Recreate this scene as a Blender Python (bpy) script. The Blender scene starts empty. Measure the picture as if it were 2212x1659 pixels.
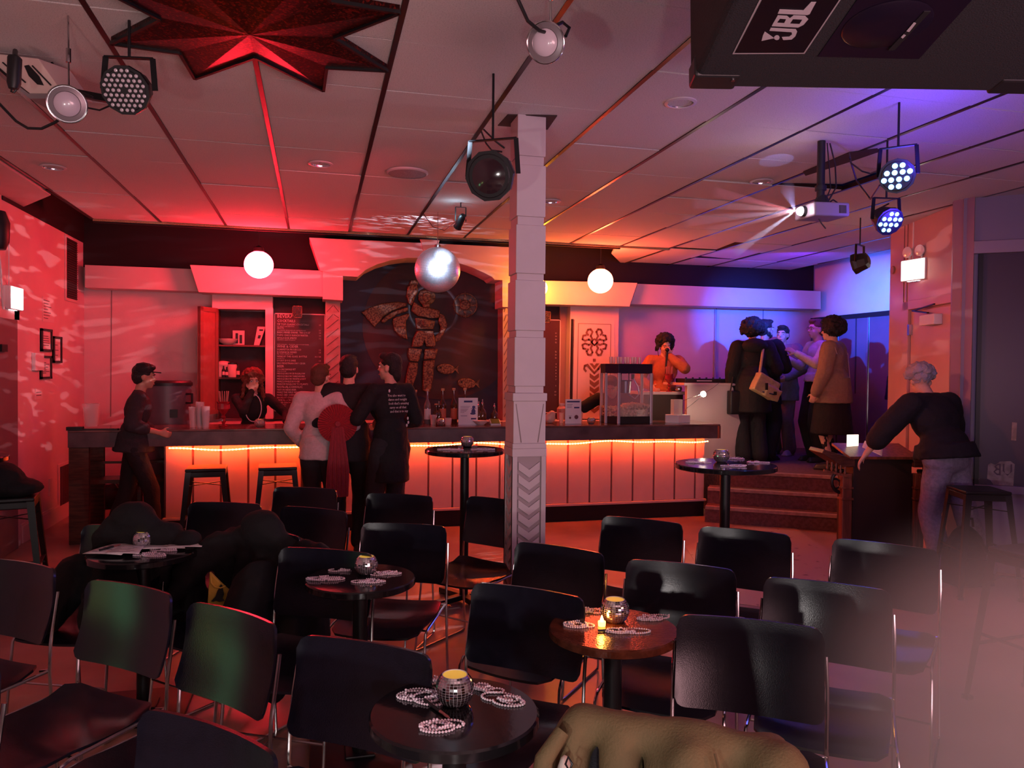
import bpy, bmesh, math, random
from mathutils import Vector, Matrix, Quaternion, Euler
random.seed(7)
SC = bpy.context.scene
COL = SC.collection
R = math.radians
# ---------------------------------------------------------------- camera
CAM_H = 1.6
FPX = 1662.0
YAW, PIT, ROL = R(14.28), R(-1.148), R(.53)
_F = Vector((math.sin(YAW)*math.cos(PIT), math.cos(YAW)*math.cos(PIT), math.sin(PIT)))
_R = Vector((math.cos(YAW), -math.sin(YAW), 0))
_U = _R.cross(_F)
CR = _R*math.cos(ROL) + _U*math.sin(ROL)
CU = -_R*math.sin(ROL) + _U*math.cos(ROL)
CP = Vector((0, 0, CAM_H))
cd = bpy.data.cameras.new('camera')
cam = bpy.data.objects.new('camera', cd)
COL.objects.link(cam)
cam.matrix_world = Matrix(((CR.x, CU.x, -_F.x, 0), (CR.y, CU.y, -_F.y, 0), (CR.z, CU.z, -_F.z, CAM_H), (0, 0, 0, 1)))
cd.sensor_width = 36.0
cd.lens = FPX/2212*36.0
cd.clip_start = .05
SC.camera = cam

def ray(x, y): return _F + CR*((x-1106)/FPX) - CU*((y-829.5)/FPX)
def PZ(x, y, Z): r = ray(x, y); return CP + r*((Z-CAM_H)/r.z)       # point at height Z seen along that line of sight
def PY(x, y, Y): r = ray(x, y); return CP + r*(Y/r.y)               # ... at depth Y
def PX(x, y, X): r = ray(x, y); return CP + r*(X/r.x)
def PD(x, y, d): r = ray(x, y); return CP + r*d                      # ... at optical depth d
def PN(x, y, p, n): r = ray(x, y); return CP + r*((Vector(p)-CP).dot(n)/r.dot(n))

# ---------------------------------------------------------------- world, exposure, lights
w = bpy.data.worlds.new('world'); SC.world = w; w.use_nodes = True
w.node_tree.nodes['Background'].inputs[0].default_value = (.5, .35, .45, 1)
w.node_tree.nodes['Background'].inputs[1].default_value = .02
SC.view_settings.view_transform = 'Standard'
SC.view_settings.look = 'None'
SC.view_settings.exposure = 0.5
SC.view_settings.gamma = 1.0
SC.view_settings.use_curve_mapping = False
cy = SC.cycles
cy.use_denoising = True
cy.max_bounces = 7; cy.diffuse_bounces = 3; cy.glossy_bounces = 4; cy.transmission_bounces = 6; cy.transparent_max_bounces = 12; cy.volume_bounces = 0
cy.caustics_reflective = False; cy.caustics_refractive = False
cy.sample_clamp_indirect = 4.0
cy.use_adaptive_sampling = True; cy.adaptive_threshold = .035
H = 3.02                      # height of the suspended ceiling
GL = Vector(PY(559, 572, 8.5)); GR = Vector(PY(1297, 607, 8.5)); GM = Vector(PY(1163, 622, 8.85)); BALL = Vector(PY(945, 583, 7.0))

def aim(o, target):
    d = (Vector(target)-o.location).normalized()
    o.rotation_euler = d.to_track_quat('-Z', 'Y').to_euler()
def light(name, kind, loc, power, color, target=None, size=.1, size_y=None, spot=60, blend=.5):
    l = bpy.data.lights.new(name, kind); l.energy = power; l.color = color
    o = bpy.data.objects.new(name, l); COL.objects.link(o); o.location = loc
    if kind == 'AREA':
        l.shape = 'RECTANGLE'; l.size = size; l.size_y = size_y or size
    elif kind in ('POINT', 'SPOT'): l.shadow_soft_size = size
    if kind == 'SPOT': l.spot_size = R(spot); l.spot_blend = blend
    if target is not None: aim(o, target)
    return o
# wash of the stage lights behind the camera
light('stage_wash', 'AREA', (1.5, -1.3, 1.35), 30, (1.0, .52, .56), (.8, 2.6, 3.0), 2.2, 1.0).data.spread = R(105)
light('stage_wash_side', 'AREA', (3.0, -.6, 1.6), 4, (.80, .42, 1.0), (3.2, 4, 3.0), 1.6, 1.0).data.spread = R(110)
# small unseen lamps added to make the glints on the chair backs
light('chair_glint_light', 'AREA', (-1.15, -.40, 1.05), 13, (1.0, .88, .86), (1.5, 2.9, .7), .10)
light('chair_glint_light', 'AREA', (-.15, -1.10, .95), 13, (1.0, .88, .86), (1.6, 2.8, .7), .09)
light('green_glint_light', 'AREA', (-2.46, 2.75, .52), .25, (.30, 1.0, .45), (-.8, 2.9, .7), .16)  # unseen green lamps added for the glints on the left chairs
light('green_glint_light', 'AREA', (-2.46, 2.35, .50), .2, (.65, 1.0, .30), (-.6, 2.6, .7), .14)
light('red_side_light', 'SPOT', (4.3, -.4, 2.6), 60, (1.0, .34, .28), (2.9, 2.6, 0), .25, spot=80, blend=1)
light('orange_side_light', 'SPOT', (1.4, 4.7, 2.55), 95, (1.0, .22, .10), (5.4, 6.0, 1.5), .06, spot=48, blend=.7)
light('red_fill_light', 'SPOT', (.9, 4.3, 2.7), 85, (1.0, .03, .05), (-1.6, 9.5, 1.6), .10, spot=62, blend=.8)  # red fill added toward the bar wall, no fixture there
# pools and washes of the blue fixtures
PAR1 = PZ(1938, 380, 2.63); PAR2 = PZ(1920, 478, 2.52); PAR3 = PZ(1848, 570, 2.6)
light('blue_pool', 'SPOT', PAR3 + Vector((-.1, .25, .0)), 1100, (.01, .10, 1.0), PY(1604, 690, 9.6), .02, spot=30, blend=1)
light('blue_pool', 'SPOT', PAR3 + Vector((.12, .2, .0)), 1700, (.01, .15, 1.0), PX(1898, 650, 6.88), .02, spot=30, blend=1)
light('blue_wash', 'POINT', PAR1 + Vector((.02, -.14, .05)), 6.5, (.08, .03, 1.0), size=.05)
light('blue_wash', 'POINT', PAR2 + Vector((.02, -.13, -.02)), 5, (.08, .03, 1.0), size=.05)
light('blue_wash', 'AREA', (5.6, 7.9, 2.7), 9, (.14, .02, 1.0), (6.2, 9.4, 1.9), .5)
light('blue_wash', 'SPOT', PAR3 + Vector((-.4, 1.6, .0)), 25, (.03, .05, 1.0), (5.4, 9.2, H), .03, spot=70, blend=1)
# flecks of light thrown by the mirror ball: patterned lamps just off its surface
def flecks(off, target, power, col, spot, scale, lo, hi):
    o = light('ball_flecks', 'SPOT', BALL+Vector(off), power, col, target, .004, spot=spot, blend=.6); l = o.data; l.use_nodes = True; nt = l.node_tree
    em = nt.nodes['Emission']; tc = nt.nodes.new('ShaderNodeTexCoord'); mp = nt.nodes.new('ShaderNodeMapping'); mp.inputs['Scale'].default_value = scale
    nz = nt.nodes.new('ShaderNodeTexNoise'); nz.inputs['Scale'].default_value = 1; nz.inputs['Detail'].default_value = 1.5
    cr = nt.nodes.new('ShaderNodeValToRGB'); cr.color_ramp.elements[0].position = lo; cr.color_ramp.elements[1].position = hi
    cr.color_ramp.elements[0].color = (0, 0, 0, 1); cr.color_ramp.elements[1].color = (1, 1, 1, 1)
    nt.links.new(tc.outputs['Normal'], mp.inputs[0]); nt.links.new(mp.outputs[0], nz.inputs['Vector']); nt.links.new(nz.outputs[0], cr.inputs[0]); nt.links.new(cr.outputs[0], em.inputs['Strength'])
flecks((-.24, 0, .02), (-2.55, 8.2, 1.7), 90, (1.0, .62, .66), 62, (9, 48, 9), .56, .63)
flecks((-.05, .1, .27), (.9, 8.2, 3.02), 26, (.75, .80, 1.0), 120, (5, 34, 5), .55, .62)
flecks((.1, -.2, -.2), (1.5, 4.5, 0), 60, (1.0, .75, .80), 90, (6, 40, 6), .60, .66)
flecks((.25, 0, .05), (5.5, 5.9, 2.4), 70, (1.0, .70, .75), 30, (6, 30, 6), .58, .64)
# ---------------------------------------------------------------- mesh helpers
class MB:
    def __init__(s): s.v = []; s.f = []; s.m = []; s.mi = 0
    def add(s, vs, fs):
        o = len(s.v); s.v += [tuple(v) for v in vs]
        for f in fs: s.f.append(tuple(i+o for i in f)); s.m.append(s.mi)
        return s
    def box(s, a, b):
        x0, y0, z0 = [min(p, q) for p, q in zip(a, b)]; x1, y1, z1 = [max(p, q) for p, q in zip(a, b)]
        return s.add([(x0,y0,z0),(x1,y0,z0),(x1,y1,z0),(x0,y1,z0),(x0,y0,z1),(x1,y0,z1),(x1,y1,z1),(x0,y1,z1)],
              [(0,3,2,1),(4,5,6,7),(0,1,5,4),(1,2,6,5),(2,3,7,6),(3,0,4,7)])
    def obox(s, c, ax, ay, az):
        c, ax, ay, az = map(Vector, (c, ax, ay, az))
        vs = [c+ax*i+ay*j+az*k for k in (-1, 1) for j in (-1, 1) for i in (-1, 1)]
        return s.add(vs, [(0,2,3,1),(4,5,7,6),(0,1,5,4),(1,3,7,5),(3,2,6,7),(2,0,4,6)])
    def bar(s, p0, p1, wd, ht, up=(0, 0, 1)):
        p0, p1 = Vector(p0), Vector(p1); d = p1-p0; up = Vector(up)
        if abs(d.normalized().dot(up)) > .98: up = Vector((0, 1, 0))
        sd = d.cross(up).normalized(); u = sd.cross(d).normalized()
        return s.obox((p0+p1)/2, sd*wd/2, d/2, u*ht/2)
    def cyl(s, p0, p1, r0, r1=None, n=16):
        return s.rings([(p0, r0), (p1, r0 if r1 is None else r1)], n)
    def rings(s, seq, n=16, close=True):
        ps = [Vector(p) for p, _ in seq]; d = (ps[-1]-ps[0]).normalized() if (ps[-1]-ps[0]).length > 1e-9 else Vector((0, 0, 1))
        a = d.orthogonal().normalized(); b = d.cross(a)
        vs = []; fs = []
        for (p, r) in seq:
            p = Vector(p)
            for k in range(n):
                t = 2*math.pi*k/n; vs.append(p+(a*math.cos(t)+b*math.sin(t))*r)
        m = len(seq)
        for i in range(m-1):
            for k in range(n):
                k2 = (k+1) % n; fs.append((i*n+k, i*n+k2, (i+1)*n+k2, (i+1)*n+k))
        if close:
            fs.append(tuple(range(n))[::-1]); fs.append(tuple((m-1)*n+k for k in range(n)))
        return s.add(vs, fs)
    def lathe(s, prof, n=24, c=(0, 0, 0), close=True):
        return s.rings([((c[0], c[1], c[2]+z), r) for r, z in prof], n, close)
    def tube(s, pts, r, n=8, closed=False):
        pts = [Vector(p) for p in pts]; m = len(pts); vs = []; fs = []
        t0 = (pts[1]-pts[0]).normalized(); a = t0.orthogonal().normalized()
        for i, p in enumerate(pts):
            if closed: t = (pts[(i+1) % m]-pts[i-1]).normalized()
            else: t = (pts[min(i+1, m-1)]-pts[max(i-1, 0)]).normalized()
            a = (a-t*a.dot(t)).normalized(); b = t.cross(a)
            rr = r[i] if isinstance(r, (list, tuple)) else r
            for k in range(n):
                q = 2*math.pi*k/n; vs.append(p+(a*math.cos(q)+b*math.sin(q))*rr)
        for i in range(m if closed else m-1):
            j = (i+1) % m
            for k in range(n):
                k2 = (k+1) % n; fs.append((i*n+k, i*n+k2, j*n+k2, j*n+k))
        if not closed: fs.append(tuple(range(n))[::-1]); fs.append(tuple((m-1)*n+k for k in range(n)))
        return s.add(vs, fs)
    def sph(s, c, r, nu=16, nv=10, M=None):
        if not isinstance(r, (tuple, list)): r = (r, r, r)
        vs = [Vector((0, 0, -r[2]))]; fs = []
        for j in range(1, nv):
            ph = -math.pi/2+math.pi*j/nv
            for k in range(nu):
                t = 2*math.pi*k/nu; vs.append(Vector((r[0]*math.cos(ph)*math.cos(t), r[1]*math.cos(ph)*math.sin(t), r[2]*math.sin(ph))))
        vs.append(Vector((0, 0, r[2]))); L = len(vs)-1
        for k in range(nu):
            k2 = (k+1) % nu; fs.append((0, 1+k2, 1+k)); fs.append((L, L-nu+k, L-nu+k2))
            for j in range(nv-2): fs.append((1+j*nu+k, 1+j*nu+k2, 1+(j+1)*nu+k2, 1+(j+1)*nu+k))
        c = Vector(c)
        if M is not None: vs = [M @ v for v in vs]
        return s.add([v+c for v in vs], fs)
    def prism(s, poly, off):
        poly = [Vector(p) for p in poly]; off = Vector(off); n = len(poly)
        nrm = Vector((0, 0, 0))
        for i in range(n): nrm += poly[i].cross(poly[(i+1) % n])
        if nrm.dot(off) > 0: poly = poly[::-1]
        vs = poly+[p+off for p in poly]
        fs = [tuple(range(n)), tuple(range(n, 2*n))[::-1]]+[(i, i+n, (i+1) % n+n, (i+1) % n) for i in range(n)]
        return s.add(vs, fs)
    def mesh(s, name, mats=None, smooth=False):
        me = bpy.data.meshes.new(name); me.from_pydata(s.v, [], s.f)
        if mats is not None:
            for m in (mats if isinstance(mats, (list, tuple)) else [mats]): me.materials.append(m)
        if any(s.m): me.polygons.foreach_set('material_index', s.m)
        if smooth:
            me.polygons.foreach_set('use_smooth', [True]*len(s.f))
            me.update()
            if smooth is True: me.set_sharp_from_angle(angle=R(38))
        me.update()
        return me
    def build(s, name, mats, parent=None, smooth=False, bev=0, seg=2):
        o = bpy.data.objects.new(name, s.mesh(name, mats, smooth)); COL.objects.link(o)
        if parent is not None: o.parent = parent
        if bev:
            b = o.modifiers.new('bevel', 'BEVEL'); b.width = bev; b.segments = seg; b.limit_method = 'ANGLE'; b.angle_limit = R(40)
        return o
def tag(o, label=None, cat=None, group=None, kind=None):
    if label: o['label'] = label
    if cat: o['category'] = cat
    if group: o['group'] = group
    if kind: o['kind'] = kind
    return o
def thing(name, label, cat, loc=(0, 0, 0), rz=0, group=None):
    o = bpy.data.objects.new(name, None); COL.objects.link(o); o.empty_display_size = .1
    o.location = loc; o.rotation_euler = (0, 0, rz)
    return tag(o, label, cat, group)
def copy_tree(o, parent=None):
    c = o.copy(); COL.objects.link(c); c.parent = parent
    for ch in [k for k in ALLKIDS(o)]: copy_tree(ch, c)
    return c
def ALLKIDS(o): return [k for k in bpy.data.objects if k.parent == o]
def struct(o, parent=None):
    if parent is None: o['kind'] = 'structure'
    return o
# ---------------------------------------------------------------- materials
MC = {}
def mat(name, col, rough=.6, metal=0, noise=0, nscale=20, bump=0, bscale=60, col2=None, emit=0, ecol=None, spec=.5, coat=0, trans=0, ior=1.45, sheen=0, alpha=None, stretch=(1, 1, 1), edge=(.4, .6)):
    if name in MC: return MC[name]
    m = bpy.data.materials.new(name); m.use_nodes = True; nt = m.node_tree; b = nt.nodes['Principled BSDF']
    col = tuple(col)+(1,)
    b.inputs['Base Color'].default_value = col; b.inputs['Roughness'].default_value = rough; b.inputs['Metallic'].default_value = metal
    b.inputs['Specular IOR Level'].default_value = spec; b.inputs['IOR'].default_value = ior
    if coat: b.inputs['Coat Weight'].default_value = coat; b.inputs['Coat Roughness'].default_value = .12
    if trans: b.inputs['Transmission Weight'].default_value = trans
    if sheen: b.inputs['Sheen Weight'].default_value = sheen
    if emit:
        b.inputs['Emission Color'].default_value = tuple(ecol or col[:3])+(1,); b.inputs['Emission Strength'].default_value = emit
    if alpha is not None: b.inputs['Alpha'].default_value = alpha
    if noise or bump:
        tc = nt.nodes.new('ShaderNodeTexCoord'); mp = nt.nodes.new('ShaderNodeMapping'); mp.inputs['Scale'].default_value = stretch
        nt.links.new(tc.outputs['Object'], mp.inputs[0])
    if noise:
        n = nt.nodes.new('ShaderNodeTexNoise'); n.inputs['Scale'].default_value = nscale; n.inputs['Detail'].default_value = 6
        nt.links.new(mp.outputs[0], n.inputs['Vector'])
        cr = nt.nodes.new('ShaderNodeValToRGB'); cr.color_ramp.elements[0].position = edge[0]; cr.color_ramp.elements[1].position = edge[1]
        c2 = tuple(col2)+(1,) if col2 else tuple(min(1, c*(1-noise)) for c in col[:3])+(1,)
        cr.color_ramp.elements[0].color = c2; cr.color_ramp.elements[1].color = col
        nt.links.new(n.outputs[0], cr.inputs[0]); nt.links.new(cr.outputs[0], b.inputs['Base Color'])
    if bump:
        n2 = nt.nodes.new('ShaderNodeTexNoise'); n2.inputs['Scale'].default_value = bscale; n2.inputs['Detail'].default_value = 3
        nt.links.new(mp.outputs[0], n2.inputs['Vector'])
        bp = nt.nodes.new('ShaderNodeBump'); bp.inputs['Strength'].default_value = bump; bp.inputs['Distance'].default_value = .01
        nt.links.new(n2.outputs[0], bp.inputs['Height']); nt.links.new(bp.outputs[0], b.inputs['Normal'])
    MC[name] = m
    return m
WALL = mat('wall_paint', (.72, .53, .54), .5, noise=.06, nscale=3, bump=.12, bscale=90)
BEAM = mat('beam_paint', (.72, .53, .53), .55, noise=.04, nscale=4)
BLACKW = mat('black_wall_paint', (.012, .008, .010), .8)
TILE = mat('acoustic_tile', (.68, .62, .60), .9, noise=.25, nscale=160, bump=.5, bscale=220, edge=(.3, .5))
RUN = mat('runner_metal', (.05, .03, .03), .28, metal=.7)
DARKM = mat('black_metal', (.012, .012, .014), .38, metal=.3)
BLACKP = mat('black_plastic', (.014, .014, .016), .45)
CHSH = mat('chair_shell', (.007, .007, .015), .21, noise=.2, nscale=30, bump=.05, bscale=300, spec=.6)
CHROME = mat('chrome_rod', (.55, .53, .54), .16, metal=1)
GLOSSB = mat('black_laminate', (.010, .009, .011), .10, spec=.6, bump=.02, bscale=40)
GLASS = mat('clear_glass', (.95, .95, .95), .02, trans=1, ior=1.45)
WHITEP = mat('white_paper', (.82, .80, .80), .7)
WHITEPL = mat('white_plastic', (.75, .73, .74), .4)
DWOOD = mat('dark_wood', (.10, .035, .022), .4, noise=.5, nscale=6, stretch=(1, 1, 8), bump=.05)
WOOD = mat('red_brown_wood', (.22, .07, .04), .38, noise=.45, nscale=5, stretch=(6, 6, .6), bump=.05)
# ================================================================ room shell
X_L, Y_B, X_R = -2.55, 9.65, 6.9
CE_Y = 2.789+.61*9            # where the suspended ceiling stops over the bar
FLOORM = mat('floor_vinyl', (.40, .27, .22), .34, noise=.6, nscale=1.6, col2=(.24, .145, .12), bump=.06, bscale=8, edge=(.35, .65))
fl = MB(); fl.box((X_L-.15, -3.6, -.12), (X_R+.15, Y_B+.15, 0)); struct(fl.build('floor', FLOORM))
m = MB(); m.box((X_L-.15, -3.5, 0), (X_L, Y_B, 3.7)); WL = struct(m.build('wall_left', WALL))
m = MB(); m.box((X_L-.15, Y_B, 0), (X_R+.15, Y_B+.15, 3.7)); struct(m.build('wall_back', WALL))
m = MB(); m.box((X_R, -3.5, 0), (X_R+.15, Y_B, 3.7)); struct(m.build('wall_right', WALL))
m = MB(); m.box((X_L-.15, -3.65, 0), (X_R+.15, -3.5, 3.7)); struct(m.build('wall_front', mat('stage_curtain', (.10, .05, .06), .9)))
m = MB(); m.box((X_L, Y_B-.03, 2.70), (X_R-.02, Y_B-.002, 3.7)); struct(m.build('trim_1', BLACKW))
m = MB(); m.box((X_L-.15, -3.6, 3.7), (X_R+.15, Y_B+.15, 3.8)); CEIL = struct(m.build('ceiling', BLACKW))
# black flank above the left wall beyond the tiles
m = MB(); m.box((X_L+.002, 7.3, 2.97), (X_L+.01, Y_B-.03, 3.7)); struct(m.build('trim_2', BLACKW))
m = MB(); m.box((X_L, 7.36, 0), (X_L+.006, Y_B, 0)) if False else None
# soffit over the left wall, near side
m = MB(); m.prism([PX(50, 447, X_L+.003), (X_L+.003, 1.0, PX(50, 447, X_L).z-.02), (X_L+.003, 1.0, H+.02), (X_L+.003, PX(50, 447, X_L).y, H+.02)], (.40, -.6, 0)); struct(m.build('trim_3', WALL))
# ceiling tiles
X0, Y0, T = -.89, 2.789, .61
tm = MB(); tm.box((-.292, -.3005, 0), (.292, .3005, .016)); TME = tm.mesh('ceiling_tile', TILE)
GRB = Vector((PZ(540, 44, H).x, PZ(540, 44, H).y, 0))
open_cells = {(4, 4): 0}
for i in range(-2, 12):
    for j in range(-10, 12):
        cx, cyy = X0+T*(i+.5), Y0+T*(j+.5)
        if cyy > CE_Y and i < 8: continue
        if cyy > Y_B-.1 or cx > X_R-.2: continue
        if i == -2 and False: continue
        if cyy < -3.3: continue
        o = bpy.data.objects.new('ceiling_tile', TME); COL.objects.link(o); o.parent = CEIL
        dz = random.uniform(-.003, .003); rx, ry = random.uniform(-.005, .005), random.uniform(-.005, .005)
        if (i, j) == (6, 4): rx = .02
        if (i, j) == (7, 3): ry = -.05; dz = .03
        if (i, j) == (8, 8): rx = -.05; dz = .03
        if (i, j) == (9, 9): ry = .04; dz = .02
        o.location = (cx, cyy, H+dz); o.rotation_euler = (rx, ry, 0)
# the rounded end of the tiled ceiling past the edge over the bar
cpts = [PZ(1440, 537, H+.004), PZ(1347, 533, H+.004), PZ(1333, 536, H+.004), PZ(1325, 541, H+.004), PZ(1321, 548, H+.004), PZ(1320, 574, H+.004)]
cpts += [Vector((cpts[-1].x, Y_B-.05, H+.004)), Vector((X0+T*8-.01, Y_B-.05, H+.004)), Vector((X0+T*8-.01, CE_Y+.01, H+.004))]
cpts = [Vector((max(p.x, 3.3), min(p.y, Y_B-.05), p.z)) for p in cpts]
m = MB(); m.prism(cpts[:6]+cpts[6:], (0, 0, .016)); m.build('ceiling_panel', TILE, CEIL)
for i in range(-2, 13):
    ye = CE_Y if i < 8 else Y_B-.05
    m = MB(); x = X0+T*i; m.box((x-.012, -3.3, H-.004), (x+.012, ye, H+.03)); m.build('grid_runner', RUN, CEIL)
for j in range(-10, 12):
    y = Y0+T*j; xs = X0-2*T if y <= CE_Y+.01 else X0+8*T
    if y > Y_B-.1: continue
    m = MB(); m.box((xs, y-.004, H+.004), (X0+12*T, y+.004, H+.03)); m.build('cross_runner', RUN, CEIL)
# bright perforated metal edge where the ceiling ends over the bar
EDGE = mat('edge_mesh_metal', (.80, .62, .34), .35, metal=.9, noise=.8, nscale=240, bump=.6, bscale=260)
m = MB(); m.box((X0-2*T, CE_Y, H-.022), (X0+8*T, CE_Y+.012, H+.03)); struct(m.build('trim_4', EDGE))
m = MB(); m.box((X0-2*T, CE_Y+.014, H-.035), (X0+7*T, CE_Y+.04, 3.7)); struct(m.build('trim_5', BLACKW))
m = MB(); m.box((X0-2*T-.02, 7.0, H-.01), (X0-2*T-.003, CE_Y, 3.7)); struct(m.build('trim_6', BLACKW))
# ---- eight-pointed glitter star in the ceiling
def glitter(name):
    mt = mat(name, (.08, .005, .005), .35); nt = mt.node_tree; b = nt.nodes['Principled BSDF']
    tc = nt.nodes.new('ShaderNodeTexCoord'); v = nt.nodes.new('ShaderNodeTexVoronoi'); v.inputs['Scale'].default_value = 110
    nt.links.new(tc.outputs['Object'], v.inputs['Vector'])
    cr = nt.nodes.new('ShaderNodeValToRGB'); cr.color_ramp.elements[0].color = (.022, .002, .002, 1); cr.color_ramp.elements[1].color = (.22, .014, .008, 1)
    cr.color_ramp.elements[0].position = .55; cr.color_ramp.elements[1].position = .95
    nt.links.new(v.outputs['Color'], cr.inputs[0]); nt.links.new(cr.outputs[0], b.inputs['Base Color'])
    nm = nt.nodes.new('ShaderNodeBump'); nm.inputs['Strength'].default_value = .9; nm.inputs['Distance'].default_value = .01
    nt.links.new(v.outputs['Color'], nm.inputs['Height']); nt.links.new(nm.outputs[0], b.inputs['Normal'])
    b.inputs['Metallic'].default_value = .6
    return mt
GLIT = glitter('red_glitter')
sc0 = Vector((-.272, 3.36, H))
st = thing('ceiling_star', 'large dark red glitter star with eight points set in the ceiling', 'ceiling star', (sc0.x, sc0.y, H-.03))
tips = [PZ(*a, H) for a in [(240, 80), (410, 152), (700, 182), (832, 137), (862, 14)]]
ang = []
for a, r in ((27, .66), (47, .46), (65, .715), (90, .30), (115, .715), (133, .47), (152, .67), (180, .34), (208, .66), (227, .46), (245, .71), (270, .30), (295, .71), (313, .46), (332, .66), (360, .34)):
    ang.append(Vector((r*math.cos(R(a)), r*math.sin(R(a)), 0)))
for k in range(16):
    p, q = ang[k], ang[(k+1) % 16]
    m = MB(); c = Vector((0, 0, -.03))
    a_, b_, c_ = p, q, c
    top = [v+Vector((0, 0, .026)) for v in (p, q, Vector((0, 0, 0)))]
    m.add([a_, b_, c_]+top, [(0, 2, 1), (3, 4, 5), (0, 1, 4, 3), (1, 2, 5, 4), (2, 0, 3, 5)])
    m.build('star_facet', GLIT, st)
m = MB()
for k in range(16): m.bar(ang[k]+Vector((0, 0, -.004)), ang[(k+1) % 16]+Vector((0, 0, -.004)), .014, .014)
m.build('star_rim', DARKM, st)
# ---- recessed downlights and the ceiling loudspeaker grille
LIN = mat('reflector_metal', (.75, .68, .78), .22, metal=1)
DLM = mat('downlight_rim', (.62, .55, .58), .4)
first = None
dl = [((1470, 220), 'round recessed ceiling can light nearest the black loudspeaker'), ((115, 360), 'round recessed ceiling can light over the left wall'),
      ((693, 353), 'round recessed ceiling can light left of the flat grille disc'), ((1645, 391), 'round recessed ceiling can light left of the projector'),
      ((1190, 434), 'round recessed ceiling can light just right of the column')]
for (px, py), lab in dl:
    p = PZ(px, py, H)
    if first is None:
        first = thing('can_light', lab, 'ceiling light', (p.x, p.y, H-.008), 0, 'recessed can lights')
        m = MB(); m.lathe([(.085, .006), (.085, 0), (.068, -.004), (.066, .004)], 32, close=False); m.build('rim', DLM, first, True)
        m = MB(); m.lathe([(.067, 0), (.062, .02), (.05, .02), (.03, .012), (.004, .010)], 32, close=False); m.build('reflector', LIN, first, True)
    else:
        c = copy_tree(first); c.location = (p.x, p.y, H-.008); c['label'] = lab
p = PZ(880, 371, H); t = thing('ceiling_speaker', 'flat round white ceiling speaker grille between two can lights', 'ceiling speaker', (p.x, p.y, H-.012))
m = MB(); m.lathe([(.15, .01), (.15, 0), (.138, -.006)], 40, close=False); m.build('rim', DLM, t, True)
m = MB(); m.lathe([(.14, .006), (.14, -.003), (.001, -.006)], 40); m.build('grille', mat('perforated_grille', (.50, .42, .42), .6, noise=.6, nscale=300), t, True)

# ================================================================ column
colb = thing('support_column', 'square off-white column with stepped sleeves and chevron panel base', 'column', (1.165, 4.26, 0))
tag(colb, kind='thing')
CM = mat('column_paint', (.58, .50, .52), .55, noise=.05, nscale=6)
def csec(z0, z1, h, name, cx=0, d=None):
    m = MB(); m.box((cx-h, -h, z0), (cx+h, h, z1)); return m.build(name, CM, colb, bev=.003)
zz = lambda y: PY(1140, y, 4.19).z
secs = [(250, 337, .082, 'sleeve'), (337, 357, .074, 'band'), (357, 468, .084, 'sleeve'), (468, 487, .077, 'band'), (487, 591, .086, 'sleeve'), (591, 606, .079, 'band'),
        (606, 714, .088, 'sleeve'), (714, 729, .081, 'band'), (729, 834, .090, 'sleeve'), (834, 849, .083, 'band'), (849, 866, .100, 'cap'), (866, 957, .094, 'box'), (957, 968, .099, 'cap')]
for a, b_, h, n in secs: csec(zz(b_), H if a == 250 else zz(a), h, n)
# chevron base: frame with recessed field and chevrons proud of it
zt = zz(968)
m = MB(); m.box((-.082, -.082, .0), (.082, .082, zt)); m.build('core', mat('column_field_shade', (.38, .31, .33), .6), colb)  # field painted darker to stand in for shade between the chevrons
for s in (-1, 1):
    m = MB(); m.box((s*.098, -.098, 0), (s*.070, -.076, zt)); m.box((s*.098, .098, 0), (s*.070, .076, zt)); m.build('stile', CM, colb, bev=.002)
    m = MB(); m.box((-.098, s*.070, 0), (-.076, s*.0979, zt)); m.build('stile', CM, colb, bev=.002)
m = MB(); m.box((-.10, -.10, zt-.045), (.10, .10, zt)); m.build('head_rail', CM, colb, bev=.002)
nz = 12; z = zt-.075
step = (zz(1000)-zz(1027))
while z > .05:
    for face in (0, 1):
        m = MB(); w2, t2, hh = .062, .012, step*.62
        pr = [(-w2, z), (0, z-.045), (w2, z), (w2, z-hh), (0, z-.045-hh), (-w2, z-hh)]
        if face == 0: m.prism([(a, -.083, b_) for a, b_ in pr], (0, -t2, 0))
        else: m.prism([(-.083, a, b_) for a, b_ in pr], (-t2, 0, 0))
        m.build('chevron', CM, colb)
    z -= step
m = MB()
m.add([(-.045, -.0945, zz(955)), (-.052, -.0945, zz(955)), (-.083, -.0945, zz(872)), (-.078, -.0945, zz(872))], [(0, 1, 2, 3)])
m.add([(.045, -.0945, zz(955)), (.052, -.0945, zz(955)), (.083, -.0945, zz(872)), (.078, -.0945, zz(872))], [(0, 3, 2, 1)])
m.build('inlay_line', mat('groove_shadow', (.25, .2, .2), .8), colb)
m = MB(); m.box((-.125, -.125, 0), (.125, .125, .035)); m.build('plinth', CM, colb, bev=.004)
# gap cut round the column head
m = MB()
hp = [PZ(*a, H-.006) for a in [(1090, 262), (1115, 243), (1195, 245), (1183, 252)]]
m.prism([Vector((1.03, 4.20, H-.006)), Vector((1.30, 4.14, H-.006)), Vector((1.32, 4.39, H-.006)), Vector((1.02, 4.40, H-.006))], (0, 0, .006)); m.build('ceiling_gap', mat('dark_gap', (.05, .03, .03), .9), colb if False else CEIL)

# ================================================================ left wall details
Y8 = 9.2
GR2 = mat('vent_grey', (.10, .05, .06), .6)
def on_left(name, label, cat, pxs, mats, th=.02, cat_kind=None, parent=None, grow=0):
    """rectangle on the left wall from its top-left / bottom-right lines of sight"""
    a = PX(*pxs[0], X_L+.001); b = PX(*pxs[1], X_L+.001)
    return a, b
def rect_left(a, b, th, x=X_L+.001):
    m = MB(); m.box((x, a.y, a.z), (x+th, b.y, b.z)); return m
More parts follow.
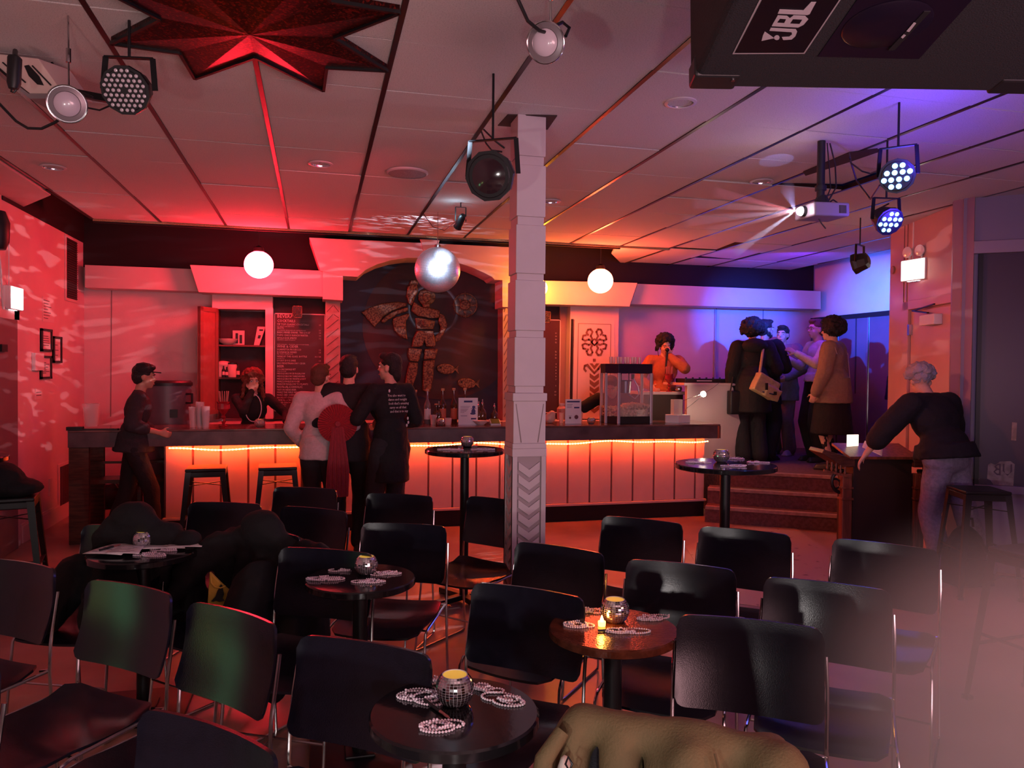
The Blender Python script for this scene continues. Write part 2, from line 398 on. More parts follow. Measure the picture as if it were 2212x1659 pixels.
# supply-air vent, high
a = PX(141, 512, X_L); b = PX(163, 638, X_L); b.z = PX(141, 640, X_L).z-.0; a, b = Vector((0, 8.98, 2.93)), Vector((0, 9.33, 2.30))
t = thing('wall_vent', 'tall dark louvred vent high on the red-lit left wall', 'vent', (X_L+.001, 0, 0))
m = MB(); m.box((0, a.y-.03, b.z-.03), (.014, b.y+.03, a.z+.03)); m.build('frame', WALL, t, bev=.003)
m = MB(); m.box((.0142, a.y, b.z), (.016, b.y, a.z)); m.build('dark_back', mat('vent_dark', (.02, .01, .012), .8), t)
for k in range(26):
    z = b.z+(a.z-b.z)*(k+.5)/26
    m = MB(); m.bar((.018, a.y, z), (.018, b.y, z), .012, .004); m.build('slat', GR2, t)
# return-air grille, low
t = thing('floor_grille', 'low red-lit wall grille beside the bar end, just over the baseboard', 'vent', (X_L+.001, 0, 0))
a, b = Vector((0, 8.74, .55)), Vector((0, 9.15, .14))
m = MB(); m.box((0, a.y-.03, b.z-.03), (.012, b.y+.03, a.z+.03)); m.build('frame', WALL, t, bev=.003)
for k in range(12):
    y = a.y+(b.y-a.y)*(k+.5)/12
    m = MB(); m.box((.0121, y-.008, b.z), (.018, y+.004, a.z)); m.build('slat', GR2, t)
# framed certificates
FRM = mat('black_frame', (.01, .006, .007), .4)
PAP = mat('paper_grey', (.72, .66, .66), .7)
INK = mat('ink', (.05, .03, .04), .7)
def lines(par, x, y0, y1, z0, z1, n, seed=1):
    rr = random.Random(seed); m = MB()
    for k in range(n):
        z = z1-(z1-z0)*(k+.5)/n; L = rr.uniform(.4, .95)
        m.box((x, y0, z-.003), (x+.0006, y0+(y1-y0)*L, z+.003))
    m.build('print', INK, par)
for (pa, pb, lab, nn) in [((91, 709), (114, 760), 'upper left black-framed certificate on the left wall', 5), ((117, 726), (135, 784), 'black-framed certificate hanging right of the other two', 3), ((90, 768), (113, 818), 'lower left black-framed certificate under the first one', 8)]:
    a = PX(*pa, X_L+.02); b = PX(*pb, X_L+.02)
    zc, hh = (a.z+b.z)/2, abs(a.z-b.z)/2
    t = thing('certificate_frame', lab, 'picture frame', (X_L+.001, (a.y+b.y)/2, zc), 0, 'framed certificates on the left wall')
    wy = (b.y-a.y)/2
    for s in (-1, 1):
        m = MB(); m.box((0, -wy, s*hh), (.02, wy, s*(hh-.022))); m.build('frame_rail', FRM, t)
        m = MB(); m.box((0, s*wy, -hh), (.02, s*(wy-.03), hh)); m.build('frame_stile', FRM, t)
    m = MB(); m.box((0, -wy, -hh), (.008, wy, hh)); m.build('certificate', PAP, t)
    lines(t, .0085, -wy+.05, wy-.04, -hh+.05, hh-.06, nn, nn)
# notices and switches
def flat_left(name, label, cat, pa, pb, mt, th=.004, ink=0, group=None):
    a = PX(*pa, X_L+.002); b = PX(*pb, X_L+.002)
    t = thing(name, label, cat, (X_L+.001, (a.y+b.y)/2, (a.z+b.z)/2), 0, group)
    wy, hh = abs(b.y-a.y)/2, abs(a.z-b.z)/2
    m = MB(); m.box((0, -wy, -hh), (th, wy, hh)); m.build('plate' if th > .006 else 'sheet', mt, t, bev=.001 if th > .006 else 0)
    if ink: lines(t, th+.0004, -wy+.02, wy-.02, -hh+.02, hh-.02, ink, ink)
    return t
flat_left('notice_sheet', 'pale printed notice with red stamps taped above the black frames', 'notice', (92, 640), (117, 698), PAP, .003, 7)
flat_left('thermostat', 'white thermostat box left of the lower framed certificate', 'thermostat', (69, 762), (88, 800), WHITEPL, .03)
flat_left('note_card', 'small note with black squiggle stuck low on the left wall', 'note', (76, 840), (91, 861), PAP, .003, 2)
flat_left('access_plate', 'narrow painted access plate low on the left wall', 'wall plate', (105, 1035), (112, 1068), WALL, .01)
m = MB(); m.box((X_L, 7.7, 0), (X_L+.02, Y_B, .15)); m.box((X_L, 7.7, .15), (X_L+.012, Y_B, .17)); struct(m.build('baseboard_left', WALL))
# dark door leaf at the far left, in its frame
DRG = mat('door_grey', (.20, .13, .14), .5)
m = MB(); m.box((X_L, 5.6, 0), (X_L+.05, 7.50, 1.98)); D1 = struct(m.build('door_1', DRG, bev=.004))
m = MB(); m.box((.0, 0, 0), (.02, .12, .06)); dd = m.build('hinge_plate', DARKM, D1); dd.location = (X_L+.05, 7.1, 1.7)
m = MB(); m.box((X_L, 7.5, 0), (X_L+.025, 7.62, 2.08)); m.box((X_L, 5.5, 1.98), (X_L+.025, 7.62, 2.08)); struct(m.build('trim_7', WALL, bev=.003))
# lit exit boxes
def exit_box(name, label, loc, rz, heads, dark=None):
    t = thing(name, label, 'exit light', loc, rz)
    m = MB(); m.box((-.14, -.001, -.10), (.14, -.06, .10)); m.build('housing', WHITEPL, t, bev=.006)
    m = MB(); m.box((-.132, -.0605, -.092), (.132, -.066, .092)); m.build('lit_panel', mat('exit_lit', (1, 1, 1), .4, emit=2.2, ecol=(1, .97, .93)), t, bev=.003)
    m = MB(); m.box((-.05, -.02, .10), (-.04, -.012, .45)); m.build('conduit', WHITEPL, t)
    m = MB()
    for k in range(3): m.box((-.08+.05*k, -.02, -.1005), (-.05+.05*k, -.045, -.104))
    m.build('vent_slot', mat('exit_slot', (1, 1, 1), .4, emit=2, ecol=(1, .9, .9)), t)
    if heads:
        for s in (-1, 1):
            m = MB(); m.rings([((s*.07, -.02, .17), .03), ((s*.07, -.05, .17), .052), ((s*.07, -.062, .17), .052)], 20); h = m.build('lamp_head', WHITEPL, t, True)
            m = MB(); m.rings([((s*.07, -.0625, .17), .046), ((s*.07, -.066, .17), .03)], 20); m.build('lens', mat('lamp_lens', (.8, .75, .8), .08, coat=1), h, True)
            m = MB(); m.cyl((s*.07, -.03, .10), (s*.07, -.03, .13), .01, n=8); m.build('neck', WHITEPL, t)
    return t
a = PX(38, 645, X_L+.06)
exit_box('exit_sign', 'glowing white exit box on the left wall beside the grey door', (X_L+.002, a.y-.02, a.z), R(90)+R(-28)*0, False)
# conduit-hung black floodlight at the very left edge
pq = PX(6, 500, X_L+.12)
t = thing('wall_floodlight', 'black floodlight cut off by the left picture edge', 'floodlight', (X_L+.13, pq.y-.12, pq.z))
m = MB(); m.rings([((0, 0, .14), .05), ((0, 0, .05), .08), ((0, 0, -.10), .075), ((0, 0, -.16), .05)], 12); m.build('housing', BLACKP, t, True)
m = MB(); m.tube([(0, 0, -.15), (.01, .02, -.3), (0, .06, -.42), (.0, .10, -.62)], .008); m.build('cable', WHITEPL, t, True)
m = MB(); m.bar((0, 0, .1), (-.12, 0, .1), .03, .03); m.build('bracket', DARKM, t)

# ================================================================ back wall facade
def pxpoly(name, pts, Y, th, mt, parent=None, bev=0, label=None, cat=None, rel=(0, 0, 0)):
    m = MB(); m.prism([PY(x, y, Y)-Vector(rel) for x, y in pts], (0, th, 0)); return m.build(name, mt, parent, bev=bev)
n_t = [8]
def trim(pts, Y, th, mt=BEAM, bev=.004):
    o = pxpoly('trim_%d' % n_t[0], pts, Y, th, mt, bev=bev); n_t[0] += 1; return struct(o)
trim([(183, 572), (470, 583), (470, 631), (183, 621)], 9.38, .26)           # left beam
trim([(410, 572), (744, 587), (703, 643), (702, 641), (429, 631)], 9.12, .30)   # left cap, sloping end
trim([(458, 636), (589, 641), (589, 669), (458, 667)], 9.36, .28)         # header over the cupboard
trim([(573, 665), (590, 665), (590, 905), (573, 905)], 9.36, .25)         # jamb
arc = [(668, 513), (1110, 534), (1110, 606), (1068, 604), (1062, 598), (1045, 589), (1020, 578), (990, 568), (960, 561), (925, 557), (880, 557), (845, 562), (815, 571), (790, 583), (773, 598), (740, 596), (692, 585)]
trim(arc, 9.05, .45, bev=.005)
trim([(697, 585), (741, 588), (741, 649), (697, 646)], 9.06, .40)
trim([(1085, 600), (1101, 601), (1101, 664), (1085, 663)], 9.06, .40)
trim([(908, 515), (950, 517), (944, 540), (914, 540)], 9.02, .05)                   # keystone
trim([(1170, 606), (1377, 611), (1360, 662), (1170, 657)], 9.12, .30)   # right cap
trim([(1377, 613), (1773, 629), (1773, 668), (1362, 657)], 9.33, .30)   # right beam
trim([(1232, 662), (1337, 664), (1334, 905), (1228, 905)], 9.36, .26)  # right cupboard box
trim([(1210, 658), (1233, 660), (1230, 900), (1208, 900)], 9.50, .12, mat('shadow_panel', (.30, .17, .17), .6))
for x in (240,): pxpoly('panel_seam', [(x, 625), (x+2, 625), (x, 900), (x-2, 900)], 9.645, .004, mat('groove_shadow', (.25, .2, .2), .8), bpy.data.objects['wall_back'])
for x in (1547, 1648):
    pxpoly('panel_seam', [(x, 665), (x+2, 665), (x-2, 850), (x-4, 850)], 9.645, .004, mat('groove_shadow', (.25, .2, .2), .8), bpy.data.objects['wall_back'])
# conduit on the right part of the back wall
cpt = thing('wall_conduit', 'thin grey cable conduit with a small box on the purple-lit wall', 'conduit', PY(1545, 770, 9.62))
m = MB(); m.box((-.012, 0, -.58), (.012, .02, .65)); m.build('conduit_run', mat('conduit_grey', (.35, .33, .4), .5), cpt)
m = MB(); m.box((-.035, -.02, -.62), (.03, .02, -.57)); m.build('junction_box', DARKM, cpt)
# mural niche
NAVY = mat('navy_mural', (.020, .020, .055), .6, noise=.3, nscale=2, bump=.1, bscale=40)
pxpoly('trim_%d' % n_t[0], [(733, 560), (1100, 560), (1100, 935), (733, 935)], 9.58, .06, NAVY); struct(bpy.data.objects['trim_%d' % n_t[0]]); n_t[0] += 1
disc = [(955+172*math.cos(t*math.pi/24), 705+158*math.sin(t*math.pi/24)) for t in range(48)]
mu = thing('painted_disc', 'large dark maroon disc painted behind the bronze relief figure', 'wall disc', PY(955, 705, 9.57))
pxpoly('disc', disc, 9.572, .006, mat('maroon_disc', (.045, .012, .020), .6, noise=.3, nscale=3), mu, rel=mu.location)
BRZ = mat('bronze_mottle', (.21, .105, .055), .5, metal=.35, noise=.9, nscale=48, col2=(.07, .022, .015), bump=.7, bscale=34, edge=(.42, .56))
fg = thing('relief_figure', 'bronze wall relief of a caped figure raising one arm behind the bar', 'wall sculpture', PY(925, 740, 9.5))
zm = lambda l: [(760+x*.205, 540+y*.205) for x, y in l]
rel = [('cape', [(100, 655), (200, 600), (330, 560), (470, 545), (585, 560), (575, 590), (430, 640), (330, 700), (305, 745), (240, 815)], 9.50, .07),
 ('cape', [(590, 600), (600, 640), (480, 680), (400, 730), (330, 775), (305, 750), (350, 700), (450, 640)], 9.49, .07),
 ('cape', [(605, 665), (610, 690), (570, 760), (575, 860), (590, 945), (520, 920), (450, 850), (430, 760), (440, 715), (520, 690)], 9.49, .07),
 ('raised_arm', [(590, 385), (640, 345), (690, 370), (700, 440), (665, 500), (640, 590), (600, 560), (575, 480)], 9.47, .09),
 ('glove', [(600, 370), (620, 320), (670, 310), (700, 340), (690, 380), (640, 360)], 9.46, .10),
 ('helmet', [(700, 470), (720, 430), (790, 420), (860, 435), (885, 480), (870, 540), (840, 570), (740, 575), (705, 530)], 9.49, .07),
 ('face', [(755, 455), (795, 440), (835, 460), (838, 520), (810, 550), (775, 550), (750, 510)], 9.45, .10),
 ('neck', [(745, 560), (825, 560), (820, 610), (750, 605)], 9.47, .08),
 ('chest', [(655, 545), (740, 600), (830, 610), (930, 640), (920, 715), (820, 720), (700, 695), (630, 640)], 9.46, .09),
 ('midriff', [(670, 715), (740, 720), (880, 750), (860, 835), (685, 835)], 9.47, .08),
 ('buckle', [(745, 735), (835, 745), (825, 815), (755, 810)], 9.445, .10),
 ('bent_arm', [(925, 660), (975, 690), (1005, 780), (995, 830), (930, 950), (880, 975), (865, 920), (925, 870), (940, 810), (915, 760)], 9.47, .08),
 ('hips', [(690, 850), (860, 850), (885, 1000), (860, 1025), (790, 1020), (765, 960), (740, 1025), (635, 1020), (650, 930)], 9.46, .09),
 ('boot', [(600, 1030), (740, 1045), (715, 1150), (700, 1180), (610, 1170), (590, 1100)], 9.46, .09),
 ('boot', [(770, 1045), (910, 1040), (880, 1150), (760, 1155)], 9.46, .09),
 ('shin', [(610, 1180), (700, 1190), (690, 1300), (640, 1440), (600, 1480), (560, 1440), (575, 1330)], 9.47, .08),
 ('shin', [(755, 1165), (875, 1160), (860, 1320), (835, 1480), (800, 1510), (750, 1480), (750, 1330)], 9.47, .08)]
for n, pl, Y, th in rel: pxpoly(n, zm(pl), Y, th, BRZ, fg, bev=.012, rel=fg.location)
def fish(cx, cy_, s, lab):
    t = thing('wall_fish', lab, 'wall sculpture', PY(cx, cy_, 9.52), 0, 'bronze fish on the mural')
    body = [(cx+s*21*math.cos(a)-2*s, cy_+s*12*math.sin(a)+.08*s*21*math.cos(a)) for a in [k*math.pi/9 for k in range(18)]]
    pxpoly('body', body, 9.52, .05, BRZ, t, bev=.008, rel=t.location)
    pxpoly('tail', [(cx+16*s, cy_+1), (cx+28*s, cy_-9*s), (cx+25*s, cy_+1), (cx+28*s, cy_+12*s)], 9.53, .03, BRZ, t, bev=.004, rel=t.location)
    m = MB(); e = PY(cx-13*s, cy_-3*s, 9.515)-t.location; m.sph(e, .012, 8, 6); m.build('eye', DARKM, t)
fish(965, 797, .95, 'upper bronze fish relief right of the figure')
fish(1010, 828, .95, 'lower bronze fish relief above the bar bottles')
sn = thing('sun_medallion', 'round bronze sun medallion right of the relief figure', 'wall sculpture', PY(1005, 659, 9.5))
rim = [(1005+25*math.cos(a), 659+25*math.sin(a)) for a in [k*math.pi/20 for k in range(40)]]
rimi = [(1005+22*math.cos(a), 659+22*math.sin(a)) for a in [k*math.pi/20 for k in range(40)]]
pxpoly('disc', rim, 9.54, .02, mat('medallion', (.12, .05, .04), .5, noise=.5, nscale=20), sn, bev=.004, rel=sn.location)
pxpoly('face', [(1005+11*math.cos(k*math.pi/12), 659+11*math.sin(k*math.pi/12)) for k in range(24)], 9.505, .04, BRZ, sn, bev=.006, rel=sn.location)
m = MB(); m.tube([PY(x, y, 9.525)-sn.location for x, y in rim], .008, 6, closed=True); m.build('rim', BRZ, sn, True)
for k in range(8):
    a = k*math.pi/4; r0 = 12; r1 = 29 if k % 2 == 0 else 22
    pxpoly('ray', [(1005+r0*math.cos(a-.3), 659+r0*math.sin(a-.3)), (1005+r1*math.cos(a), 659+r1*math.sin(a)), (1005+r0*math.cos(a+.3), 659+r0*math.sin(a+.3))], 9.515, .02, BRZ, sn, rel=sn.location)
# carved chevron pilasters
PIL = mat('carved_pilaster', (.42, .27, .25), .6, noise=.15, nscale=12)
GRV = mat('carved_groove', (.10, .04, .04), .8)
for x0, x1, lab in ((703, 735, 'carved pilaster with zigzag grooves left of the mural'), (1086, 1102, 'carved pilaster with zigzag grooves right of the mural')):
    t = thing('carved_pilaster', lab, 'pilaster', PY(x0, 900, 9.3), 0, 'carved pilasters')
    pxpoly('shaft', [(x0, 648), (x1, 649), (x1, 930), (x0, 930)], 9.3, .3, PIL, t, rel=t.location)
    for k in range(13):
        y = 660+19*k
        for (xa, ya, xb, yb) in ((x0+3, y+14, (x0+x1)/2, y), ((x0+x1)/2+2, y, x1-3, y+14-6*(k % 3)), ) if k < 2 else ((x0+3, y+12, x1-4, y-8),):
            m = MB(); m.bar(PY(xa, ya, 9.299)-t.location, PY(xb, yb, 9.299)-t.location, .006, .010, up=(0, 1, 0)); m.build('groove', GRV, t)
# menu boards
MB_BG = mat('menu_board', (.055, .012, .018), .5)
MB_TX = mat('menu_print', (.62, .54, .54), .6)
def text(s, size, loc, par, mt, rz=0, rot=None, align='LEFT', name='lettering', font_scale=1.0, ext=.0008):
    c = bpy.data.curves.new(name, 'FONT'); c.body = s; c.size = size; c.align_x = align; c.extrude = ext; c.resolution_u = 1
    c.space_character = 1.0
    o = bpy.data.objects.new(name, c); COL.objects.link(o); o.parent = par; o.location = loc
    o.rotation_euler = rot if rot is not None else (R(90), 0, rz); o.scale = (font_scale, 1, 1)
    c.materials.append(mt); return o
def menu(lab, tl, br, rows, Y=9.50):
    A = PY(*tl, Y); B = PY(*br, Y); t = thing('menu_board', lab, 'menu board', (A.x, Y, A.z), 0, 'beverage menu boards')
    W, Hh = B.x-A.x, A.z-B.z
    m = MB(); m.box((0, .001, 0), (W, .03, -Hh)); m.build('panel', MB_BG, t)
    for a, b in (((0, 0, 0), (W, -.008, -.012)), ((0, 0, -Hh), (W, -.008, -Hh+.012)), ((0, 0, 0), (.012, -.008, -Hh)), ((W-.012, 0, 0), (W, -.008, -Hh))):
        m = MB(); m.box(a, b); m.build('frame_strip', MB_TX, t)
    for (fy, s, sz, pr) in rows:
        text(s, sz, (.035, -.002, -fy*Hh), t, MB_TX, font_scale=.92)
        if pr: text(pr, .026, (W-.05, -.002, -fy*Hh), t, MB_TX, align='RIGHT')
    return t
Lr = [(.047, 'BEVERAGES', .058, ''), (.09, 'COCKTAILS', .042, ''), (.122, 'TIP TOP CLASSIC COCKTAILS', .030, '15'), (.139, 'ASK ABOUT OUR SELECTION', .016, ''), (.160, 'SHOTS', .027, ''), (.178, 'OLD FORESTER, MEZCAL, ESPOLON, CAPTAIN MORGAN', .014, '11'),
 (.203, 'BASIC MIXED DRINK  "NO JUICE"', .028, '10'), (.232, 'TOPO CHICO RANCH WATER', .028, '10'), (.261, 'APOLOGUE SPRITZ', .028, '12'), (.277, 'PERSIMMON, CELERY, PROSECCO', .015, ''), (.322, 'SPIRITS AVAILABLE  -  MOCKTAILS: ASK YOUR BARTENDER', .015, ''),
 (.350, 'WINE & CIDER', .040, ''), (.378, 'SCARPETTA PROSECCO', .028, '12'), (.405, 'DOMANICA WINES', .028, '13'), (.42, 'RED, WHITE, ORANGE, ROSE', .015, ''), (.448, 'WINE BY THE GLASS, BOTTLE', .028, '10 / 38'), (.464, 'ASK ABOUT IT', .014, ''), (.49, 'LUCKY DOG SAKE', .028, '13'), (.518, 'ERIS PEDESTRIAN DRY CIDER', .027, ''),
 (.552, 'BEER', .040, ''), (.58, 'COORS BANQUET', .028, ''), (.596, 'AMERICAN LAGER', .014, ''), (.622, 'MIDDLE BROW BUNGALOW', .027, ''), (.65, 'MIDDLE BROW YARDWORK', .027, ''), (.677, 'MIDDLE BROW WHITE LIGHT', .027, ''), (.703, 'MARZ JUNGLE BOOGIE', .027, ''), (.730, 'MARZ BUNGALOW TO PLANTS', .027, ''),
 (.762, 'NON-ALCOHOLIC', .038, ''), (.788, 'VISITOR NEAR BEER', .027, ''), (.814, 'MARZ THE WILD BERRIES', .027, ''), (.841, 'MARZ CBD CHERRY LIME', .027, ''), (.868, 'BACKLOT COLD BREW', .027, ''), (.893, 'REDBULL or ROYAL MILK TEA', .026, ''), (.918, 'LIQUID DEATH', .025, ''), (.934, 'STILL / SPARKLING', .014, ''), (.956, 'LA CROIX', .024, ''), (.98, 'SODA', .024, '')]
menu('tall dark red beverage board reading BEVERAGES left of the mural', (592, 676), (702, 888), Lr)
Rr = [(.06, 'BEVERAGES', .055, '')]+[(.12+.033*k, 'ITEM'[:0] or w_, .026, p_) for k, (w_, p_) in enumerate([('COCKTAILS', ''), ('SHOTS', '11'), ('BASIC MIXED DRINK', '10'), ('RANCH WATER', '10'), ('SPRITZ', '12'), ('', ''), ('WINE & CIDER', ''), ('PROSECCO', '12'), ('WINES', '13'), ('SAKE', '13'), ('', ''), ('BEER', '4'), ('BUNGALOW', '8'), ('YARDWORK', '8'), ('WHITE LIGHT', '8'), ('JUNGLE', '8'), ('PLANTS', '7'), ('', ''), ('NEAR BEER', '6'), ('', 'COMFIN RIDE'), ('COLD BREW', '15'), ('MILK TEA', '16')])]
menu('second beverage board mostly hidden behind the column', (1110, 688), (1209, 892), [r for r in Rr if r[1]])
for tl, br, lab in (((592, 640), (702, 676), 'dark recess panel above the left menu board'),): pass
pxpoly('trim_%d' % n_t[0], [(590, 640), (703, 643), (703, 905), (590, 905)], 9.53, .1, mat('maroon_recess', (.035, .012, .016), .7)); struct(bpy.data.objects['trim_%d' % n_t[0]]); n_t[0] += 1
pxpoly('trim_%d' % n_t[0], [(1100, 658), (1211, 660), (1211, 905), (1100, 905)], 9.53, .1, mat('maroon_recess', (.035, .012, .016), .7)); struct(bpy.data.objects['trim_%d' % n_t[0]]); n_t[0] += 1
# little hanging lanterns with pattern in front of the boards
for px_, py_, lab in ((642, 674, 'small pierced metal lantern hanging over the left menu board'), (1179, 685, 'small pierced metal lantern beside the column over the right menu board')):
    P = PY(px_, py_, 9.3); t = thing('pierced_lantern', lab, 'lantern', P, 0, 'pierced lanterns'); s = .055
    for a, b in (((-s, -.03, -.07), (-s+.008, .03, .07)), ((s-.008, -.03, -.07), (s, .03, .07)), ((-s, -.03, .062), (s, .03, .07)), ((-s, -.03, -.07), (s, .03, -.062))):
        m = MB(); m.box(a, b); m.build('frame_bar', BRZ, t)
    m = MB()
    for k in range(5):
        m.tube([(-.035+.03*(k % 3), -.03, -.045+.03*(k//2)+.015*math.cos(q*.8))+() if False else (-.03+.03*(k % 3)+.014*math.cos(q*.8), -.03, -.04+.035*(k//2)+.014*math.sin(q*.8)) for q in range(8)], .003, 5, closed=True)
    m.build('pierced_scroll', BRZ, t)
    m = MB(); m.tube([(0, 0, .07), (0, 0, .2)], .002, 5); m.build('cord', DARKM, t)
    m = MB(); m.box((-s+.008, -.02, -.062), (s-.008, .02, .062)); m.build('dark_core', BLACKP, t)
# ---- left cupboard: recess, shelves, open door
cb = thing('wall_cupboard', 'open dark wall cupboard with two shelves behind the curly-haired bartender', 'cupboard', PY(473, 905, 9.4))
o0 = cb.location
A = PY(473, 669, 9.4); B = PY(575, 905, 9.4)
CUPB = mat('cupboard_inside', (.055, .035, .04), .8, noise=.3, nscale=8)
m = MB(); m.box((A.x-o0.x, .18, B.z-o0.z), (B.x-o0.x, .20, A.z-o0.z)); m.build('back_panel', CUPB, cb)
for z in (745, 815):
    zz_ = PY(520, z, 9.4).z-o0.z; m = MB(); m.box((A.x-o0.x, 0, zz_-.02), (B.x-o0.x, .18, zz_)); m.build('shelf', mat('shelf_red_brown', (.14, .05, .05), .6), cb)
m = MB(); m.box((A.x-o0.x-.03, -.02, B.z-o0.z), (A.x-o0.x, .2, A.z-o0.z)); m.build('side_panel', DWOOD, cb)
# door swung open toward the room
P0 = Vector((A.x-.02, 9.38, 0)); P1 = PY(430, 800, 9.10); dv = Vector((P1.x-P0.x, P1.y-P0.y, 0))
dl_ = thing('cupboard_door', 'red-lit cupboard door panel swung open, left of the shelves', 'door', (P0.x, P0.y, 0), math.atan2(dv.y, dv.x)); dl_.parent = None
L = dv.length; za, zb = PY(450, 664, 9.25).z, PY(450, 895, 9.25).z
m = MB(); m.box((0, -.012, zb), (L, .012, za)); m.build('panel', mat('cupboard_door_red', (.34, .10, .09), .55, noise=.12, nscale=14), dl_)
for a, b in (((0, -.02, za-.05), (L, .02, za)), ((0, -.02, zb), (L, .02, zb+.05)), ((0, -.02, zb), (.05, .02, za)), ((L-.05, -.02, zb), (L, .02, za))):
    m = MB(); m.box(a, b); m.build('frame_rail', mat('cupboard_door_rail', (.26, .08, .07), .5), dl_)
# ---- right cupboard door with folk ornament
rc = thing('ornament_door', 'orange-lit cupboard door stencilled with a folk flower ornament', 'cupboard door', PY(1280, 905, 9.34))
o1 = rc.location
pxpoly('door_leaf', [(1241, 690), (1328, 692), (1326, 905), (1236, 905)], 9.335, .03, BEAM, rc, bev=.003, rel=o1)
pxpoly('dark_gap', [(1235, 689), (1239, 689), (1235, 905), (1231, 905)], 9.334, .02, BLACKW, rc, rel=o1)
for pl in ([(1250, 698), (1320, 700), (1320, 701.5), (1250, 699.5)], [(1319, 700), (1320.5, 700), (1318, 900), (1316.5, 900)], [(1249, 698), (1250.5, 698), (1246.5, 900), (1245, 900)]):
    pxpoly('door_line', pl, 9.332, .004, mat('groove_shadow', (.25, .2, .2), .8), rc, rel=o1)
ORN = mat('stencil_brown', (.22, .085, .055), .6)
def hook(cx, cy_, sx, sy, r=1.0):
    # blocky spiral hook
    pts = [(0, 2), (5, 8), (5, 18), (9, 24), (17, 24), (22, 18), (22, 12), (17, 8), (12, 10), (13, 14), (16, 14)]
    return [(cx+sx*p[0]*r, cy_-sy*p[1]*r) for p in pts]
def ribbon(pts, wpx):
    m = MB()
    P3 = [PY(x, y, 9.331)-o1 for x, y in pts]
    for a, b in zip(P3, P3[1:]): m.bar(a-(b-a)*.15, b+(b-a)*.15, .004, wpx/FPX*9.5, up=(0, 0, 1)) if False else m.obox((a+b)/2, (b-a)*.62, Vector((0, .002, 0)), Vector((0, 1, 0)).cross(b-a).normalized()*wpx/FPX*4.6)
    m.build('ornament', ORN, rc)
OC = (1284, 739)
for sx in (-1, 1):
    for sy in (-1, 1):
        ribbon([(OC[0]+sx*3, OC[1]-sy*4), (OC[0]+sx*8, OC[1]-sy*13), (OC[0]+sx*4, OC[1]-sy*22), (OC[0]+sx*8, OC[1]-sy*28), (OC[0]+sx*14, OC[1]-sy*27), (OC[0]+sx*17, OC[1]-sy*20), (OC[0]+sx*13, OC[1]-sy*15)], 4.5)
        ribbon([(OC[0]+sx*4, OC[1]-sy*2), (OC[0]+sx*12, OC[1]-sy*6), (OC[0]+sx*20, OC[1]-sy*3), (OC[0]+sx*26, OC[1]-sy*6), (OC[0]+sx*24, OC[1]-sy*14), (OC[0]+sx*18, OC[1]-sy*15)], 4.5)
ribbon([(OC[0]-7, OC[1]), (OC[0], OC[1]-7), (OC[0]+7, OC[1]), (OC[0], OC[1]+7), (OC[0]-7, OC[1])], 3.2)
pxpoly('ornament', [(1281, 775), (1287, 775), (1287, 781), (1281, 781)], 9.331, .003, ORN, rc, rel=o1)
for sx in (-1, 1):
    ribbon([(1284, 806), (1284+sx*8, 797), (1284+sx*15, 788), (1284+sx*21, 790), (1284+sx*22, 797), (1284+sx*18, 802)], 4.5)
pxpoly('ornament', [(1274, 785), (1280, 785), (1284, 790), (1288, 785), (1295, 785), (1284, 798)], 9.331, .003, ORN, rc, rel=o1)
for k in range(6):
    y = 806+14*k; pxpoly('ornament', [(1274, y), (1284, y+7), (1294, y), (1294, y+9), (1284, y+17), (1274, y+9)], 9.331, .003, ORN, rc, rel=o1)
# back counter along the wall under the boards
bc = thing('back_counter', 'red-lit low counter along the wall behind the bar', 'counter', (0, 9.2, 0))
m = MB(); m.box((-1.5, -.02, .90), (4.1, .42, .95)); m.build('worktop', BEAM, bc, bev=.004)
for k in range(9): m = MB(); m.box((-1.48+.62*k, .02, .1), (-1.48+.62*k+.60, .40, .895)); m.build('cabinet_front', DWOOD, bc, bev=.004)
# ================================================================ bar
bar = thing('bar_counter', 'long bar with dark marbled fascia over pale vertical boards', 'bar', (0, 7.55, 0))
MARB = mat('dark_marbled_laminate', (.13, .085, .095), .45, noise=.55, nscale=5, col2=(.055, .03, .04), bump=.05, edge=(.3, .7))
TOPM = mat('bar_top_laminate', (.20, .11, .10), .16, noise=.5, nscale=4, col2=(.10, .05, .05))
BX0, BX1 = -2.12, 4.25
m = MB(); m.box((BX0, -.03, .865), (BX1, .0, 1.0)); m.build('fascia', MARB, bar, bev=.004)
m = MB(); m.box((BX1-.03, .0, .865), (BX1, .60, 1.0)); m.build('end_fascia', MARB, bar, bev=.004)
m = MB(); m.box((BX0, -.034, 1.0), (BX1, .62, 1.018)); m.build('bar_top', TOPM, bar, bev=.004)
m = MB(); m.box((BX1-.035, -.036, .865), (BX1-.012, -.030, 1.0)); m.box((BX1+.0, -.03, .865), (BX1+.006, .04, 1.0)); m.build('metal_edge_strip', CHROME, bar)
BPANEL = mat('bar_board_paint', (.66, .50, .48), .5, noise=.06, nscale=4)
GAP = mat('bar_gap', (.22, .12, .12), .8)
m = MB(); m.box((-1.36, .13, .18), (4.12, .16, .865)); m.build('backing_board', GAP, bar)
x = -1.36; k = 0
while x < 4.1:
    w_ = .215 if k % 2 == 0 else .215
    m = MB(); m.box((x+.014, .115, .19), (min(x+.239, 4.12), .13, .862)); m.build('board', BPANEL, bar, bev=.003)
    x += .239+.006; k += 1
m = MB(); m.box((4.12, .115, .18), (4.14, .6, .862)); m.build('end_board', BPANEL, bar)
m = MB(); m.box((-1.37, .085, .165), (4.16, .13, .188)); m.build('ledge', BPANEL, bar, bev=.003)
m = MB(); m.box((-1.36, .11, 0), (4.14, .2, .165)); m.build('kick_board', BLACKW, bar)
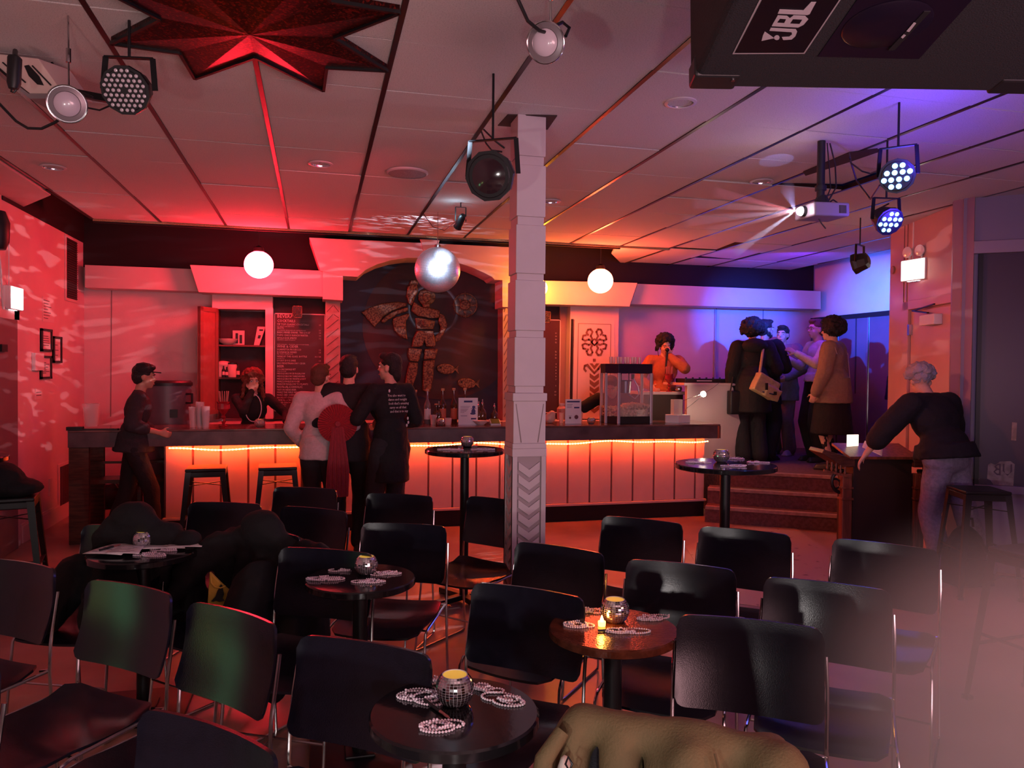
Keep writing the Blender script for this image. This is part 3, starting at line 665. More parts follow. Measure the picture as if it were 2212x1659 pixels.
m = MB(); m.box((-1.36, .16, .0), (-1.33, .6, .865)); m.build('inner_side', DWOOD, bar)
# open end with posts and shelf
for px_ in (BX0+.02, BX0+.02):
    pass
for (xx, yy) in ((BX0+.0, .0), (BX0, .5)):
    m = MB(); m.box((xx, yy, 0), (xx+.16, yy+.05, .865)); m.build('post', DWOOD, bar)
m = MB(); m.box((BX0, .25, .50), (-1.36, .55, .535)); m.build('open_shelf', DWOOD, bar)
m = MB(); m.box((BX0+.1, .30, .68), (-1.36, .34, .70)); m.build('shelf_rail', DWOOD, bar)
for k in range(4): m = MB(); m.box((BX0+.35+.14*k, .32, .06), (BX0+.38+.14*k, .35, .5)); m.build('slat', DWOOD, bar)
m = MB(); m.box((BX0-.01, -.03, 1.018), (-1.72, .04, 1.030)); m.box((BX0-.01, -.04, 1.018), (BX0+.12, .02, 1.05)); m.build('rubber_rail', BLACKP, bar)
m = MB(); m.tube([(BX1-.5, -.04, .98)]*1+[(BX1-.4, -.05, .98)], .001) if False else None
# LED rope under the slab
def strip_z(x): return .838+.010*math.cos(x*4.1)+.006*math.sin(x*9.0)-.006
led = thing('light_rope', 'glowing orange-red string of lights hung under the bar fascia', 'light rope', (0, 7.55, 0))
m = MB(); pts = []
n = 180
for k in range(n):
    x = -1.30+(4.14+1.30)*k/(n-1); pts.append((x, .045, strip_z(x)))
m.tube(pts, .005, 6); m.build('clear_tube', mat('rope_glow', (1, .2, .04), .3, emit=110, ecol=(1, .045, .006)), led, True)
m = MB()
for k, p in enumerate(pts):
    m.sph((p[0], p[1]-.003, p[2]), .0075, 6, 4)
tag(m.build('bulbs', mat('rope_bulb', (1, .5, .1), .3, emit=60, ecol=(1, .20, .03)), led, True), kind='stuff')
# ================================================================ platform, steps and booth on the right
CARP = mat('platform_carpet', (.17, .09, .09), .9, noise=.3, nscale=30)
nos = mat('step_nosing', (.42, .30, .26), .6, noise=.25, nscale=20)
dx = Vector((.82, -.57, 0)).normalized(); nn = Vector((.57, .82, 0)).normalized()
p0 = Vector((4.36, 7.60, 0)); p1 = Vector((5.53, 6.786, 0))
m = MB(); m.prism([p0, p1, Vector((5.62, 6.60, 0)), Vector((X_R, 6.6, 0)), Vector((X_R, Y_B, 0)), Vector((4.36, Y_B, 0))], (0, 0, .5)); PLT = struct(m.build('trim_%d' % n_t[0], CARP)); n_t[0] += 1
for k, (off, zt_) in enumerate(((0, .5), (.215, .333), (.43, .167))):
    a, b = p0-nn*off-dx*.16*(k > 0), p1-nn*off+dx*.0
    if k:
        m = MB(); m.prism([a, b, b+nn*.215, a+nn*.215], (0, 0, zt_-.001)); m.build('step', CARP, PLT)
    m = MB(); m.prism([a-nn*.012+Vector((0, 0, zt_-.03)), b-nn*.012+Vector((0, 0, zt_-.03)), b+nn*.05+Vector((0, 0, zt_-.03)), a+nn*.05+Vector((0, 0, zt_-.03))], (0, 0, .034)); m.build('nosing', nos, PLT, bev=.004)
bo = thing('dj_booth', 'white half-height booth wall right of the bar end', 'booth', (4.3, 8.3, .5))
m = MB(); m.box((-.05, .0, 0), (.75, .06, .92)); m.build('front_board', WALL, bo, bev=.004)
m = MB(); m.prism([(.75, 0, 0), (.95, .5, 0), (.90, .5, 0), (.70, .03, 0)], (0, 0, .92)); m.build('side_board', WALL, bo)
m = MB(); m.prism([(-.1, -.02, .92), (.77, -.02, .92), (1.0, .55, .92), (-.1, .55, .92)], (0, 0, .03)); m.build('booth_top', BEAM, bo, bev=.004)
mx = thing('dj_mixer', 'flat black mixing console lying on the booth top', 'mixer', tuple(PY(1545, 828, 8.45)))
mx.location.z = 1.45
m = MB(); m.box((-.45, -.10, 0), (.30, .16, .05)); m.build('console_body', BLACKP, mx, bev=.006)
m = MB(); m.box((-.30, -.102, .02), (-.10, -.1005, .03)); m.build('lit_label', WHITEPL, mx)
for k in range(8): m = MB(); m.cyl((-.4+.09*k, -.02, .05), (-.4+.09*k, -.02, .065), .012, n=8); m.build('knob', DARKM, mx)
m = MB()
for k in range(5): m.tube([(.2+.03*k, 0, .06), (.24+.03*k, -.05, .12+.01*k), (.32+.02*k, -.06, .07), (.36, .02, .05+.01*k)], .004, 5)
m.build('cable_tangle', BLACKP, mx, True)
sc = thing('side_counter', 'orange-lit counter shelf between bar and booth', 'counter', tuple(PY(1440, 846, 8.6)))
m = MB(); m.box((-.36, -.05, -.035), (.25, .3, 0)); m.build('worktop', BEAM, sc, bev=.004)
m = MB(); m.box((-.34, 0, -1.25), (.22, .28, -.035)); m.build('cabinet_body', mat('dark_cabinet', (.07, .03, .03), .6), sc)
# ================================================================ right side walls
pa = Vector((5.62, 6.62, 0)); pb = Vector((5.20, 5.33, 0)); dn = (pa-pb).normalized(); nr = Vector((-dn.y, dn.x, 0))
if nr.x > 0: nr = -nr                                   # points into the room
DW = mat('door_wall_paint', (.60, .35, .33), .38, noise=.05, nscale=3, coat=.15)
L = (pa-pb).length
def dwl(u, v=0, z=0): return pb+dn*u+nr*v+Vector((0, 0, z))
m = MB(); m.prism([dwl(0), dwl(L), dwl(L, -.3), dwl(0, -.3)], (0, 0, 3.7)); struct(m.build('wall_1' if False else 'wall_door_side', DW))
m = MB(); m.prism([dwl(L, -.001), Vector((X_R, 6.85, 0)), Vector((X_R, 6.6, 0)), dwl(L, -.2)], (0, 0, 3.7)); struct(m.build('wall_jog', WALL))
# the door in it
def dbox(u0, u1, v0, v1, z0, z1):
    m = MB(); m.prism([dwl(u0, v0, z0), dwl(u1, v0, z0), dwl(u1, v1, z0), dwl(u0, v1, z0)], (0, 0, z1-z0)); return m
D2 = struct(dbox(.05, .82, .001, .02, 0, 2.17).build('door_2', DW, bev=.003))
dbox(.83, .95, .001, .045, 0, 2.27).build('door_jamb', DW, D2, bev=.003); dbox(.82, .83, .0, .012, 0, 2.17).build('door_gap', BLACKW, D2)
dbox(0, .95, .001, .045, 2.19, 2.27).build('door_head', DW, D2, bev=.003)
dbox(.22, .50, .02, .09, 2.02, 2.11).build('closer_body', WHITEPL, D2, bev=.004)
m = MB(); m.bar(dwl(.4, .06, 2.13), dwl(.72, .05, 2.17), .02, .012); m.bar(dwl(.72, .05, 2.17), dwl(.3, .05, 2.20), .02, .01); m.build('closer_arm', DARKM, D2)
dbox(.79, .83, .02, .05, 1.95, 2.05).build('hinge', CHROME, D2)
dbox(1.12, 1.19, .001, .012, 1.10, 1.26).build('switch_plate', mat('bronze_plate', (.12, .06, .05), .4), D2)
dbox(1.03, 1.035, .001, .006, 0, H).build('panel_seam', GAP, D2); dbox(.96, .965, .001, .006, 2.27, H).build('panel_seam', GAP, D2)
m = MB(); m.cyl(dwl(1.27, .001, 2.62), dwl(1.27, .02, 2.62), .04, n=20); m.build('alarm_disc', mat('alarm_disc', (.4, .2, .16), .5), D2, True)
et = exit_box('exit_sign', 'glowing white exit box with two round lamp heads over the right door', dwl(.72, .012, 2.55), math.atan2(nr.x, -nr.y)*1.0, True)
et.rotation_euler = (0, 0, math.atan2(-nr.x, nr.y)*1.0); et.rotation_euler[2] = math.atan2(nr.y, nr.x)+R(90)
et.rotation_euler[2] += R(22)
# glossy black mirror panels on the right wall
MIR = mat('dark_mirror', (.30, .27, .33), .03, metal=1)
mr = thing('mirror_wall', 'tall dark mirrored panels in chrome strips on the right wall', 'mirror', (X_R, 0, .5))
ys = [9.62, 9.05, 8.45, 7.9, 7.3, 6.9]
for a, b in zip(ys, ys[1:]):
    m = MB(); m.box((-.04, b+.008, 0), (-.02, a-.008, 1.80)); m.build('mirror_panel', MIR, mr)
for y in ys: m = MB(); m.box((-.05, y-.008, 0), (-.02, y+.008, 1.80)); m.build('chrome_strip', CHROME, mr)
m = MB(); m.box((-.06, 6.9, 1.80), (-.0, 9.62, 1.86)); m.build('top_rail', DARKM, mr)
m = MB(); m.box((-.02, 6.9, 0), (-.0, 9.62, 1.80)); m.build('backing', BLACKP, mr)
# shop window wall on the far right
wa = Vector((5.14, 5.16, 0)); wb = Vector((5.80, 4.67, 0)); wd = (wb-wa).normalized(); wn = Vector((wd.y, -wd.x, 0))
if wn.y > 0: wn = -wn
def wwl(u, v, z): return wa+wd*u+wn*v+Vector((0, 0, z))
def wbox(u0, u1, v0, v1, z0, z1):
    m = MB(); m.prism([wwl(u0, v0, z0), wwl(u1, v0, z0), wwl(u1, v1, z0), wwl(u0, v1, z0)], (0, 0, z1-z0)); return m
WGREY = mat('grey_purple_paint', (.26, .20, .27), .5)
m = MB(); m.prism([dwl(0, .06, 0), dwl(0.0, -.2, 0), wwl(.05, -.1, 0), wwl(.02, .05, 0), dwl(-.06, .08, 0)], (0, 0, 3.7)); struct(m.build('trim_%d' % n_t[0], WGREY)); n_t[0] += 1
ww = struct(wbox(-.05, 3.2, -.14, 0, 0, 3.7).build('wall_window_side', WGREY))
W1 = struct(wbox(.09, 3.1, .0, .004, .70, 2.56).build('window_1', mat('dark_window_film', (.075, .05, .075), .32, spec=.4)))
wbox(.02, 3.2, .0, .05, 2.56, 2.66).build('window_head', mat('window_head_paint', (.34, .26, .32), .5), W1, bev=.004)
wbox(.06, .09, .0, .035, .70, 2.56).build('window_frame', DARKM, W1); wbox(.06, 3.2, .0, .05, .64, .70).build('window_sill', WGREY, W1)
wbox(.0, 3.2, .0, .03, 0, .12).build('baseboard', WGREY, W1)
for z in (): pass
pst = thing('window_poster', 'torn paper poster with mirror-reversed letters UB low on the dark window', 'poster', wwl(0, .008, 0))
def wpx(x, y, v=.008): return PN(x, y, wwl(0, v, 0), wn)-pst.location
m = MB(); m.prism([wpx(*a) for a in [(2134, 1004), (2140, 1000), (2150, 1004), (2160, 997), (2183, 996), (2192, 1003), (2190, 1030), (2188, 1060), (2178, 1066), (2172, 1052), (2148, 1050), (2140, 1038), (2132, 1034)]], wn*.002); m.build('paper', mat('yellowed_paper', (.42, .33, .28), .8, noise=.3, nscale=20), pst)
pr = wpx(2188, 1028, .012)
lt = text('UB', .135, pr, pst, mat('poster_ink', (.14, .09, .11), .7)); lt.scale = (-.8, 1, 1); lt.rotation_euler = (R(90), 0, math.atan2(wd.y, wd.x))
m = MB(); m.prism([wpx(*a) for a in [(2186, 912), (2197, 913), (2195, 952), (2184, 951)]], wn*.002); m.build('tape_piece', mat('yellowed_paper', (.42, .33, .28), .8), pst)
m = MB(); m.prism([wpx(*a) for a in [(2098, 1031), (2116, 1033), (2114, 1037), (2099, 1035)]], wn*.002); m.build('tape_piece', mat('yellowed_paper', (.42, .33, .28), .8), pst)
# exposed ceiling hole near the projector
for pl in ([(1735, 372), (1835, 330), (1895, 322), (1900, 328), (1830, 352), (1740, 380)],):
    m = MB(); m.prism([PZ(x, y, H-.007) for x, y in pl], (0, 0, .006)); m.build('dark_gap', mat('dark_gap', (.05, .03, .03), .9), CEIL)
# ================================================================ chairs
def make_chair():
    t = thing('stacking_chair', 'x', 'chair')
    # back shell, curved and raked
    nx, nz = 22, 7; front = []; back = []
    W2, z0, z1 = .218, .555, .825
    def bp(u, v, off):
        u = math.sin(u*math.pi/2)*.6+u*.4; x = W2*u; z = z0+(z1-z0)*v
        # rounded corners
        e = .035
        cz = 0
        if abs(x) > W2-e: cz = e-math.sqrt(max(0, e*e-(abs(x)-(W2-e))**2))
        zmin, zmax = z0+cz*.8, z1-cz
        z = zmin+(zmax-zmin)*v
        y = .205+.055*(z-z0)/(z1-z0)-.030*(u*u)+.012*math.sin(v*math.pi)
        return (x, y+off, z-.006*(1-u*u)*(1-v))
    m = MB(); vs = []; fs = []
    for off in (0, .010):
        for j in range(nz+1):
            for i in range(nx+1): vs.append(bp(-1+2*i/nx, j/nz, off))
    N = (nx+1)*(nz+1)
    for j in range(nz):
        for i in range(nx):
            a = j*(nx+1)+i; fs.append((a, a+1, a+nx+2, a+nx+1)); b = a+N; fs.append((b, b+nx+1, b+nx+2, b+1))
    for i in range(nx):
        a = i; fs.append((a, a+N, a+N+1, a+1)); a = nz*(nx+1)+i; fs.append((a, a+1, a+N+1, a+N))
    for j in range(nz):
        a = j*(nx+1); fs.append((a, a+nx+1, a+nx+1+N, a+N)); a = a+nx; fs.append((a, a+N, a+nx+1+N, a+nx+1))
    m.add(vs, fs); m.build('backrest', CHSH, t, True)
    # seat shell
    m = MB(); vs = []; fs = []; nx, ny = 12, 12
    def sp(u, v, off):
        y = -.245+.43*v; wv = .215-.018*(1-v)**2; e = .05
        cy_ = 0
        x = wv*u
        ex = max(0, abs(x)-(wv-e))
        if v < .5: y += (e-math.sqrt(max(0, e*e-ex*ex)))*(1-2*v)
        else: y -= (e-math.sqrt(max(0, e*e-ex*ex)))*(2*v-1)*.8
        z = .445-.016*math.sin(v*math.pi)*(1-.6*u*u)-.030*max(0, .25-v)**1*4*.6*(1-.2*u*u)+.022*max(0, v-.8)*5+.010*u*u
        return (x, y, z-off)
    for off in (0, .010):
        for j in range(ny+1):
            for i in range(nx+1): vs.append(sp(-1+2*i/nx, j/ny, off))
    N = (nx+1)*(ny+1)
    for j in range(ny):
        for i in range(nx):
            a = j*(nx+1)+i; fs.append((a, a+1, a+nx+2, a+nx+1)); b = a+N; fs.append((b, b+nx+1, b+nx+2, b+1))
    for i in range(nx):
        a = i; fs.append((a, a+N, a+N+1, a+1)); a = ny*(nx+1)+i; fs.append((a, a+1, a+N+1, a+N))
    for j in range(ny):
        a = j*(nx+1); fs.append((a, a+nx+1, a+nx+1+N, a+N)); a = a+nx; fs.append((a, a+N, a+nx+1+N, a+nx+1))
    m.add(vs, fs); m.build('seat', CHSH, t, True)
    r = .0062
    for s in (-1, 1):
        x = s*.226
        m = MB(); m.tube([(x*.985, .238, .742), (x, .222, .66), (x, .205, .555), (x, .200, .45), (x*1.01, .215, .2), (x*1.02, .232, .03), (x*1.02, .225, .008)], r, 8); m.build('rear_leg', CHROME, t, True)
        m = MB(); m.tube([(x*1.02, .225, .008), (x*1.02, .18, .007), (x*1.03, -.20, .007), (x*1.03, -.228, .012)], r, 8); m.build('floor_runner', CHROME, t, True)
        m = MB(); m.tube([(x*1.03, -.228, .012), (x*1.02, -.222, .05), (x, -.185, .40), (x*.99, -.165, .428), (x*.98, -.13, .436), (x*.98, .19, .452), (x*.99, .201, .455)], r, 8); m.build('front_leg', CHROME, t, True)
        m = MB(); m.cyl((s*.19, .19, .450), (x, .2, .455), .007, n=8); m.build('seat_joint', CHROME, t, True)
    m = MB(); m.tube([(-.224, -.205, .235), (.224, -.205, .235)], .005, 6); m.build('cross_rod', CHROME, t, True)
    m = MB(); m.tube([(-.22, -.11, .425), (.22, -.11, .425)], .005, 6); m.build('cross_rod', CHROME, t, True)
    return t
CH = [((345,1535),(584,1622), 'black chair nearest the camera on the left, only its backrest showing'),
 ((429,1301),(596,1349), 'black chair with large seat in front, second row at lower left'),
 ((220,1255),(356,1281), 'black chair with greenish glints, standing in front of the paper-strewn table pedestal'),
 ((-30,1205),(127,1230), 'black chair cut by the left picture edge with green glints on its back'),
 ((675,1373),(916,1413), 'black chair directly left of the nearest round table'),
 ((1042,1259),(1250,1290), 'black chair with square white glint, left of the copper-lit table'),
 ((1130,1171),(1297,1195), 'black chair just right of the column foot, white glint at its left'),
 ((1314,1115),(1466,1131), 'black chair at the back between the column and the right high table'),
 ((1372,1209),(1574,1230), 'black chair right behind the copper-lit table'),
 ((1525,1138),(1696,1155), 'black chair standing beneath the right high table'),
 ((1666,1247),(1911,1275), 'black chair at right with purple sheen, its seat front glowing violet'),
 ((1485,1328),(1757,1356), 'large black chair behind the olive jacket, broad white glint on its back'),
 ((1813,1164),(2015,1188), 'rightmost black chair, in front of the grey-haired person'),
 ((811,1066),(921,1072), 'black chair in the far row just left of the high table pedestal'),
 ((804,1130),(946,1136), 'black chair directly behind the middle round table at its right'),
 ((1022,1072),(1125,1092), 'black chair half hidden by the column, its seat lit red'),
 ((422,1085),(558,1089), 'black chair before the two bar stools, one small white glint'),
 ((602,1052),(723,1057), 'farthest black chair, in front of the person with the pleated red fan'),
 ((624,1094),(742,1105), 'black chair behind the yellow bag, second from the bar'),
 ((628,1183),(790,1195), 'black chair behind the middle round table at its left'),
 ((520,1139),(650,1160), 'black chair buried under the black coat and yellow tote bag'),
 ((204,1134),(340,1140), 'black chair with a dark padded jacket behind the paper-strewn table'),
 ((-200,1400),(-8,1442), 'black chair almost wholly outside the left picture edge'),
 ((1330,1556),(1575,1622), 'black chair in the foreground wearing the olive jacket')]
chair0 = make_chair(); CHAIRS = []
for k, (a, b, lab) in enumerate(CH):
    A, B = PZ(*a, .822), PZ(*b, .822); d = B-A; an = math.atan2(d.y, d.x)
    if k == 15: an = R(-48); 
    if k == 23: an = R(-34)
    c = chair0 if k == 0 else copy_tree(chair0)
    mid = (A+B)/2; off = Vector((-math.sin(an), math.cos(an), 0))*.25
    if k == 15: mid = A+Vector((math.cos(an), math.sin(an), 0))*.19
    c.location = (mid.x-off.x, mid.y-off.y, 0); c.rotation_euler = (0, 0, an); c['label'] = lab; c['group'] = 'black stacking chairs facing the stage'
    CHAIRS.append(c)
# ================================================================ round tables
def make_table(name, D, Hh, base, lab, loc, topm):
    t = thing(name, lab, 'table', (loc[0], loc[1], 0))
    m = MB(); m.lathe([(D/2-.006, Hh-.030), (D/2, Hh-.026), (D/2, Hh-.005), (D/2-.005, Hh)], 64); m.build('table_top', topm, t, True)
    m = MB(); m.lathe([(.03, .03), (.03, Hh-.04)], 24); m.build('pedestal', DARKM, t, True)
    m = MB(); m.lathe([(.05, Hh-.045), (.10, Hh-.031)], 24); m.build('mounting_plate', DARKM, t, True)
    if base == 'square':
        m = MB(); m.box((-.2, -.2, 0), (.2, .2, .018)); m.box((-.06, -.06, .018), (.06, .06, .03)); m.build('base_plate', DARKM, t, bev=.004)
    else:
        for k in range(4):
            a = k*math.pi/2+.35; c, s = math.cos(a), math.sin(a)
            m = MB(); m.obox((c*.16, s*.16, .032), (c*.14, s*.14, -.012), (-s*.028, c*.028, 0), (0, 0, .018)); m.cyl((c*.29, s*.29, 0), (c*.29, s*.29, .02), .022, n=12); m.build('base_foot', DARKM, t, bev=.004)
    return t
TT = {}
REDTOP = mat('copper_lit_laminate', (.10, .028, .014), .14, spec=.5, noise=.4, nscale=30, bump=.12, bscale=120)  # copper glow of the tea light put into the top's colour
for key, nm, (px, py), Hh, D, base, topm, lab in (
 ('a', 'cocktail_table', (982, 1535), .74, .425, 'square', GLOSSB, 'nearest small round black table with disco votive and three bead heaps'),
 ('b', 'cocktail_table', (1325, 1355), .74, .43, 'square', REDTOP, 'small round table at right whose top glows copper from a tea light'),
 ('c', 'cocktail_table', (779, 1247), .74, .445, 'square', GLOSSB, 'small round black table in the middle of the chairs, beads to its left edge'),
 ('d', 'cocktail_table', (310, 1190), .74, .48, 'square', GLOSSB, 'small round table at left covered with loose paper programmes'),
 ('e', 'high_table', (1004, 970), 1.05, .54, 'cross', GLOSSB, 'tall round bar table in front of the bar, left of the column'),
 ('f', 'high_table', (1567, 1002), 1.05, .585, 'cross', GLOSSB, 'tall round bar table at right in front of the steps')):
    p = PZ(px, py, Hh); TT[key] = (p, D); make_table(nm, D, Hh, base, lab, p, topm)['group'] = 'round tables among the chairs' if key in 'abcd' else 'tall round tables'
pe = PZ(4, 985, 1.05)
make_table('high_table', .5, 1.05, 'cross', 'tall round table mostly outside the left picture edge, its rim lit red', (pe.x-.22, pe.y, 0), GLOSSB)
# ================================================================ mosaic votives
MIRF = mat('mirror_tile', (.80, .78, .82), .07, metal=1)
GROUT = mat('silver_grout', (.5, .47, .5), .5)
GOLD = mat('votive_gold_glow', (.85, .62, .10), .45, metal=0, emit=.28, ecol=(1, .62, .08))  # tea-light glow put into the lining as emission
GLOWT = mat('flame', (1, .7, .3), .4, emit=14, ecol=(1, .55, .12))
def make_votive(facets=30, rows=14, s=1.0):
    t = thing('mosaic_votive', 'x', 'candle holder')
    R0 = .049*s; zc = R0*.82; top = math.radians(48); bot = math.radians(-56)
    m = MB(); prof = [(R0*.97*math.cos(a), zc+R0*.97*math.sin(a)) for a in [bot+(top-bot)*k/14 for k in range(15)]]
    m.lathe(prof, 36, close=False); m.lathe([(.001, prof[0][1]), prof[0]], 36, close=False); m.build('bowl', GROUT, t, True)
    m = MB(); m.lathe([(R0*.96*math.cos(a), zc+R0*.96*math.sin(a)) for a in [top-(top-bot)*k/10 for k in range(11)]], 36, close=False); m.lathe([(prof[-1][0]*.97, prof[-1][1]-.001), (prof[-1][0]*.9, prof[-1][1]-.02), (prof[-1][0]*.6, prof[-1][1]-.04*s)], 36, close=True); m.build('gold_lining', GOLD, t, True)
    m = MB(); rr = random.Random(3)
    for j in range(rows):
        a0 = bot+(top-bot)*(j+.08)/rows; a1 = bot+(top-bot)*(j+.92)/rows
        for k in range(facets):
            t0 = 2*math.pi*(k+.06)/facets; t1 = 2*math.pi*(k+.94)/facets; q = []
            n_ = Vector((math.cos((a0+a1)/2)*math.cos((t0+t1)/2), math.cos((a0+a1)/2)*math.sin((t0+t1)/2), math.sin((a0+a1)/2)))
            n2 = (n_+Vector((rr.gauss(0, .03), rr.gauss(0, .03), rr.gauss(0, .03)))).normalized()
            for (tt, aa) in ((t0, a0), (t1, a0), (t1, a1), (t0, a1)):
                p = Vector((R0*math.cos(aa)*math.cos(tt), R0*math.cos(aa)*math.sin(tt), R0*math.sin(aa)))
                p = p-n2*((p-n_*R0).dot(n2)) + n_*0.0004; q.append(p+Vector((0, 0, zc)))
            m.add(q, [(0, 1, 2, 3)])
    tag(m.build('mirror_tiles', MIRF, t), kind='stuff')
    m = MB(); m.tube([(prof[-1][0]*math.cos(2*math.pi*k/36), prof[-1][0]*math.sin(2*math.pi*k/36), prof[-1][1]) for k in range(36)], .0014, 6, closed=True); m.build('rim', GROUT, t, True)
    m = MB(); m.cyl((0, 0, .012*s), (0, 0, .028*s), .019*s, n=20); m.build('tea_light', WHITEPL, t, True)
    return t
vot0 = None
VL = [((982, 1520), .74, 'a', 1.0, 'nearest mosaic mirror votive, on the black table in front'), ((1328, 1342), .74, 'b', 1.0, 'mosaic mirror votive on the copper-glowing table'), ((791, 1240), .74, 'c', .98, 'mosaic mirror votive on the middle black table'),
      ((310, 1182), .74, 'd', .98, 'mosaic mirror votive between the paper programmes'), ((1009, 965), 1.05, 'e', .95, 'mosaic mirror votive on the tall table before the bar'), ((1558, 998), 1.05, 'f', .98, 'mosaic mirror votive on the tall table by the steps'),
      ((561, 921), 1.018, '', 1.0, 'mosaic votive on the bar in front of the curly-haired bartender'), ((952, 921), 1.018, '', .9, 'mosaic votive on the bar among the bottles'), ((1277, 916), 1.018, '', .9, 'mosaic votive on the bar left of the popcorn machine'), ((1466, 838), 1.23, '', .85, 'mosaic votive on the side counter by the booth')]
for (px, py), z, key, s, lab in VL:
    if z == 1.23: p = PY(px, py, 8.62)
    elif z == 1.018: p = PY(px, py-4, 7.72); p.z = z
    else: p = PZ(px, py, z)
    if z == 1.23: p.z = PY(1440, 846, 8.6).z
    if vot0 is None: vot0 = make_votive(); c = vot0
    else: c = copy_tree(vot0)
    c.location = (p.x, p.y, p.z); c.scale = (s, s, s); c.rotation_euler = (0, 0, random.uniform(0, 6)); c['label'] = lab; c['group'] = 'mosaic mirror votives'
for key in 'abcd':
    p, D = TT[key]
for (q, pw) in ((TT['a'][0], .05),): pass
# little amber tea light beside the votive on the copper table
p = PZ(1300, 1352, .74); t = thing('tea_light', 'glowing amber tea light beside the votive on the copper table', 'candle', (p.x, p.y, .74))
m = MB(); m.lathe([(.012, 0), (.013, .014), (.0125, .016)], 20); m.build('cup', mat('tea_cup', (.9, .6, .2), .4, emit=6, ecol=(1, .42, .06)), t, True)
m = MB(); m.rings([((0, 0, .015), .004), ((0, 0, .022), .006), ((0, 0, .036), .001)], 10); m.build('flame', GLOWT, t, True)
light('tea_light_glow', 'POINT', (p.x-.005, p.y-.01, .785), .35, (1, .34, .05), size=.012)
# ================================================================ bead necklaces
PEARL = mat('pearl_bead', (.80, .68, .76), .25, coat=.3)
def necklace(cx, cy_, z, L, seed, lab, rot=0, wd=.5):
    rr = random.Random(seed); t = thing('bead_necklace', lab, 'necklace', (cx, cy_, z), rot, 'pearly bead necklaces')
    pts = []; n = 1500; q1, q2, q3 = rr.uniform(0, 6.28), rr.uniform(0, 6.28), rr.uniform(0, 6.28); turns = 5
    for k in range(n):
        w0 = 2*math.pi*k/n; u = turns*w0
        r_ = .42+.22*math.sin(2*w0+q1)+.14*math.sin(3*w0+q2)
        pts.append(Vector((L*(1.35*r_*math.cos(u)+.62*math.cos(w0+q3)+.25*math.cos(2*w0+q2)), L*wd*(1.5*r_*math.sin(u)+.35*math.sin(w0+q3)+.25*math.sin(2*w0+q1)), 0)))
    m = MB(); last = None; br = .0034; placed = []
    for p_ in pts:
        if last is None or (p_-last).length > br*2.2:
            zz_ = br+sum(1 for q in placed[:-3] if (q-p_).length < br*1.7)*br*1.5
            zz_ = min(zz_, br*2.6); m.sph((p_.x, p_.y, zz_), br, 7, 5); placed.append(p_); last = p_
    m.build('beads', PEARL, t, True)
    m = MB(); m.tube([(q.x, q.y, br*.9) for q in placed], .0006, 4, closed=True); m.build('thread', WHITEP, t)
    return t
NK = [((908, 1508), .74, .058, 1, 'heap of beads left of the nearest votive', -.3, .62), ((948, 1572), .74, .047, 2, 'heap of beads in front of the nearest votive', .1, .55), ((1048, 1490), .74, .036, 3, 'short coil of beads touching the nearest votive on its right', -.3, .5), ((1090, 1515), .74, .044, 4, 'heap of beads at the right side of the nearest table', -.4, .6), ((945, 1475), .74, .028, 12, 'few beads tucked behind the nearest votive at left', 0, .7),
      ((1265, 1322), .74, .045, 5, 'beads behind left of the tea light on the copper table', 0, .5), ((1248, 1352), .74, .045, 6, 'beads at the left rim of the copper table', -.2, .55), ((1345, 1366), .74, .052, 7, 'beads in front of the votive on the copper table', 0, .4), ((1408, 1338), .74, .045, 8, 'beads at the right of the copper table', .2, .5),
      ((700, 1252), .74, .06, 9, 'beads at the left rim of the middle table', 0, .45), ((745, 1233), .74, .045, 10, 'beads behind left of the middle votive', .1, .4), ((800, 1258), .74, .05, 11, 'beads in front of the middle votive', .1, .4), ((838, 1240), .74, .045, 13, 'beads right of the middle votive', .3, .5),
      ((325, 1200), .74, .055, 14, 'beads in front of the votive on the paper-strewn table', 0, .5), ((360, 1190), .74, .045, 15, 'beads running right on the paper-strewn table', 0, .35),
      ((975, 972), 1.05, .07, 16, 'beads at the left of the tall table before the bar', 0, .5), ((1045, 972), 1.05, .07, 17, 'beads at the right of the tall table before the bar', 0, .5),
      ((1505, 1000), 1.05, .055, 18, 'beads at the left of the tall table by the steps', 0, .5), ((1590, 1008), 1.05, .06, 19, 'beads front right on the tall table by the steps', 0, .4), ((1632, 1000), 1.05, .045, 20, 'beads at the right rim of the tall table by the steps', 0, .6), ((1590, 992), 1.05, .04, 21, 'beads behind the votive on the tall table by the steps', 0, .6)]
for (px, py), z, L, sd, lab, ro, wd_ in NK:
    p = PZ(px, py, z); necklace(p.x, p.y, z, L, sd, lab, ro-R(14), wd_)
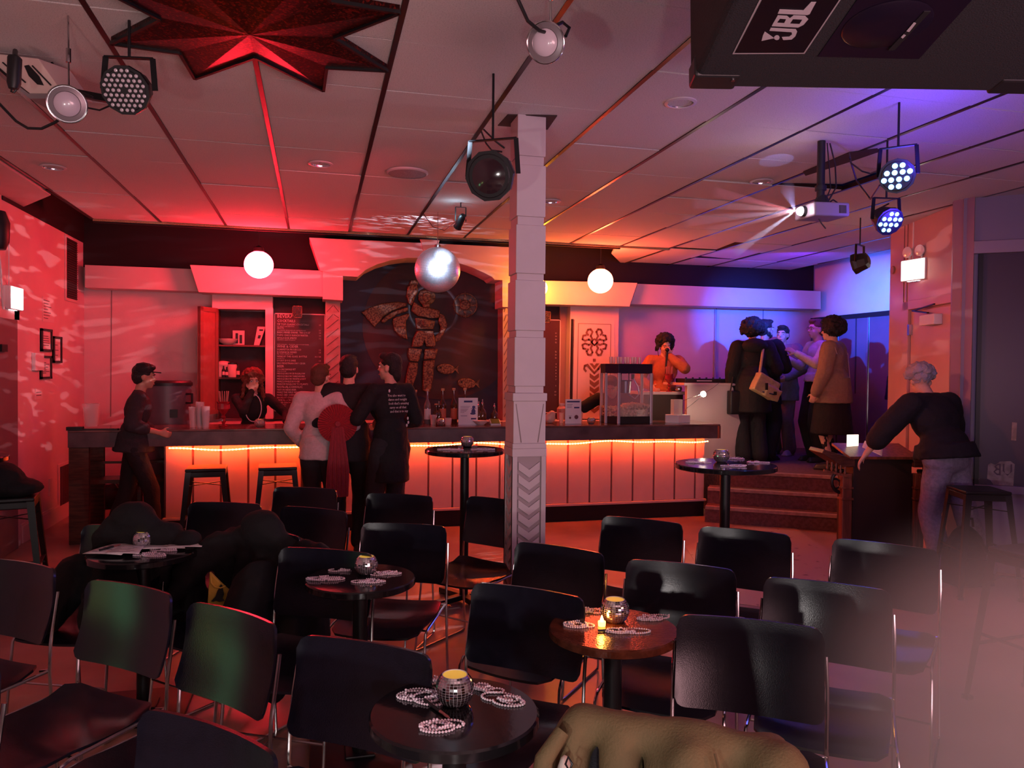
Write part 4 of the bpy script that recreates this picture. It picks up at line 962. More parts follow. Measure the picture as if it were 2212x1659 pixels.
# pens with tip, papers
for (pa, pb, lab) in (((917, 1512), (972, 1552), 'dark lip pencil on the nearest table'), ((1292, 1362), (1375, 1360), 'dark pen lying before the votive on the copper table'), ((215, 1197), (262, 1184), 'dark pen lying on the papers at left')):
    A, B = PZ(*pa, .745), PZ(*pb, .745)
    if 'papers' in lab: A.z = B.z = .763
    t = thing('pen', lab, 'pen', A, 0); d = B-A
    m = MB(); m.cyl((0, 0, 0), d*.62, .0045, n=10); m.build('barrel', BLACKP, t, True)
    m = MB(); m.rings([(d*.62, .0038), (d*.9, .0035), (d, .001)], 10); m.build('tip', mat('pen_red_brown', (.30, .08, .08), .3), t, True)
def sheet(corners, lab, bend=0, name='paper_programme', cat='paper', z=None, group='loose paper programmes', ink=6):
    P = [Vector(c) for c in corners]; o = P[0].copy(); t = thing(name, lab, cat, o, 0, group)
    m = MB(); n = 8; vs = []
    for j in range(n+1):
        for i in range(n+1):
            u, v = i/n, j/n; p_ = (P[0]*(1-u)+P[1]*u)*(1-v)+(P[3]*(1-u)+P[2]*u)*v
            vs.append(p_-o+Vector((0, 0, bend*math.sin(u*math.pi)*(.5+.5*v)+bend*.4*math.sin(v*5))))
    fs = [(j*(n+1)+i, j*(n+1)+i+1, (j+1)*(n+1)+i+1, (j+1)*(n+1)+i) for j in range(n) for i in range(n)]
    m.add(vs, fs); s_ = m.build('sheet', WHITEP, t, 'all'); so = s_.modifiers.new('s', 'SOLIDIFY'); so.thickness = .0008
    if ink:
        m = MB(); rr = random.Random(len(lab))
        for k in range(ink):
            v = .12+.76*k/ink; L = rr.uniform(.5, .85)
            q = []
            for (u, vv) in ((.1, v), (L, v), (L, v+.03), (.1, v+.03)):
                pp = (P[0]*(1-u)+P[1]*u)*(1-vv)+(P[3]*(1-u)+P[2]*u)*vv; q.append(pp-o+Vector((0, 0, bend*math.sin(u*math.pi)*(.5+.5*vv)+bend*.4*math.sin(vv*5)+.0012)))
            m.add(q, [(0, 1, 2, 3)])
        m.build('print', mat('grey_ink', (.25, .22, .25), .7), t)
    return t
zt = .752
sheet([PZ(178, 1196, zt), PZ(262, 1199, zt), PZ(300, 1172, zt), PZ(272, 1166, zt+.0)], 'paper programme hanging over the left rim of the table at left', .006)
sheet([PZ(225, 1196, zt+.004), PZ(300, 1196, zt+.004), PZ(312, 1178, zt+.004), PZ(255, 1176, zt+.004)], 'paper programme left of the votive under the dark pen', .004)
sheet([PZ(300, 1186, zt), PZ(400, 1184, zt), PZ(395, 1166, zt), PZ(318, 1164, zt)], 'paper programme behind and right of the votive at left', .003)
sheet([PZ(360, 1182, zt+.004), PZ(436, 1181, zt+.006), PZ(440, 1167, zt+.008), PZ(372, 1166, zt+.004)], 'paper programme jutting past the right rim toward the black coat', .003)
def seat_sheet(k, lab, dx_=0, dy_=0, sz=(.14, .2), rz=.2):
    c = CHAIRS[k]; t = thing('paper_programme', lab, 'paper', (0, 0, 0), 0, 'paper programmes left on seats')
    Mw = Matrix.Translation(c.location) @ Matrix.Rotation(c.rotation_euler.z+rz, 4, 'Z'); t.matrix_world = Mw @ Matrix.Translation((dx_, dy_, .452))
    m = MB(); n = 6; vs = []
    for j in range(n+1):
        for i in range(n+1):
            u, v = i/n, j/n; vs.append((sz[0]*(u-.5)*2*.5, sz[1]*(v-.5), .004+.014*math.cos((v-.5)*3)*(1)-.006+.004*math.sin(u*4)))
    m.add(vs, [(j*(n+1)+i, j*(n+1)+i+1, (j+1)*(n+1)+i+1, (j+1)*(n+1)+i) for j in range(n) for i in range(n)])
    s_ = m.build('sheet', WHITEP, t, 'all'); so = s_.modifiers.new('s', 'SOLIDIFY'); so.thickness = .0008
seat_sheet(7, 'paper programme on the seat beneath the backrest right of the column', .05, 0)
seat_sheet(9, 'pale paper programme on the seat under the right high table', -.02, -.02)
seat_sheet(8, 'paper programme on the seat just right of the copper table', .12, -.05)
# ================================================================ bar stools
def make_stool():
    t = thing('bar_stool', 'x', 'stool')
    hs = .155
    m = MB(); m.box((-hs, -hs, .735), (hs, hs, .76)); m.build('seat', DARKM, t, bev=.008, seg=3)
    m = MB(); m.box((-hs+.004, -hs+.004, .69), (hs-.004, hs-.004, .735)); m.build('apron', DARKM, t, bev=.006)
    for sx in (-1, 1):
        for sy in (-1, 1):
            m = MB(); a = Vector((sx*.135, sy*.135, .735)); b = Vector((sx*.205, sy*.205, .012))
            w0, w1 = .026, .016
            m.add([a+Vector((-sx*w0, sy*w0*.6, 0)), a+Vector((sx*w0*.7, sy*w0*.7, 0)), a+Vector((sx*w0*.6, -sy*w0, 0)), b+Vector((-sx*w1, sy*w1*.6, 0)), b+Vector((sx*w1*.7, sy*w1*.7, 0)), b+Vector((sx*w1*.6, -sy*w1, 0))],
                  [(0, 1, 2), (3, 5, 4), (0, 3, 4, 1), (1, 4, 5, 2), (2, 5, 3, 0)])
            lg = m.build('leg', DARKM, t)
            m = MB(); m.box(b-Vector((.018, .018, .012)), b+Vector((.018, .018, .006))); m.build('rubber_foot', BLACKP, lg)
    for a, b, z in (((-1, -1), (1, -1), .28), ((-1, 1), (1, 1), .28), ((-1, -1), (-1, 1), .33), ((1, -1), (1, 1), .33)):
        f_ = .205-.07*z/.735; m = MB(); m.bar((a[0]*f_, a[1]*f_, z), (b[0]*f_, b[1]*f_, z), .022, .008); m.build('foot_rail', DARKM, t)
    for s in (-1, 1):
        m = MB(); m.bar((-.14, s*.14, .62), (.14, -s*.14, .62), .012, .006); m.build('cross_brace', DARKM, t)
    return t
s0 = make_stool()
for k, (p, rz, lab) in enumerate(((PZ(447, 1008, .76), .05, 'black metal stool at the bar, left one of two'), (PZ(600, 1005, .76), .05, 'black metal stool at the bar, right one of two'), (PZ(20, 1070, .76), .2, 'black metal stool at the left edge with a dark jacket on its seat'),
     (PZ(2113, 1055, .76), -.35, 'black metal stool in front of the dark window at right'), (PZ(2250, 1190, .76), .1, 'black metal stool cut by the right picture edge, one leg showing'))):
    c = s0 if k == 0 else copy_tree(s0)
    c.location = (p.x, p.y, 0); c.rotation_euler = (0, 0, rz); c['label'] = lab; c['group'] = 'square-seat metal stools'
# ================================================================ soft things by voxel blend
def blob(name, build, mats, parent=None, voxel=.012, smooth=6, loc=None, bumpf=None):
    m = MB(); build(m); o = bpy.data.objects.new(name, m.mesh(name, mats)); COL.objects.link(o)
    if parent is not None: o.parent = parent
    if loc is not None: o.location = loc
    r = o.modifiers.new('remesh', 'REMESH'); r.mode = 'VOXEL'; r.voxel_size = voxel; r.use_smooth_shade = True
    s = o.modifiers.new('smooth', 'SMOOTH'); s.factor = .5; s.iterations = smooth
    if bumpf:
        tx = bpy.data.textures.new('folds', 'CLOUDS'); tx.noise_scale = bumpf[1]
        d = o.modifiers.new('folds', 'DISPLACE'); d.texture = tx; d.strength = bumpf[0]; d.texture_coords = 'GLOBAL'
    return o
def cap(m, p0, p1, r0, r1=None, n=12):
    r1 = r0 if r1 is None else r1
    m.cyl(p0, p1, r0, r1, n); m.sph(p0, r0*.99, n, 8); m.sph(p1, r1*.99, n, 8)
CLB = mat('black_cloth', (.005, .0045, .006), .9, bump=.3, bscale=40)
OLV = mat('olive_cotton', (.135, .100, .045), .85, noise=.15, nscale=10, bump=.25, bscale=180)
c = CHAIRS[23]
def coat_build(m):
    # local chair space: drapes over the back
    cap(m, (-.19, .24, .83), (.19, .24, .82), .038, .038)
    cap(m, (-.21, .24, .79), (-.22, .25, .58), .045, .05); cap(m, (.21, .24, .78), (.25, .24, .55), .05, .06)
    for x in (-.2, -.1, 0, .1, .2):
        cap(m, (x, .26, .81), (x*1.15, .34, .40), .042, .055)
        cap(m, (x, .225, .82), (x*1.1, .165, .60), .036, .042)
    cap(m, (.05, .18, .80), (.2, .10, .5), .05, .06); cap(m, (.22, .2, .80), (.30, .12, .46), .06, .06)
cj = thing('draped_jacket', 'olive cotton jacket draped over the foreground chair at lower right', 'jacket', c.location, 0)
cj.rotation_euler = c.rotation_euler.copy()
blob('jacket_body', coat_build, OLV, cj, .014, 8, bumpf=(.035, .16))
m = MB(); m.tube([(-.215, .17, .83), (-.245, .135, .78), (-.255, .125, .70), (-.24, .13, .60), (-.235, .14, .5)], [.016, .02, .022, .02, .016], 10); m.build('collar', OLV, cj, True)
m = MB(); m.sph((-.205, .15, .70), (.02, .03, .09), 12, 8); m.build('pale_lining', mat('pale_lining', (.55, .5, .45), .8), cj, True)
m = MB(); m.tube([(.10, .165, .84), (.13, .12, .76), (.16, .09, .66), (.20, .07, .56)], .003, 6); m.build('seam', mat('olive_dark', (.10, .065, .03), .9), cj, True)
for k in range(2): m = MB(); m.tube([(-.19+.03*k, .125-.01*k, .80-.02*k), (-.18+.03*k, .12-.01*k, .79-.02*k), (-.185+.03*k, .118-.01*k, .775-.02*k), (-.195+.03*k, .123-.01*k, .785-.02*k)], .0025, 6, closed=True); m.build('hook_clasp', DARKM, cj, True)
# black coat with yellow tote on chair 20
c = CHAIRS[20]; bcj = thing('draped_coat', 'big black coat thrown over a chair in front of the bar stools', 'coat', c.location); bcj.rotation_euler = c.rotation_euler.copy()
def bc_build(m):
    m.sph((-.02, .22, .84), (.12, .08, .09)); cap(m, (-.16, .24, .78), (.20, .26, .74), .07, .07)
    for x in (-.24, -.12, 0, .12, .24, .32): cap(m, (x, .24, .76), (x*1.1+.03, .16, .36), .06, .055)
    cap(m, (-.25, .15, .74), (-.36, .05, .62), .08, .06); cap(m, (.1, .1, .6), (.16, -.1, .4), .13, .10); cap(m, (.30, .1, .5), (.36, -.05, .24), .06, .04)
    cap(m, (-.33, .08, .62), (-.36, .0, .54), .06, .045)
blob('coat_body', bc_build, CLB, bcj, .016, 6, bumpf=(.03, .12))
m = MB(); m.tube([(-.40+.035*math.cos(k*.6), -.02+.02*math.sin(k*.6), .50+.010*math.sin(k*.6+1)) for k in range(11)], .006, 8, closed=True); m.build('cuff_ring', mat('grey_ring', (.35, .3, .3), .5), bcj, True)
ty = thing('tote_bag', 'yellow tote bag with a black bird print under the black coat', 'bag', c.location); ty.rotation_euler = c.rotation_euler.copy()
YEL = mat('yellow_canvas', (.62, .40, .06), .8, noise=.1, nscale=30)
pts = [PD(x, y, 3.42) for x, y in [(452, 1236), (478, 1262), (498, 1280), (512, 1316), (448, 1303)]]
iv = (Matrix.Translation(c.location) @ Matrix.Rotation(c.rotation_euler.z, 4, 'Z')).inverted()
fv = iv.to_3x3() @ (_F*.02)
m = MB(); m.prism([iv @ p for p in pts], fv); m.build('bag_side', YEL, ty, bev=.004)
def tp(x, y, d=3.415): return iv @ PD(x, y, d)
m = MB(); m.prism([tp(*a) for a in [(475, 1268), (482, 1272), (484, 1284), (481, 1292), (486, 1298), (474, 1300), (466, 1297), (462, 1300), (456, 1299), (466, 1288), (470, 1276)]], -fv*.1); m.prism([tp(*a) for a in [(478, 1262), (483, 1269), (478, 1276), (472, 1270)]], -fv*.1); m.build('bird_print', BLACKP, ty)
m = MB(); m.tube([tp(455, 1240), tp(456, 1258), tp(464, 1268), tp(477, 1270), tp(487, 1266)], .004, 6); m.build('handle', YEL, ty, True)
# dark jackets on chair 21, bag beneath
c = CHAIRS[21]; dj = thing('padded_jacket', 'black padded jacket heaped on the chair behind the paper-strewn table', 'jacket', c.location); dj.rotation_euler = c.rotation_euler.copy()
def dj_build(m):
    cap(m, (-.05, .24, .80), (.22, .26, .78), .075, .075); m.sph((.06, .23, .87), (.11, .09, .08))
    for x in (-.1, .05, .2, .33): cap(m, (x, .24, .76), (x*1.1, .28, .34), .065, .06)
    cap(m, (-.15, .12, .62), (-.12, -.15, .50), .10, .09); cap(m, (.05, .12, .58), (.15, -.12, .50), .13, .10); cap(m, (-.2, -.05, .56), (-.18, -.18, .50), .08, .07)
blob('jacket_body', dj_build, CLB, dj, .016, 5, bumpf=(.03, .09))
# jacket on left stool
p = PZ(20, 1070, .76); sj = thing('folded_jacket', 'dark jacket lying on the stool at the left edge', 'jacket', (p.x, p.y, .76))
blob('jacket_body', lambda m: (m.sph((-.10, 0, .10), (.20, .15, .12)), m.sph((.04, 0, .05), (.16, .13, .06)), cap(m, (-.12, -.05, .1), (-.2, -.16, -.2), .06, .05)), CLB, sj, .014, 5, bumpf=(.02, .08))
# bags on floor
p = PZ(2083, 1262, 0); bp_ = thing('backpack', 'black backpack on the floor behind the right stool', 'bag', (p.x, p.y, 0))
blob('bag_body', lambda m: (m.sph((0, 0, .22), (.15, .12, .23)), m.box((-.13, -.10, 0), (.13, .10, .30)), m.sph((-.03, -.10, .20), (.11, .07, .14))), CLB, bp_, .014, 5, bumpf=(.015, .08))
m = MB(); m.tube([(-.05, -.02, .44), (-.04, -.02, .50), (.04, -.02, .50), (.05, -.02, .44)], .010, 8); m.build('grab_handle', BLACKP, bp_, True)
m = MB(); m.box((.03, -.175, .18), (.10, -.165, .26)); m.build('patch', mat('grey_patch', (.3, .26, .3), .6), bp_)
p = PZ(220, 1098, 0); dbg = thing('duffel_bag', 'black duffel bag on the floor under the open bar end', 'bag', (p.x, p.y, 0))
blob('bag_body', lambda m: (cap(m, (-.2, 0, .14), (.3, 0, .14), .13, .13), m.box((-.28, -.1, 0), (.4, .1, .12))), CLB, dbg, .016, 5, bumpf=(.02, .1))
m = MB(); m.tube([(-.1, -.1, .22), (-.02, -.12, .34), (.12, -.12, .34), (.2, -.1, .22)], .01, 8); m.build('carry_strap', BLACKP, dbg, True)
# ================================================================ things on the bar
def onbar(px, y=7.80): p = PY(px, 920, y); return Vector((p.x, y, 1.018))
AMB = mat('amber_liquor_glass', (.07, .022, .012), .06, spec=.8, coat=.5)
CLG = mat('pale_bottle_glass', (.16, .13, .14), .05, spec=.9, coat=.5)
CORK = mat('cork', (.5, .30, .18), .7)
LABELS = [mat('label_orange', (.75, .35, .12), .6), mat('label_white', (.75, .7, .7), .6), mat('label_red', (.5, .12, .08), .6)]
def bottle(px, top, mt, lb, lab, r=.036, y=7.95, kind='cork', base=1.018):
    p = PY(px, 900, y); h = PY(px, top, y).z-base
    t = thing('liquor_bottle', lab, 'bottle', (p.x, y, base), 0, 'bottles on the bar')
    hb = h*.60
    m = MB(); m.lathe([(r*.9, 0), (r, .006), (r, hb*.86), (r*.85, hb*.97), (r*.42, hb*1.14), (r*.34, hb*1.2), (r*.34, h*.90), (r*.42, h*.905), (r*.42, h*.93)], 20); m.build('glass_body', mt, t, True)
    m = MB()
    if kind == 'cork': m.lathe([(r*.40, h*.93), (r*.48, h*.94), (r*.48, h), (r*.4, h)], 14)
    else: m.lathe([(r*.35, h*.92), (r*.25, h*.95), (r*.12, h*1.05), (r*.10, h*1.12)], 10)
    m.build('stopper' if kind == 'cork' else 'pour_spout', CORK if kind == 'cork' else CHROME, t, True)
    if lb is not None:
        m = MB(); n = 12; vs = []
        for z in (hb*.22, hb*.72):
            for k in range(n+1): a = R(-90-70+140*k/n); vs.append((r*1.02*math.cos(a), r*1.02*math.sin(a), z))
        m.add(vs, [(k, k+1, k+n+2, k+n+1) for k in range(n)]); m.build('paper_label', LABELS[lb], t, True)
    return t
BT = [(897, 842, CLG, 0, 'bottle with orange label nearest the man in the black T-shirt'), (923, 840, CLG, 1, 'clear bottle with white label, second on the bar'), (956, 839, AMB, 2, 'dark corked bottle, left of a close pair'), (980, 838, AMB, 2, 'dark corked bottle, right of a close pair'), (1004, 838, AMB, None, 'corked bottle standing behind the printed drinks sheet'),
      (942, 872, AMB, None, 'short dark bottle with small cork among taller ones')]
for b_ in BT: bottle(*b_)
for px, tp_, lab in ((1042, 868, 'bottle with metal pour spout right of the drinks sheet'), (1068, 876, 'second bottle with metal pour spout, near the card reader'), (948, 872, 'spout bottle hidden among glasses on the bar'), (1034, 872, 'spout bottle peeking out at the right of the drinks sheet')):
    bottle(px, tp_, AMB, None, lab, r=.04, kind='spout')
GLS = mat('thin_glass', (.80, .70, .72), .06, spec=.9, alpha=.35)
def tumbler(px, y, lab, h=.10, r=.035, n=1, group='clear glasses on the bar', base=1.018, mt=GLS, name='drinking_glass'):
    p = PY(px, 900, y); t = thing(name, lab, 'glass', (p.x, y, base), 0, group)
    for k in range(n):
        m = MB(); z = k*.018; m.lathe([(r*.72, z+.002), (r*.78, z), (r, z+h), (r*.96, z+h), (r*.72, z+.008)], 20, close=False); m.build('cup' if n > 1 else 'bowl', mt, t, True)
    return t
tumbler(936, 7.85, 'empty glass between the bottles left of the drinks sheet')
tumbler(968, 7.8, 'squat glass before the pair of corked bottles', .07, .04)
tumbler(1213, 7.9, 'tapered glass left of the white card stand', .11, .03)
tumbler(1253, 7.9, 'thin glass between card stand and votive', .12, .03)
tumbler(432, 7.75, 'short stack of clear plastic cups, left of two', .15, .04, 6, 'stacked clear cups')
tumbler(444, 7.7, 'short stack of clear plastic cups, right of two', .13, .04, 5, 'stacked clear cups')
tumbler(418, 7.8, 'single tall clear cup by the trash bin', .19, .045)
tumbler(197, 7.85, 'large clear plastic pitcher on the left end of the bar', .21, .075, 1, None, 1.03, name='plastic_pitcher')
t = thing('drinks_sheet', 'lavender-white printed sheet in a stand, with a pirate-like line drawing', 'sign', onbar(1011, 7.74)); 
t['label'] = 'tall printed drinks sheet in a clear stand, left of the column'
def card(t, wpx, hpx, mt, items, Y=7.74):
    W = wpx/FPX*Y*1.03; Hh = hpx/FPX*Y*1.03
    m = MB(); m.box((-W/2, 0, 0), (W/2, .004, Hh)); m.build('sheet', mt, t); m = MB(); m.box((-W/2, -.02, 0), (W/2, .03, .004)); m.build('stand_foot', GLS, t)
    m = MB()
    for (x0, x1, z0, z1) in items: m.box(((x0-.5)*W, -.001, z0*Hh), ((x1-.5)*W, 0, z1*Hh))
    m.build('print', mat('blue_ink', (.06, .06, .20), .7), t)
    return W, Hh
SH = mat('sheet_lavender', (.80, .76, .84), .6)
W, Hh = card(t, 42, 58, SH, [(.28, .72, .83, .90), (.1, .6, .68, .69), (.1, .55, .64, .65), (.1, .5, .58, .59), (.1, .45, .54, .55), (.1, .4, .5, .51), (.1, .3, .46, .47), (.12, .45, .33, .345), (.65, .92, .2, .26)])
m = MB(); m.sph((.055, 0, Hh*.50), (.022, .002, .03), 10, 6); m.sph((.058, 0, Hh*.66), (.018, .002, .014), 10, 6); m.box((.03, -.001, Hh*.60), (.085, 0, Hh*.615)); m.sph((.05, 0, Hh*.42), (.03, .002, .012), 10, 6); m.build('line_drawing', mat('blue_ink', (.06, .06, .20), .7), t)
t = thing('card_sign', 'white card stand with two round logos right of the column', 'sign', onbar(1238, 7.74))
W, Hh = card(t, 37, 55, SH, [(.1, .9, .87, .93), (.1, .45, .78, .795), (.1, .4, .72, .735), (.1, .4, .66, .675), (.55, .88, .63, .69), (.2, .4, .32, .33)])
m = MB(); m.cyl((.035, -.002, Hh*.28), (.035, 0, Hh*.28), .022, n=20); m.cyl((-.035, -.002, Hh*.25), (-.035, 0, Hh*.25), .012, n=20); m.build('round_logo', mat('maroon_ink', (.15, .05, .07), .7), t)
t = thing('paper_bowl', 'white folded paper bowl on the bar left of the column', 'bowl', onbar(1038, 7.72))
m = MB(); m.lathe([(.03, 0), (.045, .01), (.085, .045), (.082, .046), (.04, .014), (.001, .012)], 14, close=False); m.build('bowl', mat('bowl_white', (.8, .68, .68), .6), t)
t = thing('card_reader', 'small white payment tablet with black screen beside the column', 'payment terminal', onbar(1069, 7.72))
m = MB(); m.prism([(-.055, -.05, 0), (-.055, .05, 0), (-.055, .04, .06), (-.055, -.05, .012)], (.11, 0, 0)); m.build('housing', WHITEPL, t, bev=.004)
m = MB(); m.obox((0, -.006, .0395), (.045, 0, 0), (0, .038, .0205), (0, .0005, -.001)); m.build('screen', BLACKP, t)
t = thing('napkin_bag', 'clear bag of napkins and limes on the bar just right of the column', 'bag', onbar(1188, 7.85))
blob('bag_body', lambda m: (m.sph((0, 0, .06), (.06, .05, .06)), m.sph((.02, 0, .10), (.04, .04, .04))), mat('cloudy_plastic', (.6, .4, .34), .3), t, .01, 2)
t = thing('white_containers', 'x', 'container', onbar(1213, 8.4)); t.name = 'squeeze_container'; t['label'] = 'pale rounded plastic container behind the card stand'
m = MB(); m.lathe([(.05, 0), (.055, .02), (.055, .13), (.03, .16), (.03, .18), (.001, .18)], 18); m.build('container_body', mat('pale_container', (.75, .45, .38), .4), t, True); m = MB(); m.lathe([(.033, .165), (.033, .19), (.001, .19)], 14); m.build('lid', WHITEPL, t, True)
# black bin with lid
t = thing('trash_bin', 'grey-black wheeled trash bin behind the left bar end', 'bin', PY(362, 925, 8.35)); t.location.z = .55
zt_ = PY(362, 822, 8.35).z-.55
m = MB(); m.prism([(-.17, -.17, 0), (.17, -.17, 0), (.17, .17, 0), (-.17, .17, 0)], (0, 0, .001)) if False else m.rings([((0, 0, 0), .19), ((0, 0, zt_-.05), .225)], 28); m.build('barrel', mat('bin_grey', (.12, .09, .11), .4), t, True)
m = MB(); m.rings([((0, 0, zt_-.05), .235), ((0, 0, zt_-.02), .235), ((0, 0, zt_), .215)], 28); m.build('lid', BLACKP, t, True)
m = MB(); m.tube([(.19, -.11, zt_-.13), (.25, -.14, zt_-.13), (.25, -.14, zt_-.22), (.19, -.11, zt_-.22)], .012, 8); m.build('carry_handle', BLACKP, t, True)
m = MB(); m.box((.06, -.222, zt_-.36), (.13, -.212, zt_-.28)); m.build('dark_label', BLACKP, t)
m = MB(); m.rings([((0, 0, -.55), .17), ((0, 0, 0), .19)], 28); m.build('lower_barrel', mat('bin_grey', (.12, .09, .11), .4), t, True)
# red goblet on the bar and glassware
def goblet(p, lab, s=1.0):
    t = thing('red_goblet', lab, 'goblet', p, 0, 'dark red faceted goblets')
    RG = mat('red_cut_glass', (.30, .01, .02), .08, coat=.8, spec=.8)
    m = MB(); m.lathe([(.04, 0), (.042, .008), (.012, .02), (.022, .05), (.012, .07), (.026, .09), (.012, .11), (.03, .13)], 14); m.build('stem', RG, t)
    m = MB(); m.lathe([(.03, .13), (.06, .17), (.058, .22), (.068, .24), (.060, .24), (.052, .18), (.02, .14)], 14, close=False); m.build('bowl', RG, t)
    m = MB()
    for k in range(7): m.bar((.03*math.cos(k), .03*math.sin(k), .2), (.045*math.cos(k), .045*math.sin(k), .34), .008, .008)
    m.build('straws', mat('straw_red', (.55, .15, .14), .5), t)
    t.scale = (s, s, s); return t
goblet(onbar(483, 7.85), 'dark red cut-glass goblet of straws left of the bartender')
goblet(Vector((PY(1445, 846, 8.62).x, 8.62, PY(1440, 846, 8.6).z)), 'dark red cut-glass goblet on the side counter under the microphone', .9)
# shelf contents
sh1 = PY(520, 745, 9.4).z; sh2 = PY(520, 815, 9.4).z
SR = mat('shelf_pale', (.70, .50, .48), .6)
p = PY(492, 745, 9.46); t = thing('mixing_bowl', 'white bowl on the upper cupboard shelf', 'bowl', (p.x, 9.46, sh1)); m = MB(); m.lathe([(.04, 0), (.09, .03), (.11, .07), (.10, .07), (.05, .02)], 20, close=False); m.build('bowl', SR, t, True)
p = PY(514, 745, 9.5); t = thing('photo_card', 'propped photo card on the upper cupboard shelf', 'card', (p.x, 9.52, sh1)); m = MB(); m.box((-.06, 0, 0), (.07, .01, .17)); m.build('card', SR, t); m = MB(); m.box((-.03, -.002, .02), (0, 0, .14)); m.box((.015, -.002, .02), (.045, 0, .12)); m.build('picture_figures', BLACKP, t)
p = PY(560, 745, 9.5); t = thing('leaning_leaflet', 'leaflet leaning against the right side of the upper shelf', 'leaflet', (p.x, 9.5, sh1)); m = MB(); m.prism([(-.06, 0, 0), (.0, 0, 0), (.07, 0, .22), (-.02, 0, .22)], (0, .006, 0)); m.build('leaflet_sheet', SR, t); m = MB(); m.prism([(-.0, -.002, .17), (.04, -.002, .17), (.045, -.002, .19), (.0, -.002, .19)], (0, .001, 0)); m.prism([(-.02, -.002, .08), (.01, -.002, .08), (.02, -.002, .12), (-.01, -.002, .12)], (0, .001, 0)); m.build('print', BLACKP, t)
p = PY(486, 815, 9.46); t = thing('paper_stack', 'creamy folded cloth pile on the lower cupboard shelf', 'cloth', (p.x, 9.46, sh2)); blob('pile', lambda m: (m.box((-.08, -.05, 0), (.05, .06, .15)), m.sph((-.02, 0, .15), (.09, .07, .04))), SR, t, .012, 3)
for k, (px, h, col) in enumerate(((483, .13, BLACKP), (490, .12, BLACKP), (514, .15, BLACKP))):
    p = PY(px, 815, 9.4); t = thing('sauce_bottle', ['small dark bottle, leftmost on the lower cupboard shelf', 'small dark bottle beside the leftmost on the lower shelf', 'small dark bottle with pale label near the bartender hair'][k], 'bottle', (p.x, 9.40, sh2)); m = MB(); m.lathe([(.02, 0), (.02, h*.6), (.008, h*.8), (.008, h)], 12); m.build('glass_body', col, t, True); m = MB(); m.lathe([(.0205, h*.2), (.0205, h*.5)], 12, close=False); m.build('paper_label', SR, t, True)
p = PY(502, 815, 9.42); t = thing('jar', 'stout pale jar in the middle of the lower cupboard shelf', 'jar', (p.x, 9.42, sh2)); m = MB(); m.lathe([(.05, 0), (.055, .02), (.055, .13), (.045, .15)], 18); m.build('jar_body', SR, t, True); m = MB(); m.lathe([(.05, .15), (.05, .17), (.001, .17)], 18); m.build('lid', BLACKP, t, True)
# ---- popcorn machine
P0_ = onbar(1353, 7.85); pop = thing('popcorn_machine', 'hexagonal popcorn machine with glass sides and aluminium posts on the bar', 'popcorn machine', P0_)
sc_ = 7.9/FPX*1.03
ht = (PY(1350, 786, 7.85).z-1.018)
hexp = [(-.27, .02), (-.155, -.13), (.24, -.13), (.27, .02), (.24, .2), (-.24, .2)]
ALU = mat('aluminium_post', (.62, .58, .66), .35, metal=.6)
hexf = [(-.25, -.02), (-.15, -.14), (.235, -.12), (.255, .18), (-.22, .20)]
def hexprism(z0, z1, s, name, mt): m = MB(); m.prism([(x*s, y*s, z0) for x, y in hexf], (0, 0, z1-z0)); return m.build(name, mt, pop, bev=.003)
hexprism(.0, .075, 1.0, 'base', BLACKP); hexprism(ht-.105, ht, 1.04, 'canopy', mat('popcorn_canopy', (.012, .008, .035), .3))
for k, (x, y) in enumerate(hexf): m = MB(); m.box((x-.014, y-.014, .0), (x+.014, y+.014, ht-.10)); m.build('corner_post', ALU, pop, bev=.003)
PGL = mat('popcorn_glass', (.8, .6, .7), .03, alpha=.16, spec=.9)
for k in range(5):
    a, b_ = Vector(hexf[k]+(0,)), Vector(hexf[(k+1) % 5]+(0,)); m = MB(); m.prism([a+Vector((0, 0, .08)), b_+Vector((0, 0, .08)), b_+Vector((0, 0, ht-.11)), a+Vector((0, 0, ht-.11))], (b_-a).cross(Vector((0, 0, 1))).normalized()*.003); m.build('glass_pane', PGL, pop)
PC = mat('popcorn', (.95, .78, .55), .8, noise=.3, nscale=30)
m = MB(); rr = random.Random(5)
for k in range(950):
    x = rr.uniform(-.22, .23); y = rr.uniform(-.115, .17)
    if x < -.15 and y < (-.14+.12*(-.15-x)/.1)+.015: continue
    top_ = .175+.02*math.sin(x*12)+.03*(y+.1); z = rr.uniform(.08, top_) if rr.random() < .45 else top_
    m.sph((x, y, z+rr.uniform(-.006, .006)), tuple(rr.uniform(.009, .016) for _ in range(3)), 5, 4)
m.box((-.14, -.09, .075), (.21, .16, .15))
tag(m.build('popcorn_heap', PC, pop), kind='stuff')
m = MB(); m.rings([((0.0, .04, ht-.32), .055), ((0, .04, ht-.19), .065)], 20); m.build('kettle', mat('kettle_steel', (.25, .22, .3), .3, metal=1), pop, True)
m = MB(); m.bar((-.05, .04, ht-.19), (-.05, .04, ht-.1), .01, .01); m.bar((.04, .04, ht-.19), (.04, .04, ht-.1), .01, .01); m.bar((-.07, .04, ht-.185), (.08, .04, ht-.185), .012, .012); m.build('kettle_hanger', BLACKP, pop)
m = MB(); m.tube([(.07, .0, ht-.13), (.08, -.02, ht-.18), (.12, -.03, ht-.25), (.13, -.03, ht-.33), (.09, -.02, ht-.38), (.03, .02, ht-.34)], .007, 8); m.build('power_hose', ALU, pop, True)
m = MB(); m.cyl((.07, 0, ht-.17), (.07, 0, ht-.11), .018, n=12); m.build('plug', BLACKP, pop, True)
